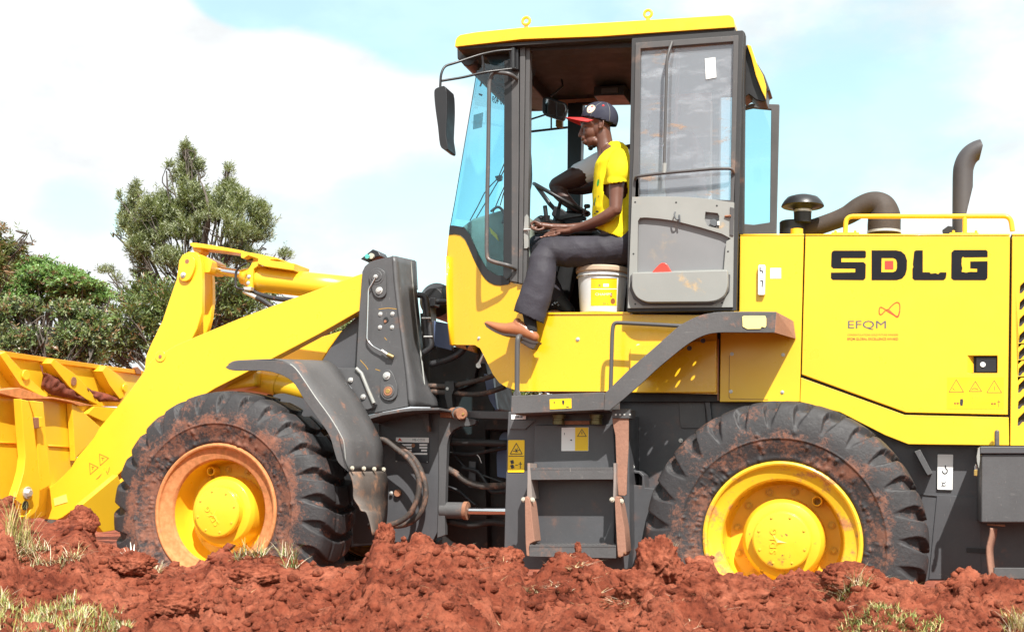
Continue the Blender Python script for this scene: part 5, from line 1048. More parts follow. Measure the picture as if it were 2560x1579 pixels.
uplate('bucket_reflector', P5((425, 1240), (530, 1205), (545, 1270), (440, 1300)), 1.0, .0, m_refl, bk) if False else plate('worn_label', P5((430, 1240), (530, 1205), (542, 1268), (440, 1298)), .751, .7545, surf('faded_label', (.85, .66, .16), .4), arm, bev=0)
# soil lying on the back of the bucket
def soil_lump(name, polys, du, label):
    bm = bmesh.new()
    for pts in polys:
        fb = bmesh.new(); vs = [fb.verts.new((x, y, 0)) for x, y in P5(*pts)]; es = [fb.edges.new((vs[i], vs[(i + 1) % len(vs)])) for i in range(len(vs))]
        bmesh.ops.triangle_fill(fb, edges=es, use_beauty=True); bmesh.ops.subdivide_edges(fb, edges=fb.edges[:], cuts=4, use_grid_fill=True); bmesh.ops.triangulate(fb, faces=fb.faces[:])
        bd = {v for e in fb.edges if len(e.link_faces) == 1 for v in e.verts}; vm = {}
        for v in fb.verts:
            h = 0 if v in bd else .035 + .03 * mnoise.noise(Vector((v.co.x * .08, v.co.y * .08, 1))) ; p = Lu(v.co.x, v.co.y, ub + du + h); vm[v] = bm.verts.new(p)
        for f in fb.faces: bm.faces.new([vm[v] for v in f.verts])
        fb.free()
    o = bm_obj(name, bm, m_soilb, None, smooth=True); o.matrix_world = ROOT; tag(o, label, 'soil', kind='stuff'); return o
m_soilb = surf('dark_red_soil', (0.20, 0.050, 0.028), .95, var=.3, bump=1.0, bscale=30, fine=.35)
soil_lump('soil', [((320, 165), (345, 175), (345, 230), (380, 235), (420, 250), (470, 270), (510, 300), (600, 350), (700, 430), (770, 480), (640, 450), (500, 425), (390, 400), (330, 340), (345, 250)), ((680, 330), (740, 370), (830, 390), (900, 410), (980, 440), (960, 465), (870, 462), (780, 465), (730, 420))], .06, 'dark red soil caught on the back of the yellow bucket behind its ribs')
# ================================================================== PEOPLE
def ell(bm, c, r, sub=3, rot=None):
    g = bmesh.ops.create_icosphere(bm, subdivisions=sub, radius=1.0); m = Matrix.Translation(c) @ (rot or Matrix.Identity(4)) @ Matrix.Diagonal((*r, 1)); bmesh.ops.transform(bm, matrix=m, verts=g['verts'])
def chain(bm, pts, rad, n=4, res=16):
    """pts: local 3D points, rad: (in-plane radius, depth radius) or a number per point; ends closed with ellipsoids"""
    P = crv([tuple(p) for p in pts], n); k = len(pts) - 1; m = len(P) - 1; rr = []
    rad = [r if isinstance(r, tuple) else (r, r) for r in rad]
    for i in range(m + 1):
        f = i / m * k; a = min(k, int(f)); b = min(k, a + 1); t = f - a; rr.append((rad[a][1] + (rad[b][1] - rad[a][1]) * t, rad[a][0] + (rad[b][0] - rad[a][0]) * t))
    sweep(bm, P, rr, res)
    for p, r in ((P[0], rr[0]), (P[-1], rr[-1])): ell(bm, Vector(p), (r[1], r[0], r[1]), 2)
def bake(name, bm, voxel, mat, parent, smooth_it=4, noise_amp=0, noise_sc=14, cut=None, st=(1, 1, 1)):
    me = bpy.data.meshes.new(name); bm.to_mesh(me); bm.free(); o = bpy.data.objects.new(name, me); COL.objects.link(o)
    md = o.modifiers.new('r', 'REMESH'); md.mode = 'VOXEL'; md.voxel_size = voxel
    if smooth_it:
        ms = o.modifiers.new('s', 'SMOOTH'); ms.factor = .6; ms.iterations = smooth_it
    me2 = bpy.data.meshes.new_from_object(o.evaluated_get(bpy.context.evaluated_depsgraph_get())); bpy.data.objects.remove(o); me2.name = name
    if cut:
        b2 = bmesh.new(); b2.from_mesh(me2)
        for co, no in cut: bmesh.ops.bisect_plane(b2, geom=b2.verts[:] + b2.edges[:] + b2.faces[:], plane_co=co, plane_no=no, clear_outer=True)
        b2.to_mesh(me2); b2.free()
    if noise_amp:
        b2 = bmesh.new(); b2.from_mesh(me2); b2.normal_update(); ds = []
        for v in b2.verts:
            q = Vector((v.co.x * st[0], v.co.y * st[1], v.co.z * st[2])) * noise_sc
            n1 = mnoise.noise(q); n2 = mnoise.noise(q * 2.3 + Vector((5, 1, 2))); ds.append(v.normal * noise_amp * ((1 - abs(n1) * 2.2) + .4 * n2))
        for v, d in zip(b2.verts, ds): v.co += d
        b2.to_mesh(me2); b2.free()
    me2.polygons.foreach_set('use_smooth', [True] * len(me2.polygons)); me2.materials.clear(); me2.materials.append(mat)
    o = link(name, me2, None, parent)
    if cut:
        sd_ = o.modifiers.new('solid', 'SOLIDIFY'); sd_.thickness = .003; sd_.offset = 0
    return o
from mathutils.bvhtree import BVHTree
def snapper(o):
    bm = bmesh.new(); bm.from_mesh(o.data); t = BVHTree.FromBMesh(bm); bm.free()
    def f(px, py, lift=.0015):
        d = (RI3 @ ray(px, py)).normalized(); h = t.ray_cast(OL, d)
        return (h[0] - d * lift) if h[0] is not None else None
    return f
def decal_on(name, snap, polys, mat, parent, lift=.002):
    bm = bmesh.new()
    for pts in polys:
        cx_, cy_ = sum(p[0] for p in pts) / len(pts), sum(p[1] for p in pts) / len(pts); rings = []
        for t in (1, .75, .5, .25):
            rings.append([snap(cx_ + (x - cx_) * t, cy_ + (y - cy_) * t, lift) for x, y in pts])
        c = snap(cx_, cy_, lift)
        if c is None or any(v is None for r_ in rings for v in r_): continue
        rings = [[bm.verts.new(v) for v in r_] for r_ in rings]; cv = bm.verts.new(c); m_n = len(pts)
        for a_, b_r in zip(rings[:-1], rings[1:]):
            for i in range(m_n): bm.faces.new((a_[i], a_[(i + 1) % m_n], b_r[(i + 1) % m_n], b_r[i]))
        for i in range(m_n): bm.faces.new((rings[-1][i], rings[-1][(i + 1) % m_n], cv))
    return bm_obj(name, bm, mat, parent, smooth=True)
m_skin = surf('dark_brown_skin', (0.135, 0.058, 0.038), 0.40, var=.12, bump=.08, bscale=60, spec=.5)
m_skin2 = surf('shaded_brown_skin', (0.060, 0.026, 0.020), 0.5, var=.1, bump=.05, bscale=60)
m_palm = surf('pink_nail', (0.45, 0.24, 0.18), 0.4)
m_shirt = surf('yellow_cotton', (0.82, 0.66, 0.015), 0.85, var=.05, bump=.15, bscale=25, spec=.2)
m_trou = surf('charcoal_trouser_cloth', (0.034, 0.031, 0.040), 0.7, var=.25, bump=.9, bscale=7, spec=.3)
m_sock = surf('black_sock', (0.014, 0.014, 0.015), 0.9)
m_shoe = surf('tan_leather', (0.36, 0.13, 0.055), 0.33, var=.15, bump=.05, bscale=20, coat=.2)
m_sole = surf('dark_shoe_sole', (0.05, 0.035, 0.03), 0.6, var=.2)
m_navy = surf('navy_cap_cloth', (0.022, 0.024, 0.045), 0.8, bump=.15, bscale=200, var=.08)
m_capr = surf('red_cap_brim', (0.62, 0.035, 0.035), 0.6)
m_beard = surf('black_beard', (0.010, 0.009, 0.009), 0.9, bump=.6, bscale=120)
m_lgry = surf('light_grey_shirt_cloth', (0.78, 0.83, 0.90), 0.85, var=.08, bump=.2, bscale=25)
m_eye = surf('eye_white', (.45, .40, .36), .2); m_silver = surf('silver_studs', (.7, .7, .72), .2, metal=1)
m_green = surf('green_print', (.05, .33, .04), .6)

def head_parts(bm, tr, s=1.0):
    """tr(x, y, d): x,y in the head close-up, d = depth offset towards the camera negative, all in its pixels"""
    k = mpp(1500, 320, .68) / 6.873 * s
    def e(x, y, d, rx, ry, rd, sub=3, ang=0): ell(bm, tr(x, y, d), (rx * k, rd * k, ry * k), sub, Matrix.Rotation(R(ang), 4, 'Y'))
    e(810, 430, 0, 255, 225, 205, 4); e(690, 560, 0, 190, 165, 178, 4); e(690, 700, 0, 160, 160, 150, 4); e(700, 830, 0, 125, 130, 115, 3, -15); e(830, 640, 0, 175, 190, 165, 4)
    e(655, 925, 0, 50, 42, 55, 3); e(760, 860, 0, 110, 80, 128, 3, 25)
    e(650, 670, -105, 78, 55, 45); e(650, 670, 105, 78, 55, 45); e(540, 545, -45, 45, 30, 70); e(540, 545, 45, 45, 30, 70); e(530, 555, 0, 38, 30, 60)
    chain(bm, [tr(530, 590, 0), tr(508, 660, 0), tr(483, 730, 0)], [26 * k, 28 * k, 34 * k], 3, 10); e(482, 752, 0, 36, 30, 36); e(530, 752, -38, 32, 26, 22); e(530, 752, 38, 32, 26, 22)
    e(560, 800, 0, 60, 55, 85); e(535, 828, 0, 36, 19, 52); e(553, 872, 0, 36, 20, 48); e(590, 860, 0, 50, 60, 80)
    e(572, 602, -92, 38, 24, 26); e(572, 602, 92, 38, 24, 26)
    for sg in (-1, 1):
        ring = [tr(885 + 42 * math.cos(a) - 8 * math.sin(a), 590 + 82 * math.sin(a), sg * (182 + 14 * math.sin(a + 1))) for a in np.linspace(-2.6, 2.2, 12)]
        chain(bm, ring, [15 * k] * 12, 2, 8); e(872, 600, sg * 165, 42, 70, 22); e(868, 655, sg * 172, 24, 24, 14)
    chain(bm, [tr(870, 700, 0), tr(900, 850, 0), tr(925, 1000, 0), tr(960, 1130, 0)], [(140 * k, 150 * k), (140 * k, 150 * k), (150 * k, 160 * k), (190 * k, 200 * k)], 4, 20)
def hand_chain(bm, pts, r): chain(bm, pts, [r * 1.05] + [r] * (len(pts) - 2) + [r * .8], 3, 8)

# ---- the man in the doorway
PA = empty('person', label='man in yellow T-shirt and navy cap seated in the cab doorway, one leg hanging out', category='person', group='people in the cab'); PA.matrix_world = ROOT; del PA['group']
HW = .69; kq = mpp(1500, 320, HW) / 6.873
def tr1(x, y, d): return L(*P1((x, y))[0], HW) + Vector((0, d * kq, 0))
bm = bmesh.new(); head_parts(bm, tr1)
kg = mpp(1450, 560, .6) / 2.908; k2 = mpp(1450, 560, .6) / 6.3
g3 = lambda x, y, w: L(*G((x, y))[0], w); p23 = lambda x, y, w: L(*P2((x, y))[0], w)
chain(bm, [g3(1320, 30, HW), g3(1335, 200, HW), g3(1340, 420, HW), g3(1370, 620, HW)], [(100 * kg, .13), (135 * kg, .16), (130 * kg, .14), (140 * kg, .15)], 4, 20)   # trunk
chain(bm, [g3(1330, 60, .68), g3(1370, 90, .56), g3(1358, 170, .50), p23(1585, 120, .48), p23(1575, 350, .47), p23(1568, 540, .46)], [.07, .062, .058, 122 * k2, 108 * k2, 98 * k2], 4, 16)
chain(bm, [p23(1568, 530, .46), p23(1450, 620, .47), p23(1280, 710, .50), p23(1050, 795, .55), p23(880, 850, .585)], [98 * k2, 100 * k2, (88 * k2, 90 * k2), (70 * k2, 74 * k2), (52 * k2, 66 * k2)], 4, 16)
chain(bm, [p23(890, 850, .585), p23(780, 880, .595), p23(660, 885, .60)], [(55 * k2, 70 * k2), (52 * k2, 98 * k2), (36 * k2, 98 * k2)], 4, 14)
fr = 21 * k2
for pts in (((680, 905, .563), (610, 935, .560), (560, 940, .558), (520, 948, .558)), ((670, 895, .583), (580, 925, .578), (510, 940, .575), (455, 958, .573)), ((660, 885, .603), (560, 905, .600), (480, 930, .597), (405, 968, .593)), ((655, 872, .623), (560, 880, .624), (500, 905, .622), (450, 930, .62)), ((800, 850, .635), (700, 838, .652), (610, 838, .66), (540, 855, .662))):
    hand_chain(bm, [p23(*p) for p in pts], fr)
chain(bm, [g3(1320, 60, .74), g3(1350, 120, .88), g3(1350, 330, .90), g3(1290, 480, .86), p23(1150, 790, .80), p23(800, 800, .75), p23(540, 795, .73)], [.07, .058, .052, .045, .038, (46 * k2, 50 * k2), (48 * k2, 56 * k2)], 4, 14)
chain(bm, [p23(540, 795, .73), p23(440, 790, .725), p23(340, 775, .72)], [(52 * k2, 60 * k2), (62 * k2, 95 * k2), (52 * k2, 90 * k2)], 4, 14)
for i, (w, dx) in enumerate(((.690, 14), (.708, 4), (.727, -6), (.745, 2))):
    hand_chain(bm, [p23(350 + dx, 745, w), p23(270 + dx, 720 + 6 * i, w - .004), p23(228 + dx, 765, w - .008), p23(262 + dx, 812, w - .008), p23(310 + dx, 815, w - .006)], fr)
hand_chain(bm, [p23(430, 830, .69), p23(350, 850, .672), p23(280, 838, .668), p23(235, 815, .67)], fr * 1.05)
body = bake('body', bm, .0042, m_skin, PA, 3)
sn = snapper(body)
for pts in (((405, 968, .590), (425, 962, .590)),):
    pass
nb = bmesh.new()
for p, r in (((398, 962, .590), (26, 11)), ((452, 950, .570), (18, 8)), ((516, 944, .554), (15, 7))): ell(nb, p23(*p), (r[0] * k2, .005, r[1] * k2), 2)
bm_obj('fingernail', nb, m_palm, PA, smooth=True)
# face details
decal_on('eye', sn, [P1((552, 606), (568, 598), (590, 600), (602, 610), (580, 614), (562, 613))], m_beard, PA, .001)
decal_on('eyebrow', sn, [P1((520, 556), (545, 538), (600, 545), (640, 562), (600, 560), (550, 556))], m_beard, PA, .001)
bmx = bmesh.new(); ell(bmx, tr1(662, 975, 0), (42 * kq, 46 * kq, 30 * kq), 3); ell(bmx, tr1(700, 950, -25), (60 * kq, 50 * kq, 22 * kq), 3); ell(bmx, tr1(610, 905, 0), (22 * kq, 40 * kq, 22 * kq), 2); bm_obj('goatee', bmx, m_beard, PA, smooth=True)
hb = bmesh.new(); ell(hb, tr1(815, 450, 0), (262 * kq, 212 * kq, 215 * kq), 4)
hair = bm_obj('hair', hb, m_beard, PA, smooth=True)
b2 = bmesh.new(); b2.from_mesh(hair.data); bmesh.ops.bisect_plane(b2, geom=b2.verts[:] + b2.edges[:] + b2.faces[:], plane_co=tr1(800, 520, 0), plane_no=(tr1(560, 500, 0) - tr1(1080, 640, 0)).cross(Vector((0, 1, 0))).normalized() * (1 if ((tr1(560, 500, 0) - tr1(1080, 640, 0)).cross(Vector((0, 1, 0)))).z < 0 else -1), clear_outer=True); b2.to_mesh(hair.data); b2.free()
# cap
cbm = bmesh.new(); bmesh.ops.create_uvsphere(cbm, u_segments=48, v_segments=32, radius=1); cc = tr1(822, 470, 0)
for v in cbm.verts:
    x, y, z = v.co; bulge = 1 + (.07 * max(0, -x) if z > 0 else 0); x *= 1 + (.10 * max(0, z) if x < 0 else 0); v.co = cc + Vector((x * 322 * kq, y * 226 * kq, z * 308 * kq * bulge))
pn = (tr1(470, 445, 0) - tr1(1080, 590, 0)).cross(Vector((0, 1, 0))).normalized(); pn = pn if pn.z < 0 else -pn
bmesh.ops.bisect_plane(cbm, geom=cbm.verts[:] + cbm.edges[:] + cbm.faces[:], plane_co=tr1(760, 500, 0), plane_no=pn, clear_outer=True)
capo = bm_obj('cap', cbm, m_navy, PA, smooth=True); sd_ = capo.modifiers.new('s', 'SOLIDIFY'); sd_.thickness = .003
sc = snapper(capo)
rows = []
for j in range(13):
    a = R(-78 + 13 * j); ca, sa = math.cos(a), math.sin(a); row = []
    for q in range(6):
        t = q / 5; ext = 285 * ca ** .75; x = 822 - 305 * ca - ext * t; y = 452 + 62 * sa * sa + t * (-18 * ca + 30 * sa * sa) + 40 * (1 - ca) + t * t * 12; row.append(tr1(x, y, -216 * sa * (1 + .02 * t)) if True else None)
    rows.append(row)
br = loft('cap_brim', rows, m_capr, capo, .003)
bdg = crv([(668 + 74 * math.cos(a) * (1 + .06 * math.cos(3 * a)), 292 + 68 * math.sin(a) - 22 * math.cos(a)) for a in np.linspace(0, 2 * math.pi, 16)[:-1]], 1, closed=True)
decal_on('cap_badge', sc, [P1(*bdg)], surf('cream_badge', (.62, .52, .38), .6), capo, .003)
decal_on('cap_badge', sc, [P1(*[(668 + (x - 668) * .74, 290 + (y - 288) * .72) for x, y in bdg])], m_wht, capo, .0045)
decal_on('cap_badge', sc, [P1((625, 305), (640, 318), (662, 312), (650, 330), (630, 330)), P1((660, 250), (700, 235), (720, 250), (690, 262), (670, 266))], m_capr, capo, .006)
def seam(pts):
    q = [sc(*P1(p)[0], .001) for p in crv(pts, 4)]; q = [v for v in q if v is not None]
    if len(q) > 2:
        b = bmesh.new(); sweep(b, q, .0011, 6); bm_obj('cap_seam', b, m_lin, capo, smooth=True)
seam([(655, 420), (700, 330), (760, 235), (850, 180)]); seam([(985, 500), (995, 380), (985, 270), (945, 185)])
p_ = sc(*P1((880, 237))[0], .001)
if p_: b = bmesh.new(); ell(b, p_, (24 * kq, 10 * kq, 20 * kq), 2); bm_obj('cap_eyelet', b, m_capr, capo, smooth=True)
# T-shirt
bm = bmesh.new()
chain(bm, [g3(1345, 5, HW), g3(1330, 110, HW), g3(1330, 300, HW), g3(1335, 450, HW), g3(1350, 560, HW), g3(1390, 640, HW)], [(85 * kg, .12), (140 * kg, .185), (160 * kg, .180), (168 * kg, .170), (160 * kg, .175), (150 * kg, .18)], 5, 28)
chain(bm, [g3(1330, 40, .66), g3(1365, 70, .56), g3(1358, 140, .49), p23(1590, 60, .475), p23(1590, 120, .475)], [.065, .078, .082, 148 * k2, 158 * k2], 4, 18)
chain(bm, [g3(1330, 40, .72), g3(1365, 70, .84), g3(1358, 140, .90), p23(1590, 90, .91)], [.065, .078, .08, .072], 4, 18)
shirt = bake('t_shirt', bm, .006, m_shirt, PA, 3, .0045, 9, st=(1.3, 1, .8))
b2 = bmesh.new(); b2.from_mesh(shirt.data)
kill = []
hem_a, hem_b = Vector(G((1205, 560))[0]), Vector(G((1440, 655))[0])
nk = [Vector(p) for p in P1((820, 1150), (905, 1000), (985, 880), (1062, 855))]
def proj(v):
    w = ROOT @ v - CAM; f = w.dot(CF); return Vector((CX + FPX * w.dot(CR) / f, CY - FPX * w.dot(CU) / f))
for v in b2.verts:
    p = proj(v.co); below = (p.y - hem_a.y) - (hem_b.y - hem_a.y) / (hem_b.x - hem_a.x) * (p.x - hem_a.x)
    c2 = tr1(925, 1010, 0); dneck = (v.co - c2); inn = Vector(((dneck.x) / (140 * kq), dneck.y / (165 * kq), dneck.z / (150 * kq))).length < 1.0
    arm = v.co.y < .565 and p.y > 454 + (1575 - p.x) * .12 and p.x > 1500 and (v.co - p23(1590, 130, .475)).length < .11
    arm = arm and p.y > 456
    if (below > 0) or inn or arm: kill.append(v)
bmesh.ops.delete(b2, geom=kill, context='VERTS'); b2.to_mesh(shirt.data); b2.free()
sd_ = shirt.modifiers.new('s', 'SOLIDIFY'); sd_.thickness = .003
ss = snapper(shirt)
def oval(cx, cy, rx, ry, n=12, a0=0): return [(cx + rx * math.cos(a) * math.cos(a0) - ry * math.sin(a) * math.sin(a0), cy + rx * math.cos(a) * math.sin(a0) + ry * math.sin(a) * math.cos(a0)) for a in np.linspace(0, 2 * math.pi, n + 1)[:-1]]
decal_on('shirt_print', ss, [P2(*oval(1292, 105, 18, 58, a0=.15)), P2(*oval(1245, 380, 10, 40, a0=.1))], m_green, shirt)
decal_on('shirt_print', ss, [P2(*oval(1230, 440, 10, 32)), P2(*oval(1278, 560, 26, 16)), P2(*oval(1300, 320, 8, 8)), P2(*oval(1240, 590, 14, 10))], m_ink, shirt)
# trousers
bm = bmesh.new()
chain(bm, [g3(1420, 690, .62), g3(1250, 715, .58), g3(1050, 725, .55), g3(850, 722, .50)], [(120 * kg, .10), (115 * kg, .10), (112 * kg, .09), (100 * kg, .085)], 5, 22)
chain(bm, [g3(850, 725, .50), g3(805, 790, .46), g3(795, 900, .42), g3(750, 1050, .395), g3(715, 1150, .39), g3(688, 1250, .39)], [(100 * kg, .08), (96 * kg, .075), (102 * kg, .07), (112 * kg, .07), (116 * kg, .07), (118 * kg, .07)], 5, 22)
chain(bm, [g3(1430, 700, .78), g3(1100, 720, .80), g3(780, 665, .80)], [(115 * kg, .10), (105 * kg, .09), (80 * kg, .08)], 5, 18)
chain(bm, [g3(780, 670, .80), g3(810, 850, .82), g3(880, 1020, .84), g3(900, 1080, .84)], [(82 * kg, .075), (75 * kg, .07), (70 * kg, .065), (70 * kg, .06)], 5, 18)
ell(bm, g3(1440, 670, .70), (.13, .18, .12), 3)
def legcut():
    a, b = L(*G((584, 1152))[0], .40), L(*G((800, 1245))[0], .40); d = (b - a).cross(Vector((0, 1, 0))).normalized(); d = d if d.z < 0 else -d; return a, d
co_, no_ = legcut()
tro = bake('trousers', bm, .0065, m_trou, PA, 3, .0055, 7, st=(1.0, 1.2, 1.0))
b2 = bmesh.new(); b2.from_mesh(tro.data)
kill = [v for v in b2.verts if (v.co - co_).dot(no_) > 0 and v.co.y < .56]
bmesh.ops.delete(b2, geom=kill, context='VERTS'); b2.to_mesh(tro.data); b2.free(); sd_ = tro.modifiers.new('s', 'SOLIDIFY'); sd_.thickness = .0035
plate('belt', P2((1310, 860), (1560, 960), (1760, 1010), (1760, 1060), (1540, 1010), (1300, 900)), .50, .52, m_blk, PA, bev=.003) if False else None
p33 = lambda x, y, w: L(*P3((x, y))[0], w); k3 = mpp(1270, 830, .39) / 5.815
bm = bmesh.new(); chain(bm, [p33(760, 800, .39), p33(790, 960, .39), p33(800, 1080, .39)], [(95 * k3, .038), (92 * k3, .037), (95 * k3, .036)], 3, 16); bake('sock', bm, .006, m_sock, PA, 1)
def shoe(name, f, w, par, k=1.0):
    bm = bmesh.new()
    chain(bm, [f(165, 975, w), f(250, 1010, w), f(350, 1045, w), f(450, 1062, w), (f(560, 1062, w)), f(680, 1085, w), f(800, 1140, w), f(850, 1175, w)],
          [(36 * k3, .026), (58 * k3, .040), (80 * k3, .046), (92 * k3, .047), (110 * k3, .044), (108 * k3, .041), (92 * k3, .038), (72 * k3, .033)], 4, 18)
    chain(bm, [f(600, 955, w), f(620, 1000, w), f(720, 1080, w)], [(60 * k3, .032), (78 * k3, .038), (95 * k3, .038)], 3, 16)
    so_ = bake(name, bm, .0045, m_shoe, par, 3)
    return so_
sh = shoe('shoe', p33, .39, PA)
sp = crv(P3((112, 965), (150, 1000), (250, 1062), (380, 1118), (560, 1135), (690, 1175), (830, 1230), (905, 1240)), 3) + crv(P3((895, 1268), (800, 1262), (690, 1215), (560, 1165), (390, 1152), (250, 1095), (150, 1030)), 3)
plate('shoe_sole', sp, .346, .436, m_sole, sh, bev=.005); plate('shoe_heel', P3((690, 1200), (890, 1262), (838, 1350), (780, 1338), (640, 1252)), .350, .432, m_sole, sh, bev=.004)
dxy = lambda x, y, w: L(1190 + x / 5.815 + 118, 640 + y / 5.815 - 12, w)
bm = bmesh.new(); chain(bm, [p33(1010, 865, .84), p33(1120, 835, .84), p33(1250, 840, .84), p33(1400, 880, .84)], [(40 * k3, .035), (60 * k3, .045), (80 * k3, .045), (60 * k3, .04)], 3, 14); bake('shoe', bm, .007, m_shoe, PA, 2)
bm = bmesh.new(); chain(bm, [p33(1150, 620, .84), p33(1240, 700, .84), p33(1340, 790, .84)], [(130 * k3, .06), (135 * k3, .06), (110 * k3, .055)], 3, 14); bx = bake('boot_cover', bm, .008, m_blkd, PA, 2)
for x, y in ((1112, 708), (1150, 690), (1182, 672), (1200, 710), (1145, 680)): disc(*P3((x, y))[0], .765, 2.0, .004, m_silver, bx, 'stud')

# ---- the second man, at the controls behind
PB = empty('person', label='man in light grey shirt, half hidden at the steering wheel inside the cab', category='person'); PB.matrix_world = ROOT
kE = mpp(1480, 430, 1.15) / 3.024; e3 = lambda x, y, w: L(*E((x, y))[0], w); kp = mpp(1400, 480, 1.15) / 6.3
bm = bmesh.new()
def tr2(x, y, d): return L(1668 + (x - 800) / 6.4, 285 + (y - 500) / 6.4, 1.22) + Vector((0, d * kq, 0))
head_parts(bm, tr2, 1.0)
chain(bm, [e3(1830, 1180, 1.2), e3(1850, 1450, 1.22), e3(1880, 1750, 1.24)], [(.10, .15), (.13, .16), (.13, .15)], 4, 18)
chain(bm, [e3(1560, 1150, 1.08), e3(1350, 1250, 1.10), e3(1150, 1340, 1.12), e3(1005, 1395, 1.13)], [.06, .056, 86 * kE, 58 * kE], 4, 16)
chain(bm, [p23(600, 150, 1.13), p23(680, 260, 1.12), p23(790, 380, 1.10), p23(930, 500, 1.07), p23(1020, 545, 1.05)], [88 * kp, 118 * kp, 100 * kp, 66 * kp, 52 * kp], 4, 16)
chain(bm, [p23(1000, 540, 1.05), p23(1060, 560, 1.04), p23(1110, 580, 1.03)], [(50 * kp, 60 * kp), (50 * kp, 80 * kp), (40 * kp, 80 * kp)], 3, 12)
for i, w in enumerate((.985, 1.005, 1.025, 1.045)): hand_chain(bm, [p23(1095, 560, w), p23(1140, 560 + 4 * i, w), p23(1165, 600, w), p23(1130, 630, w)], .0085)
hand_chain(bm, [p23(1060, 590, .985), p23(1090, 625, .975), p23(1130, 640, .98)], .009)
chain(bm, [e3(1600, 1150, 1.35), e3(1420, 1300, 1.40), e3(1250, 1420, 1.40), e3(1060, 1430, 1.33)], [.06, .052, .045, .035], 4, 14)
bake('body', bm, .0065, m_skin2, PB, 3)
bm = bmesh.new()
chain(bm, [e3(1790, 1130, 1.2), e3(1830, 1230, 1.2), e3(1860, 1450, 1.22), e3(1880, 1780, 1.24)], [(.09, .12), (.13, .19), (.155, .18), (.16, .18)], 4, 20)
chain(bm, [e3(1720, 1190, 1.10), e3(1580, 1195, 1.08), e3(1480, 1190, 1.09), e3(1350, 1235, 1.10), e3(1175, 1318, 1.12)], [.085, .075, (100 * kE, .075), (98 * kE, .075), (88 * kE, .07)], 4, 18)
shb = bake('grey_shirt', bm, .008, m_lgry, PB, 4, .003, 9)
b2 = bmesh.new(); b2.from_mesh(shb.data); ca, cb_ = e3(1095, 1268, 1.1), e3(1185, 1392, 1.1); nn = (cb_ - ca).cross(Vector((0, 1, 0))).normalized(); nn = nn if nn.x < 0 else -nn
bmesh.ops.bisect_plane(b2, geom=b2.verts[:] + b2.edges[:] + b2.faces[:], plane_co=ca, plane_no=nn, clear_outer=True); b2.to_mesh(shb.data); b2.free(); sd_ = shb.modifiers.new('s', 'SOLIDIFY'); sd_.thickness = .003
bm = bmesh.new(); chain(bm, [L(1660, 610, 1.15), L(1540, 620, 1.12), L(1440, 640, 1.12), L(1400, 760, 1.15)], [.10, .09, .075, .06], 4, 16); chain(bm, [L(1660, 610, 1.32), L(1540, 620, 1.36), L(1430, 640, 1.38), L(1390, 760, 1.38)], [.10, .09, .075, .06], 4, 16); bake('trousers', bm, .012, m_sock, PB, 2)
for w in (1.15, 1.38):
    bm = bmesh.new(); chain(bm, [L(1405, 768, w), L(1360, 776, w)], [.045, .035], 3, 12); bake('shoe', bm, .012, m_blk, PB, 1)

# ---- pail
PL = empty('pail', label='grimy white plastic pail with yellow label, used as a seat in the cab doorway', category='pail'); pc_ = L(*P3((1800, 500))[0], .69)
pz0 = L(1500, 786, .69).z; pz1 = L(1500, 676, .69).z; x0 = L(1443, 690, .69).x; x1 = L(1571, 690, .69).x; rx = (x1 - x0) / 2; cxp = (x0 + x1) / 2
PL.matrix_world = ROOT @ Matrix.Translation((cxp, .69, pz0)); hgt = pz1 - pz0
pb = lathe('bucket_body', [(0, 0), (rx * .80, 0), (rx * .82, .004), (rx * .955, hgt * .93), (rx * .93, hgt)], m_pail, PL, axis='Z', n=48)
lathe('lid', [(0, hgt + .012), (rx * .99, hgt + .012), (rx * 1.02, hgt + .004), (rx * 1.02, hgt - .022), (rx * .97, hgt - .03)], m_paill, PL, axis='Z', n=48)
lathe('lid', [(rx * .97, hgt - .045), (rx * 1.0, hgt - .048), (rx * 1.0, hgt - .054), (rx * .96, hgt - .056)], m_pail, PL, axis='Z', n=48)
def pail_patch(name, polys, lift, mat):
    bm = bmesh.new(); inv = Matrix.Translation((-cxp, -.69, -pz0))
    for pts in polys:
        xs = sorted(set([p[0] for p in pts])); n = 8
        if len(pts) == 4 and abs(pts[0][1] - pts[1][1]) < 8:
            (ax, ay), (bx_, by), (cx_, cy), (dx, dy) = pts; rows = [[(ax + (bx_ - ax) * t / n, ay + (by - ay) * t / n) for t in range(n + 1)], [(dx + (cx_ - dx) * t / n, dy + (cy - dy) * t / n) for t in range(n + 1)]]
        else: rows = [list(pts)]
        V_ = []
        for row in rows:
            rv = []
            for x, y in row:
                d = RI3 @ ray(*P3((x, y))[0]); o = inv @ OL
                # intersect the ray with the (slightly conical) wall by iteration
                r_ = rx * .9; 
                for _ in range(6):
                    a = d.x ** 2 + d.y ** 2; b = 2 * (o.x * d.x + o.y * d.y); c = o.x ** 2 + o.y ** 2 - (r_ + lift) ** 2; disc_ = b * b - 4 * a * c
                    if disc_ < 0: disc_ = 0
                    t = (-b - math.sqrt(disc_)) / (2 * a); q = o + d * t; r_ = rx * (.82 + (.955 - .82) * q.z / (hgt * .93))
                rv.append(bm.verts.new(q))
            V_.append(rv)
        if len(V_) == 2:
            for i in range(n): bm.faces.new((V_[0][i], V_[0][i + 1], V_[1][i + 1], V_[1][i]))
        else: bm.faces.new(V_[0])
    return bm_obj(name, bm, mat, pb, smooth=True)
pail_patch('pail_label', [[(1672, 322), (2050, 322), (2045, 720), (1668, 720)]], .001, m_lyel)
pail_patch('pail_label', [[(1672, 318), (2052, 318), (2052, 328), (1672, 328)]], .0015, m_ink)
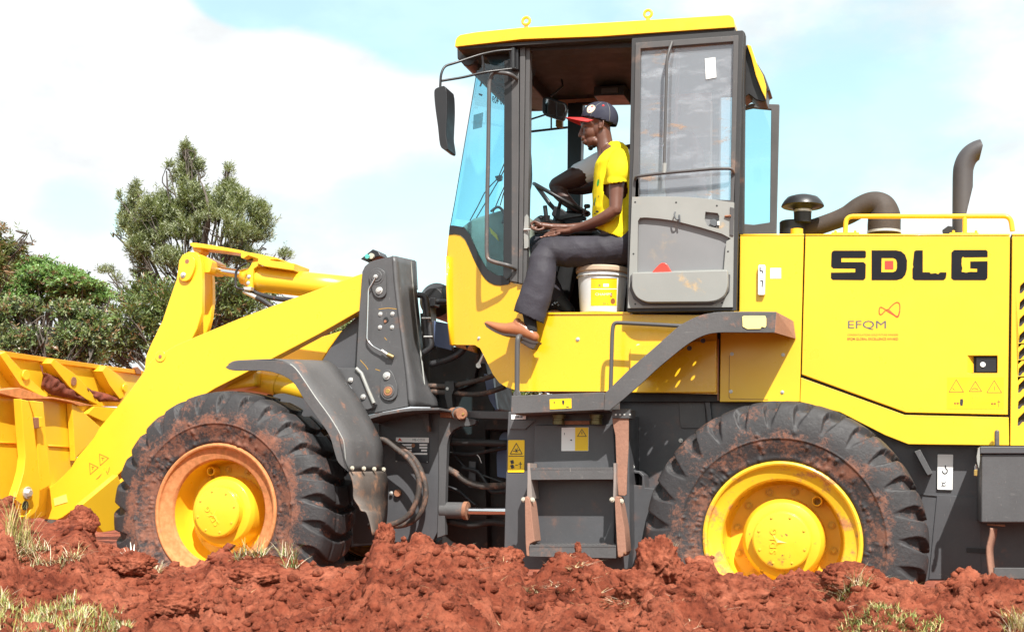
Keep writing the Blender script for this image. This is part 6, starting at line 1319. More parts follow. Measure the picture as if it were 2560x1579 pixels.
pail_patch('pail_label', [[(1672, 472), (2050, 472), (2050, 482), (1672, 482)], [(1850, 400), (1930, 400), (1930, 445), (1850, 445)]], .0016, m_wht)
for s_, x, y, h_, wd, mt in (('CHAMPS', 1735, 572, 36, 235, m_wht), ('R', 1785, 445, 36, 30, m_slate), ('20 L', 1840, 705, 30, 90, m_orp)):
    cu = bpy.data.curves.new('t', 'FONT'); cu.body = s_; to = bpy.data.objects.new('t', cu); COL.objects.link(to); me = bpy.data.meshes.new_from_object(to.evaluated_get(bpy.context.evaluated_depsgraph_get())); bpy.data.objects.remove(to)
    xs = [v.co.x for v in me.vertices]; ys = [v.co.y for v in me.vertices]; inv = Matrix.Translation((-cxp, -.69, -pz0))
    for v in me.vertices:
        X = x + (v.co.x - min(xs)) / (max(xs) - min(xs)) * wd; Y = y - (v.co.y - min(ys)) / (max(ys) - min(ys)) * h_; d = RI3 @ ray(*P3((X, Y))[0]); o = inv @ OL; r_ = rx * .9
        for _ in range(6):
            a = d.x ** 2 + d.y ** 2; b = 2 * (o.x * d.x + o.y * d.y); c = o.x ** 2 + o.y ** 2 - (r_ + .002) ** 2; t = (-b - math.sqrt(max(0, b * b - 4 * a * c))) / (2 * a); q = o + d * t; r_ = rx * (.82 + (.955 - .82) * q.z / (hgt * .93))
        v.co = q
    me.materials.clear(); me.materials.append(mt); link('pail_lettering', me, None, pb)
pail_patch('pail_print', [[(1990 + 34 * math.cos(a), 655 + 42 * math.sin(a)) for a in np.linspace(0, 6.28, 12)[:-1]], [(1955, 540), (1980, 535), (1975, 590), (1950, 590)]], .0018, m_brn)

# ================================================================== GROUND
crest = N((0, 175), (60, 180), (110, 205), (140, 285), (170, 335), (250, 322), (400, 318), (450, 290), (500, 255), (540, 240), (590, 285), (640, 345), (680, 412), (760, 420), (800, 450), (850, 488), (900, 500), (1000, 520), (1100, 555), (1250, 590), (1320, 632), (1410, 620), (1450, 560), (1490, 540), (1530, 550), (1600, 596), (1650, 578), (1800, 562), (1950, 570), (2100, 598), (2200, 613), (2350, 628)) + \
    Q3((0, 370), (40, 325), (80, 235), (110, 150), (160, 116), (215, 130), (240, 150), (330, 145), (400, 106), (530, 104), (600, 122), (660, 116), (740, 104), (830, 120), (900, 180), (960, 220), (1000, 262), (1018, 328), (1080, 314), (1160, 320), (1230, 360), (1280, 418), (1330, 438), (1400, 398), (1440, 368), (1530, 335), (1650, 318), (1720, 320), (1800, 360), (1840, 408), (1940, 433), (2060, 433), (2130, 410), (2150, 315), (2200, 262), (2300, 258), (2400, 285), (2440, 318)) + \
    Q4((10, 165), (80, 130), (170, 110), (215, 140), (245, 200), (270, 255), (330, 255), (390, 234), (460, 242), (560, 238), (640, 280), (740, 263), (900, 265), (930, 295), (1010, 320), (1080, 300), (1170, 264), (1240, 214), (1320, 225), (1400, 255), (1460, 308), (1590, 308), (1650, 330), (1720, 350), (1780, 368), (1820, 325), (2000, 306), (2200, 303), (2452, 310))
crx = np.array([p[0] for p in crest]); cry = np.array([p[1] for p in crest])
order = np.argsort(crx); crx, cry = crx[order], cry[order]
def ray_np(px, py): return np.stack([px - CX, FPX * CF.y + (CY - py) * CU.y, FPX * CF.z + (CY - py) * CU.z], -1)
YC = 5.75
def vnoise(x, y, s, seed=0):                                  # smooth value noise in numpy
    x = x * s + seed * 17.3; y = y * s + seed * 9.1; xi = np.floor(x).astype(int); yi = np.floor(y).astype(int); fx = x - xi; fy = y - yi; fx = fx * fx * (3 - 2 * fx); fy = fy * fy * (3 - 2 * fy)
    def h(a, b):
        v = (a * 374761393 + b * 668265263 + seed * 1274126177) & 0xffffffff; v = ((v ^ (v >> 13)) * 1274126177) & 0xffffffff; return ((v ^ (v >> 16)) & 0xffff) / 65535.0
    return (h(xi, yi) * (1 - fx) + h(xi + 1, yi) * fx) * (1 - fy) + (h(xi, yi + 1) * (1 - fx) + h(xi + 1, yi + 1) * fx) * fy
def fbm(x, y, s, o=4, seed=0, r=.5):
    a, t, n = 1, 0, 0
    for k in range(o): t = t + a * vnoise(x, y, s * 2 ** k, seed + k); n += a; a *= r
    return t / n
def billow(x, y, s, seed=0): return np.abs(vnoise(x, y, s, seed) - .5) * 2
def base_z(x, y):
    yy = np.maximum(y, .5); px = CX + FPX / math.cos(PITCH) * x / yy
    yc = YC + .35 * np.sin(px * .004) - .25 * np.clip((px - 1800) / 800, 0, 1)
    d = ray_np(px, np.interp(px, crx, cry)); t = yc / d[..., 1]; hc = CAM.z + d[..., 2] * t
    dl = ray_np(np.full_like(px, 0) + px, np.full_like(px, 1240.0)); 
    w0 = np.clip((yc - yy) / (yc - 3.4), 0, 1)
    low = .50 + .05 * np.sin(x * 1.3) + .03 * np.sin(y * 3 + x * 2)
    front = hc + (low - hc) * (w0 ** .8)
    back = hc - (yy - yc) * 1.15 - .02
    g = np.where(yy < yc, front, np.maximum(back, 0.0)); far = np.clip((yy - 3.4) / -1.2, 0, 1)
    g = np.where(yy < 3.4, low, g)
    edge = np.clip((np.abs(px - 1280) - 1500) / 900, 0, 1)          # beyond the frame the heap runs on as a low bank
    return g * (1 - edge) + np.where(yy < yc + .6, .45, 0.0) * edge
def height(x, y):
    z = base_z(x, y); act = np.clip((z - .08) / .3, 0, 1); yc = YC
    wx_ = x + .10 * (fbm(x, y, 6, 3, 40) - .5); wy_ = y + .10 * (fbm(x, y, 6, 3, 44) - .5)
    slab = vnoise(wx_, wy_, 5.0, 50); slab = np.floor(slab * 4) / 4 + smooth01((slab * 4 % 1 - .7) / .3) / 4
    lump = (fbm(wx_, wy_, 2.8, 4, 3, .55) - .5) * .23 + (slab - .5) * .05 + (fbm(x, y, 13, 4, 11, .64) - .5) * .115 + (fbm(x, y, 48, 3, 21, .6) - .5) * .036 - .05 * np.clip((vnoise(wx_, wy_, 4.3, 71) - .74) / .12, 0, 1)
    crack = np.exp(-(np.abs(vnoise(x + .1 * vnoise(x, y, 9, 60), y, 2.2, 31) - .5) / .018) ** 2) * .05 * (vnoise(x, y, 1.7, 33) > .45)
    nearcrest = np.exp(-((y - yc) / .28) ** 2)
    return z + act * (lump - crack) * (1 - .80 * nearcrest) + (1 - act) * (fbm(x, y, 2, 4, 5) - .5) * .06
m_gnd, nt = new_mat('red_soil_ground')
n = nt.nodes.new; l = nt.links.new
o_ = n('ShaderNodeOutputMaterial'); b_ = n('ShaderNodeBsdfPrincipled'); l(b_.outputs[0], o_.inputs[0]); b_.inputs['Roughness'].default_value = .95; b_.inputs['Specular IOR Level'].default_value = .15
t_ = n('ShaderNodeTexCoord')
def N_(sc, det=6, ro=.65):
    x = n('ShaderNodeTexNoise'); x.inputs['Scale'].default_value = sc; x.inputs['Detail'].default_value = det; x.inputs['Roughness'].default_value = ro; l(t_.outputs['Object'], x.inputs['Vector']); return x.outputs[0]
def ramp(v, stops):
    x = n('ShaderNodeValToRGB'); x.color_ramp.elements[0].position = stops[0][0]; x.color_ramp.elements[0].color = (*stops[0][1], 1); x.color_ramp.elements[1].position = stops[-1][0]; x.color_ramp.elements[1].color = (*stops[-1][1], 1)
    for p, c in stops[1:-1]: e_ = x.color_ramp.elements.new(p); e_.color = (*c, 1)
    l(v, x.inputs[0]); return x.outputs[0]
c1 = ramp(N_(3.4, 9, .7), [(.32, (.12, .026, .014)), (.43, (.25, .062, .033)), (.56, (.38, .112, .062)), (.72, (.52, .185, .112))])
c2 = ramp(N_(26, 8, .75), [(.34, (.22, .19, .18)), (.47, (.85, .84, .84)), (.72, (1.3, 1.25, 1.2))])
mx = n('ShaderNodeMix'); mx.data_type = 'RGBA'; mx.blend_type = 'MULTIPLY'; mx.inputs[0].default_value = 1; l(c1, mx.inputs[6]); l(c2, mx.inputs[7]); l(mx.outputs[2], b_.inputs['Base Color'])
bp = n('ShaderNodeBump'); bp.inputs['Strength'].default_value = 1.0; bp.inputs['Distance'].default_value = .02; l(N_(55, 8, .75), bp.inputs['Height']); l(bp.outputs[0], b_.inputs['Normal'])
def grid_mesh(name, xs, ys, mat, fz=height, kill=None):
    X, Y = np.meshgrid(xs, ys, indexing='ij'); Zv = fz(X, Y); V = np.stack([X, Y, Zv], -1).reshape(-1, 3); a, b = len(xs), len(ys)
    i = np.arange(a - 1)[:, None]; k = np.arange(b - 1)[None, :]; Fc = np.stack([i * b + k, (i + 1) * b + k, (i + 1) * b + k + 1, i * b + k + 1], -1).reshape(-1, 4)
    o = link(name, np_mesh(name, V, Fc), mat); return o
gx = np.concatenate([np.linspace(-60, -4.2, 50)[:-1], np.linspace(-4.2, 3.6, 900), np.linspace(3.6, 60, 50)[1:]])
gy = np.concatenate([np.linspace(-12, 3.3, 30)[:-1], np.linspace(3.3, 6.6, 480), np.linspace(6.6, 12, 60)[1:], np.linspace(12, 70, 40)[1:]])
g_o = grid_mesh('ground', gx, gy, m_gnd); tag(g_o, kind='structure')
m_fld = surf('dry_grass_field', (.10, .105, .035), .95, var=.35, dust=.35, dscale=.4, dcol=(.26, .10, .06), bump=.5, bscale=6, fine=.3)
bm = bmesh.new(); bmesh.ops.create_circle(bm, cap_ends=True, radius=1500, segments=64); bmesh.ops.translate(bm, vec=(0, 0, -.06), verts=bm.verts); tag(bm_obj('field', bm, m_fld), kind='structure')

# loose clods: many small lumps lying on the heap
ico = bmesh.new(); bmesh.ops.create_icosphere(ico, subdivisions=1, radius=1); ico.verts.ensure_lookup_table(); IV = np.array([v.co[:] for v in ico.verts]); IF = np.array([[v.index for v in f.verts] for f in ico.faces]); ico.free()
def clods(name, n_, rmin, rmax, rs, mat, yr=(3.9, 6.0), pxr=(-60, 2620), power=2.2):
    Vs, Fs = [], []; cnt = 0
    for _ in range(n_):
        y = rs.uniform(*yr); px = rs.uniform(*pxr); x = (px - CX) * y / FPX * math.cos(PITCH); r = rmin + (rmax - rmin) * rs.random() ** power
        z = height(np.array([x]), np.array([y]))[0]
        if y > YC and r > .03: continue
        sc_ = r * (1 + .35 * (rs.random(3) - .5)) * np.array([1, 1, .75]); ph = rs.random(3) * 9
        nv = 1 + .55 * (rs.random(len(IV)) - .5) + .34 * np.sin(IV @ np.array([3.1, 2.3, 1.7]) * 1.3 + ph[0]) * np.cos(IV @ np.array([1.3, -2.9, 2.1]) * 1.6 + ph[1]) + .12 * np.sin(IV @ np.array([6.1, 5.3, -4.7]) + ph[2])
        a = rs.random() * 6.28; Rm = np.array([[math.cos(a), -math.sin(a), 0], [math.sin(a), math.cos(a), 0], [0, 0, 1]])
        V = (IV * nv[:, None] * sc_) @ Rm.T + np.array([x, y, z + r * .02]); Vs.append(V); Fs.append(IF + cnt); cnt += len(IV)
    o = link(name, np_mesh(name, np.concatenate(Vs), np.concatenate(Fs), smooth=False), mat); return o
rs = np.random.default_rng(11)
tag(clods('soil_clods', 6500, .004, .030, rs, m_gnd, power=3.2), 'loose red clods of soil scattered over the churned heap in front of the loader', 'soil', kind='stuff')
def big_clod(px, py, y, r, label, sq=(1, 1, .8)):
    p = W2(px, py, y); b = bmesh.new(); bmesh.ops.create_icosphere(b, subdivisions=5, radius=1)
    sd = Vector((px * .01, py * .01, 0))
    for v in b.verts:
        q = v.co.copy(); q1 = q + Vector((mnoise.noise(q * 2 + sd), mnoise.noise(q * 2.2 - sd), mnoise.noise(q * 1.9))) * .12; f = 1 + .30 * mnoise.noise(q1 * 1.3 + sd) + .26 * (abs(mnoise.noise(q1 * 2.6 + sd)) - .25) + .16 * mnoise.noise(q * 6 + sd) + .12 * mnoise.noise(q * 13 + sd); v.co = Vector((q.x * sq[0], q.y * sq[1], q.z * max(.78, sq[2]))) * f * r
    o = bm_obj('soil_clod', b, m_gnd, smooth=True, loc=p); tag(o, label, 'soil clod', 'large soil clods on the heap'); return o
big_clod(1445, 1372, 5.62, .018, 'small finger-shaped clod standing upright in front of the lower step', (.75, .8, 1.9))
big_clod(1258, 1400, 5.55, .075, 'rounded red clod just right of the tall central mound', (1.1, 1, .75))
big_clod(1645, 1412, 5.45, .12, 'big blocky red clod at the left edge of the rear wheel', (.85, .8, .95))
big_clod(1600, 1475, 5.1, .085, 'pale smooth-faced red clod below the lower step on the right', (1.1, .9, .9))
big_clod(1790, 1500, 4.95, .13, 'broad flat-topped red clod below the rear wheel rim', (1.35, .9, .7))
big_clod(2120, 1445, 5.35, .085, 'dark red clod under the right side of the rear rim', (1.3, .8, .7))
big_clod(1225, 1450, 5.3, .06, 'small squared clod at the foot of the central mound on its right', (1.3, .9, .7))
big_clod(640, 1440, 5.4, .065, 'low red clod below the front rim, left of the grass tuft', (1.5, .9, .55))
big_clod(330, 1410, 5.5, .065, 'rounded red clod below the white withered plant', (1.5, .9, .7))
big_clod(205, 1305, 6.0, .07, 'rough dark red clod against the tip of the lift arm', (1.0, .9, 1.0))
big_clod(430, 1515, 4.9, .07, 'smooth red clod low in front of the front tyre', (1.4, 1, .6))
big_clod(960, 1350, 5.6, .055, 'red clod on the left shoulder of the tall central mound', (.8, .8, 1.2))

# ------------------------------------------------------------------ grasses
m_gg = surf('green_grass_blade', (.16, .21, .055), .7, var=.3); m_gd = surf('dry_grass_blade', (.52, .40, .20), .8, var=.25); m_gy = surf('yellow_green_grass_blade', (.33, .33, .09), .8, var=.3); m_gw = surf('bleached_straw', (.66, .56, .40), .85, var=.15)
def blades(name, spots, n_, hmin, hmax, wid, mats, rs, lean=.6, droop=.5, flat=False):
    """each blade: a bent strip of three quads"""
    Vs, Fs, Ms, cnt = [], [], [], 0
    for k in range(n_):
        sx, sy, sr = spots[rs.integers(len(spots))]; a = rs.random() * 6.283; q = sr * math.sqrt(rs.random()); x, y = sx + q * math.cos(a), sy + q * math.sin(a) * .8; z = height(np.array([x]), np.array([y]))[0] - .004
        h = hmin + (hmax - hmin) * rs.random() ** 1.4; az = rs.random() * 6.283; ln = lean * rs.random(); d = np.array([math.cos(az), math.sin(az), 0]); s = np.array([-d[1], d[0], 0]) * wid * (.6 + .8 * rs.random())
        p = np.array([x, y, z]); up = np.array([0, 0, 1.0]); dirv = up * math.cos(ln) + d * math.sin(ln)
        if flat: dirv = d + up * (.15 + .25 * rs.random()); dirv /= np.linalg.norm(dirv)
        rows = []
        for j in range(4):
            t = j / 3; rows.append((p - s * (1 - t * .85), p + s * (1 - t * .85))); dirv = dirv - up * droop * .35 * t + d * droop * .22; dirv /= np.linalg.norm(dirv); p = p + dirv * h / 3
        Vs += [v for r_ in rows for v in r_]
        for j in range(3): Fs.append([cnt + 2 * j, cnt + 2 * j + 1, cnt + 2 * j + 3, cnt + 2 * j + 2])
        mi = rs.integers(len(mats)); Ms += [mi] * 3; cnt += 8
    me = np_mesh(name, np.array(Vs), np.array(Fs)); me.materials.clear()
    for m_ in mats: me.materials.append(m_)
    me.polygons.foreach_set('material_index', np.array(Ms, np.int32)); me.update(); return link(name, me)
def gp(px, py, y): p = W2(px, py, y); return p.x, p.y
def on_ground(px, py):                                        # where the pixel's ray meets the heap
    d = ray_np(np.array([float(px)]), np.array([float(py)]))[0]
    for yy in np.linspace(3.4, 7, 300):
        t = yy / d[1]; x = d[0] * t; z = CAM.z + d[2] * t
        if z <= height(np.array([x]), np.array([yy]))[0]: return x, yy
    return d[0] * YC / d[1], YC - .05
def sp_(px, py, r): x, y = on_ground(px, py); return (x, y, r)
rs = np.random.default_rng(5)
tag(blades('grass', [sp_(20, 1560, .16), sp_(80, 1550, .16), sp_(150, 1565, .14), sp_(210, 1572, .12), sp_(270, 1577, .08), sp_(10, 1530, .10), sp_(130, 1540, .08)], 4200, .02, .06, .0018, [m_gy, m_gg, m_gd, m_gy, m_gg, m_gw], rs, .8, .5), 'yellow-green grass filling the near left corner of the ground', 'grass', kind='stuff')
tag(blades('grass_tuft', [sp_(60, 1400, .05), sp_(110, 1405, .06), sp_(170, 1395, .05), sp_(95, 1375, .05)], 520, .04, .13, .0018, [m_gd, m_gw, m_gg, m_gd], rs, 1.5, 1.2), 'dry tangled grass tuft on the soil below the bucket hinge', 'grass tuft')
tag(blades('grass_tuft', [sp_(30, 1335, .03), sp_(60, 1365, .04)], 90, .08, .22, .0022, [m_gy, m_gd], rs, .6, .4), 'sparse tall grass stalks at the left edge in front of the bucket', 'grass tuft')
tag(blades('grass_tuft', [sp_(632, 1390, .045), sp_(660, 1385, .04), sp_(600, 1395, .03)], 170, .05, .13, .0020, [m_gg, m_gy, m_gw, m_gd], rs, 1.4, .9), 'green and straw grass tuft in front of the yellow front rim', 'grass tuft')
tag(blades('grass_tuft', [sp_(718, 1388, .03), sp_(735, 1390, .035)], 80, .05, .14, .0022, [m_gg, m_gy, m_gw], rs, 1.0, .5), 'upright green grass tuft in front of the front tyre tread', 'grass tuft')
tag(blades('grass_tuft', [sp_(2190, 1560, .10), sp_(2240, 1545, .10), sp_(2290, 1570, .10), sp_(2140, 1572, .07), sp_(2230, 1575, .12)], 1800, .02, .055, .0022, [m_gy, m_gg, m_gd, m_gg], rs, 1.3, .9), 'wide patch of pale green grass in the foreground below the rear tyre', 'grass tuft')
tag(blades('grass_tuft', [sp_(2110, 1468, .06), sp_(2130, 1466, .06)], 420, .05, .13, .0022, [m_gd, m_gw, m_gg, m_gd], rs, 1.3, 1.0), 'brown rooty grass tuft under the rear wheel rim', 'grass tuft')
tag(blades('grass_tuft', [sp_(2550, 1565, .06)], 260, .04, .11, .0022, [m_gd, m_gy, m_gw], rs, 1.0, .7), 'pale grass tuft at the right edge of the foreground', 'grass tuft')
tag(blades('straw', [sp_(1545, 1505, .05), sp_(1500, 1490, .05), sp_(1330, 1480, .03), sp_(1410, 1475, .03), sp_(1440, 1420, .025)], 330, .04, .12, .0022, [m_gw, m_gd], rs, flat=True, droop=.2), 'bleached straw scattered over the heap below the steps', 'straw', kind='stuff')
rsp = []
for _ in range(240):
    y = rs.uniform(4.2, 5.9); px = rs.uniform(0, 2560); rsp.append(((px - CX) * y / FPX, y, .02))
tag(blades('straw', rsp, 1500, .02, .10, .0011, [m_gw, m_gd, m_gd, surf('root_fibre', (.36, .17, .10), .9)], rs, flat=True, droop=.4), 'fine roots and straw bits strewn over the red soil', 'straw', kind='stuff')
tag(blades('grass_tuft', [sp_(1670, 1378, .03)], 90, .03, .08, .0010, [m_gw, m_gd], rs, .7, .3), 'thin pale root hairs on top of the blocky clod beside the rear tyre', 'grass tuft')
wx, wy = on_ground(345, 1345)
tag(blades('withered_plant', [(wx, wy - .02, .012)], 26, .05, .115, .0075, [surf('white_dead_leaf', (.82, .80, .68), .7)], rs, .7, .3), 'white withered plant standing in front of the front tyre', 'plant')
wx, wy = on_ground(395, 1370); tag(blades('grass_tuft', [(wx, wy, .03)], 120, .03, .09, .002, [m_gw, m_gd], rs, 1.2, .6), 'pale dry wisps right beside the white withered plant', 'grass tuft')

# ================================================================== TREES
def leaf_mesh(name, C, Dv, Sv, mats, mi):
    """C centre points, Dv half-length vectors, Sv half-width vectors -> thin diamond leaves"""
    n_ = len(C); V = np.empty((n_, 4, 3)); V[:, 0] = C - Dv; V[:, 1] = C + Sv; V[:, 2] = C + Dv; V[:, 3] = C - Sv
    me = np_mesh(name, V.reshape(-1, 3), np.arange(n_ * 4).reshape(-1, 4), smooth=False); me.materials.clear()
    for m_ in mats: me.materials.append(m_)
    me.polygons.foreach_set('material_index', mi.astype(np.int32)); me.update(); return me
def leafmat(name, col, tl=.35):
    m, nt = new_mat(name); n = nt.nodes.new; l = nt.links.new; o = n('ShaderNodeOutputMaterial'); d = n('ShaderNodeBsdfDiffuse'); t = n('ShaderNodeBsdfTranslucent'); g = n('ShaderNodeBsdfGlossy'); g.inputs['Roughness'].default_value = .4; g.inputs[0].default_value = (.5, .5, .5, 1)
    d.inputs[0].default_value = (*col, 1); t.inputs[0].default_value = (col[0] * 1.1, col[1] * 1.2, col[2] * .6, 1); a = n('ShaderNodeMixShader'); a.inputs[0].default_value = tl; l(d.outputs[0], a.inputs[1]); l(t.outputs[0], a.inputs[2])
    b = n('ShaderNodeMixShader'); b.inputs[0].default_value = .08; l(a.outputs[0], b.inputs[1]); l(g.outputs[0], b.inputs[2]); l(b.outputs[0], o.inputs[0]); return m
lm = [leafmat('leaf_olive', (.185, .22, .07)), leafmat('leaf_grey_green', (.27, .31, .15)), leafmat('leaf_dark', (.055, .075, .030)), leafmat('leaf_silver', (.42, .46, .30))]
la = [leafmat('leaf_bright_green', (.28, .44, .15)), leafmat('leaf_mid_green', (.20, .33, .11)), leafmat('leaf_brownish', (.24, .15, .09)), leafmat('leaf_deep', (.028, .055, .018))]
lb_ = [leafmat('leaf_shrub', (.20, .28, .10)), leafmat('leaf_shrub_dark', (.035, .05, .022)), leafmat('leaf_rust', (.32, .19, .10)), leafmat('leaf_pale', (.36, .40, .22))]
m_bark = surf('grey_bark', (.10, .085, .07), .9, var=.3, bump=.6, bscale=8)
def tree(name, label, cat, dist, clumps, trunk_px, base_py, mats, wts, rs, leaf=(.14, .016), nleaf=5, up=.5, flat=False, dens=1.0, group=None, tr_r=.22, nspray=0, gap=1.0):
    """clumps: (px, py, rx, ry) ellipses of the crown as seen; every clump gets its own real depth"""
    t = empty(name, label=label, category=cat)
    if group: t['group'] = group
    s = dist / FPX; P_ = lambda px, py, dy=0: np.array(W2(px, py, dist + dy)[:])
    base = P_(trunk_px, base_py); base[2] = 0; t.location = base
    C, Dv, Sv, MI = [], [], [], []; bmb = bmesh.new()
    hub = P_(trunk_px + rs.normal() * 3, max(c[1] for c in clumps) - 20); tops = min(clumps, key=lambda c: c[1]); top = P_(tops[0], tops[1])
    mid = (hub + top) / 2 + np.array([rs.normal() * .3, rs.normal() * .3, 0])
    tp = [Vector(base - base), Vector(hub - base), Vector(mid - base), Vector(top - base)]
    tcrv = crv([tuple(v) for v in tp], 6); nn_ = len(tcrv); sweep(bmb, tcrv, [tr_r * max(.04, (1 - i / (nn_ - 1) * 1.15)) for i in range(nn_)], 8)
    tv = [Vector(v) for v in tcrv]
    for (px, py, rx, ry) in clumps:
        dy = rs.normal() * rx * s * .9; c = P_(px, py, dy); R_ = np.array([rx * s, rx * s * .9, ry * s]); vol = rx * ry
        # limb from the trunk to the clump
        tgt = Vector(c - base); a = min((v for v in tv if v.z < tgt.z * .70) or tv[:1], key=lambda v: (v - tgt).length, default=tv[0]); mm = (a + tgt) / 2 + Vector((0, 0, .1 * (tgt - a).length * (-1 if flat else .2))) + Vector(rs.normal(size=3) * .12)
        lc = crv([tuple(a), tuple(mm), tuple(tgt)], 5); rr0 = tr_r * .16; sweep(bmb, lc, [rr0 * (1 - .8 * i / (len(lc) - 1)) + .008 for i in range(len(lc))], 5)
        for _ in range(int(4 + vol * .002)):
            e = rs.normal(size=3); e /= np.linalg.norm(e); st = Vector(lc[rs.integers(len(lc) // 2, len(lc))]); en = tgt + Vector(e * R_ * .85); md_ = (st + en) / 2 + Vector(rs.normal(size=3) * .08)
            q = crv([tuple(st), tuple(md_), tuple(en)], 3); sweep(bmb, q, [.016 * (1 - .7 * i / (len(q) - 1)) + .003 for i in range(len(q))], 4, cap=False)
        ns = int((nspray or 1) * vol * dens * .085)
        e = rs.normal(size=(ns, 3)); e /= np.linalg.norm(e, axis=1)[:, None]; rad = rs.random(ns) ** (.45) * np.where(rs.random(ns) < .12, 1.28, 1.0); holes = rs.random(ns)
        sub = e * rad[:, None]; sub = sub * np.array([1, 1, 1]); sub *= (1 + .35 * np.sin(sub[:, :1] * 7 + px) * np.cos(sub[:, 2:] * 6 + py))
        pos = c + sub * R_
        kp_ = (vnoise(pos[:, 0], pos[:, 2], 1.9 if flat else 2.6, 5) + .35 * vnoise(pos[:, 1], pos[:, 2], 5.5, 9)) > (.50 if flat else .44) * gap
        pos, e, rad = pos[kp_], e[kp_], rad[kp_]; ns = len(pos)
        if not ns: continue
        axis = e * .7 + np.array([0, 0, up]) + rs.normal(size=(ns, 3)) * .45
        if flat: axis = e * np.array([1, 1, .15]) + rs.normal(size=(ns, 3)) * np.array([.5, .5, .15])
        axis /= np.linalg.norm(axis, axis=1)[:, None]
        mi_s = rs.choice(len(mats), ns, p=wts)
        bright = (e @ np.array([.2, -.6, .75])) * rad                # sun-side lightening weight per spray, not applied to leaf colours
        for j in range(nleaf):
            off = (j + .5) / nleaf; side = rs.normal(size=(ns, 3)); side -= axis * (side * axis).sum(1)[:, None]; side /= np.linalg.norm(side, axis=1)[:, None]
            L0 = leaf[0] * (.6 + .8 * rs.random(ns))[:, None]; dirl = axis * .75 + side * .75 * (.4 + rs.random(ns))[:, None]; dirl[:, 2] -= .12; dirl /= np.linalg.norm(dirl, axis=1)[:, None]
            cpos = pos + axis * (off * leaf[0] * 1.7) + dirl * L0 * .5; wv = np.cross(dirl, rs.normal(size=(ns, 3))); wv /= np.linalg.norm(wv, axis=1)[:, None]
            C.append(cpos - base); Dv.append(dirl * L0 * .5); Sv.append(wv * leaf[1] * (.6 + .8 * rs.random(ns))[:, None]); MI.append(mi_s)
    bm_obj('trunk', bmb, m_bark, t, smooth=True)
    link('crown', leaf_mesh('crown', np.concatenate(C), np.concatenate(Dv), np.concatenate(Sv), mats, np.concatenate(MI)), None, t); return t
def Qc(*c): return [(x / 2.438, 340 + y / 2.438, a / 2.438, b / 2.438) for x, y, a, b in c]
rs = np.random.default_rng(21)
tree('silky_oak', 'tall feathery grey-green tree with twin pointed tops rising behind the lift arm', 'tree', 27,
     Qc((1125, 85, 18, 40), (1145, 130, 40, 45), (1140, 190, 62, 60), (1398, 215, 14, 40), (1210, 200, 30, 40), (1480, 400, 40, 50), (1140, 280, 95, 80), (1160, 380, 120, 80), (1100, 470, 130, 90), (1395, 270, 38, 50), (1400, 340, 70, 70), (1380, 440, 110, 90), (1250, 460, 110, 90), (1350, 560, 150, 100), (1180, 580, 150, 90), (1000, 420, 80, 70), (960, 520, 120, 80), (880, 460, 80, 80), (800, 480, 50, 90), (760, 560, 45, 60), (870, 600, 90, 70), (840, 690, 70, 60), (990, 640, 110, 80),
        (1570, 460, 70, 55), (1590, 540, 80, 60), (1560, 620, 90, 70), (1460, 640, 110, 80), (1600, 680, 40, 40), (1030, 200, 22, 30), (735, 390, 14, 30), (825, 320, 14, 30), (735, 500, 14, 30), (690, 590, 22, 30), (1130, 75, 16, 18), (1385, 220, 16, 22), (860, 760, 60, 50), (880, 850, 60, 50), (1050, 760, 110, 80), (1200, 720, 130, 90), (1380, 730, 140, 80), (1520, 760, 100, 60), (960, 900, 90, 70), (820, 370, 30, 50), (660, 840, 50, 25), (700, 890, 55, 30), (1680, 720, 70, 28), (1740, 745, 40, 20)),
     504, 1240, lm, [.34, .30, .16, .20], rs, (.085, .0075), 9, 1.8, dens=4.2, tr_r=.15, gap=1.12)
tree('silky_oak', 'darker bushy tree filling the gap between the bell crank and the lift arm', 'tree', 25,
     Qc((560, 1180, 70, 60), (620, 1280, 80, 60), (650, 1120, 70, 60), (700, 1210, 80, 70), (1400, 900, 130, 90), (1550, 880, 120, 80), (1340, 1020, 100, 90), (1480, 1040, 110, 80), (1600, 960, 90, 70), (1350, 1130, 80, 60), (1000, 1000, 110, 90), (880, 960, 90, 70), (800, 1000, 80, 60), (900, 1080, 110, 80), (1000, 1120, 80, 80), (780, 1110, 90, 60), (860, 1200, 110, 70), (760, 1260, 100, 60), (700, 1350, 120, 60), (850, 1310, 70, 70)),
     470, 1240, [lm[0], lm[2], lb_[0], lb_[2]], [.42, .24, .26, .08], rs, (.11, .014), 5, .5, dens=2.3, tr_r=.12)
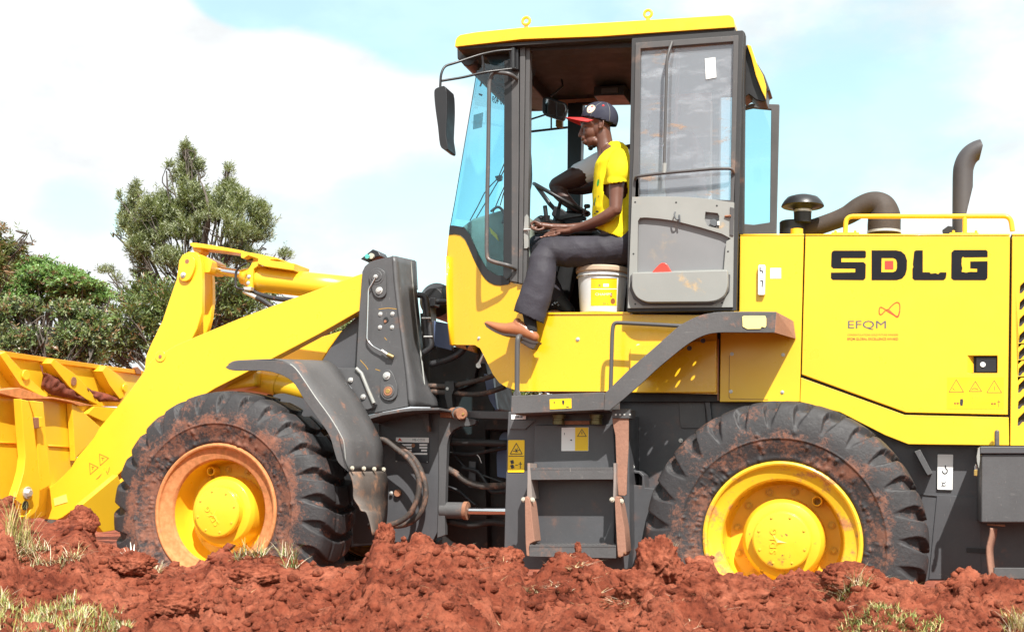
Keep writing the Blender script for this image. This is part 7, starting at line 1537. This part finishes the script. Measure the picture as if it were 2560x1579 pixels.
tree('umbrella_tree', 'spreading flat-topped umbrella tree with layered bright green crown behind the bucket', 'tree', 22,
     Qc((200, 790, 150, 50), (330, 850, 150, 55), (100, 830, 120, 50), (450, 900, 140, 48), (560, 950, 110, 40), (220, 880, 140, 40), (80, 930, 120, 40), (400, 960, 90, 30), (60, 1020, 120, 40), (250, 1000, 60, 22), (180, 800, 120, 34), (280, 820, 120, 34), (120, 850, 130, 34), (360, 870, 140, 34), (470, 920, 130, 32), (560, 960, 120, 30), (630, 985, 80, 26), (430, 945, 120, 28), (60, 900, 90, 30), (90, 985, 110, 22), (30, 1030, 90, 26), (110, 1060, 110, 22), (80, 1170, 110, 24), (190, 1090, 60, 18), (30, 1210, 70, 22), (570, 1105, 80, 22), (480, 1140, 60, 18), (250, 900, 120, 26), (640, 1020, 60, 20)),
     128, 1240, la, [.42, .30, .14, .14], rs, (.055, .014), 6, .25, flat=True, dens=9, tr_r=.075, gap=.9)
tree('shrub', 'green and rust bush below the umbrella tree, seen over the bucket rim', 'bush', 19,
     Qc((60, 1080, 90, 60), (170, 1060, 80, 50), (140, 1160, 90, 60), (30, 1180, 80, 60), (470, 1060, 70, 50), (380, 1060, 70, 40), (560, 1130, 80, 60), (600, 1220, 80, 60), (480, 1230, 90, 60), (220, 1190, 90, 60), (300, 1240, 110, 60), (400, 1250, 90, 60), (240, 1300, 120, 50), (400, 1320, 110, 50), (520, 1350, 110, 50), (130, 1280, 110, 50), (40, 1290, 100, 50), (300, 1130, 50, 30), (420, 1180, 50, 30)),
     135, 1240, lb_, [.4, .28, .12, .2], rs, (.060, .012), 6, .4, dens=4.0, tr_r=.07)
tree('silky_oak', 'brownish feathery branch tips of a tree cut off by the left edge of the photo', 'tree', 20,
     Qc((0, 600, 26, 22), (165, 595, 36, 20), (130, 640, 30, 22), (90, 690, 34, 24), (50, 740, 36, 26), (-30, 700, 50, 50), (0, 800, 36, 40), (-80, 780, 110, 110)),
     -60, 1240, [lm[0], lb_[2], lm[2], lm[1]], [.45, .25, .15, .15], rs, (.09, .010), 7, .3, dens=5.0, tr_r=.06)
tree('shrub', 'distant green bush glimpsed under the cab behind the loader joint', 'bush', 22,
     [(1240, 980, 40, 30), (1270, 960, 40, 30), (1225, 1010, 30, 25), (1290, 990, 40, 30), (1330, 980, 40, 40), (1180, 1000, 60, 50)], 1250, 1230, lb_, [.4, .2, .2, .2], rs, (.10, .02), 5, .4, dens=2.0, tr_r=.08)
tree('shrub', 'green foliage seen through the slot beneath the lift arm', 'bush', 23,
     [(800, 850, 50, 40), (860, 830, 50, 40), (740, 880, 50, 40), (900, 860, 50, 50), (700, 900, 60, 40)], 820, 1230, lb_, [.4, .3, .1, .2], rs, (.10, .02), 5, .4, dens=1.5, tr_r=.08)

if False: print('TRIS', sum(sum(len(p.vertices) - 2 for p in m.polygons) for m in bpy.data.meshes))
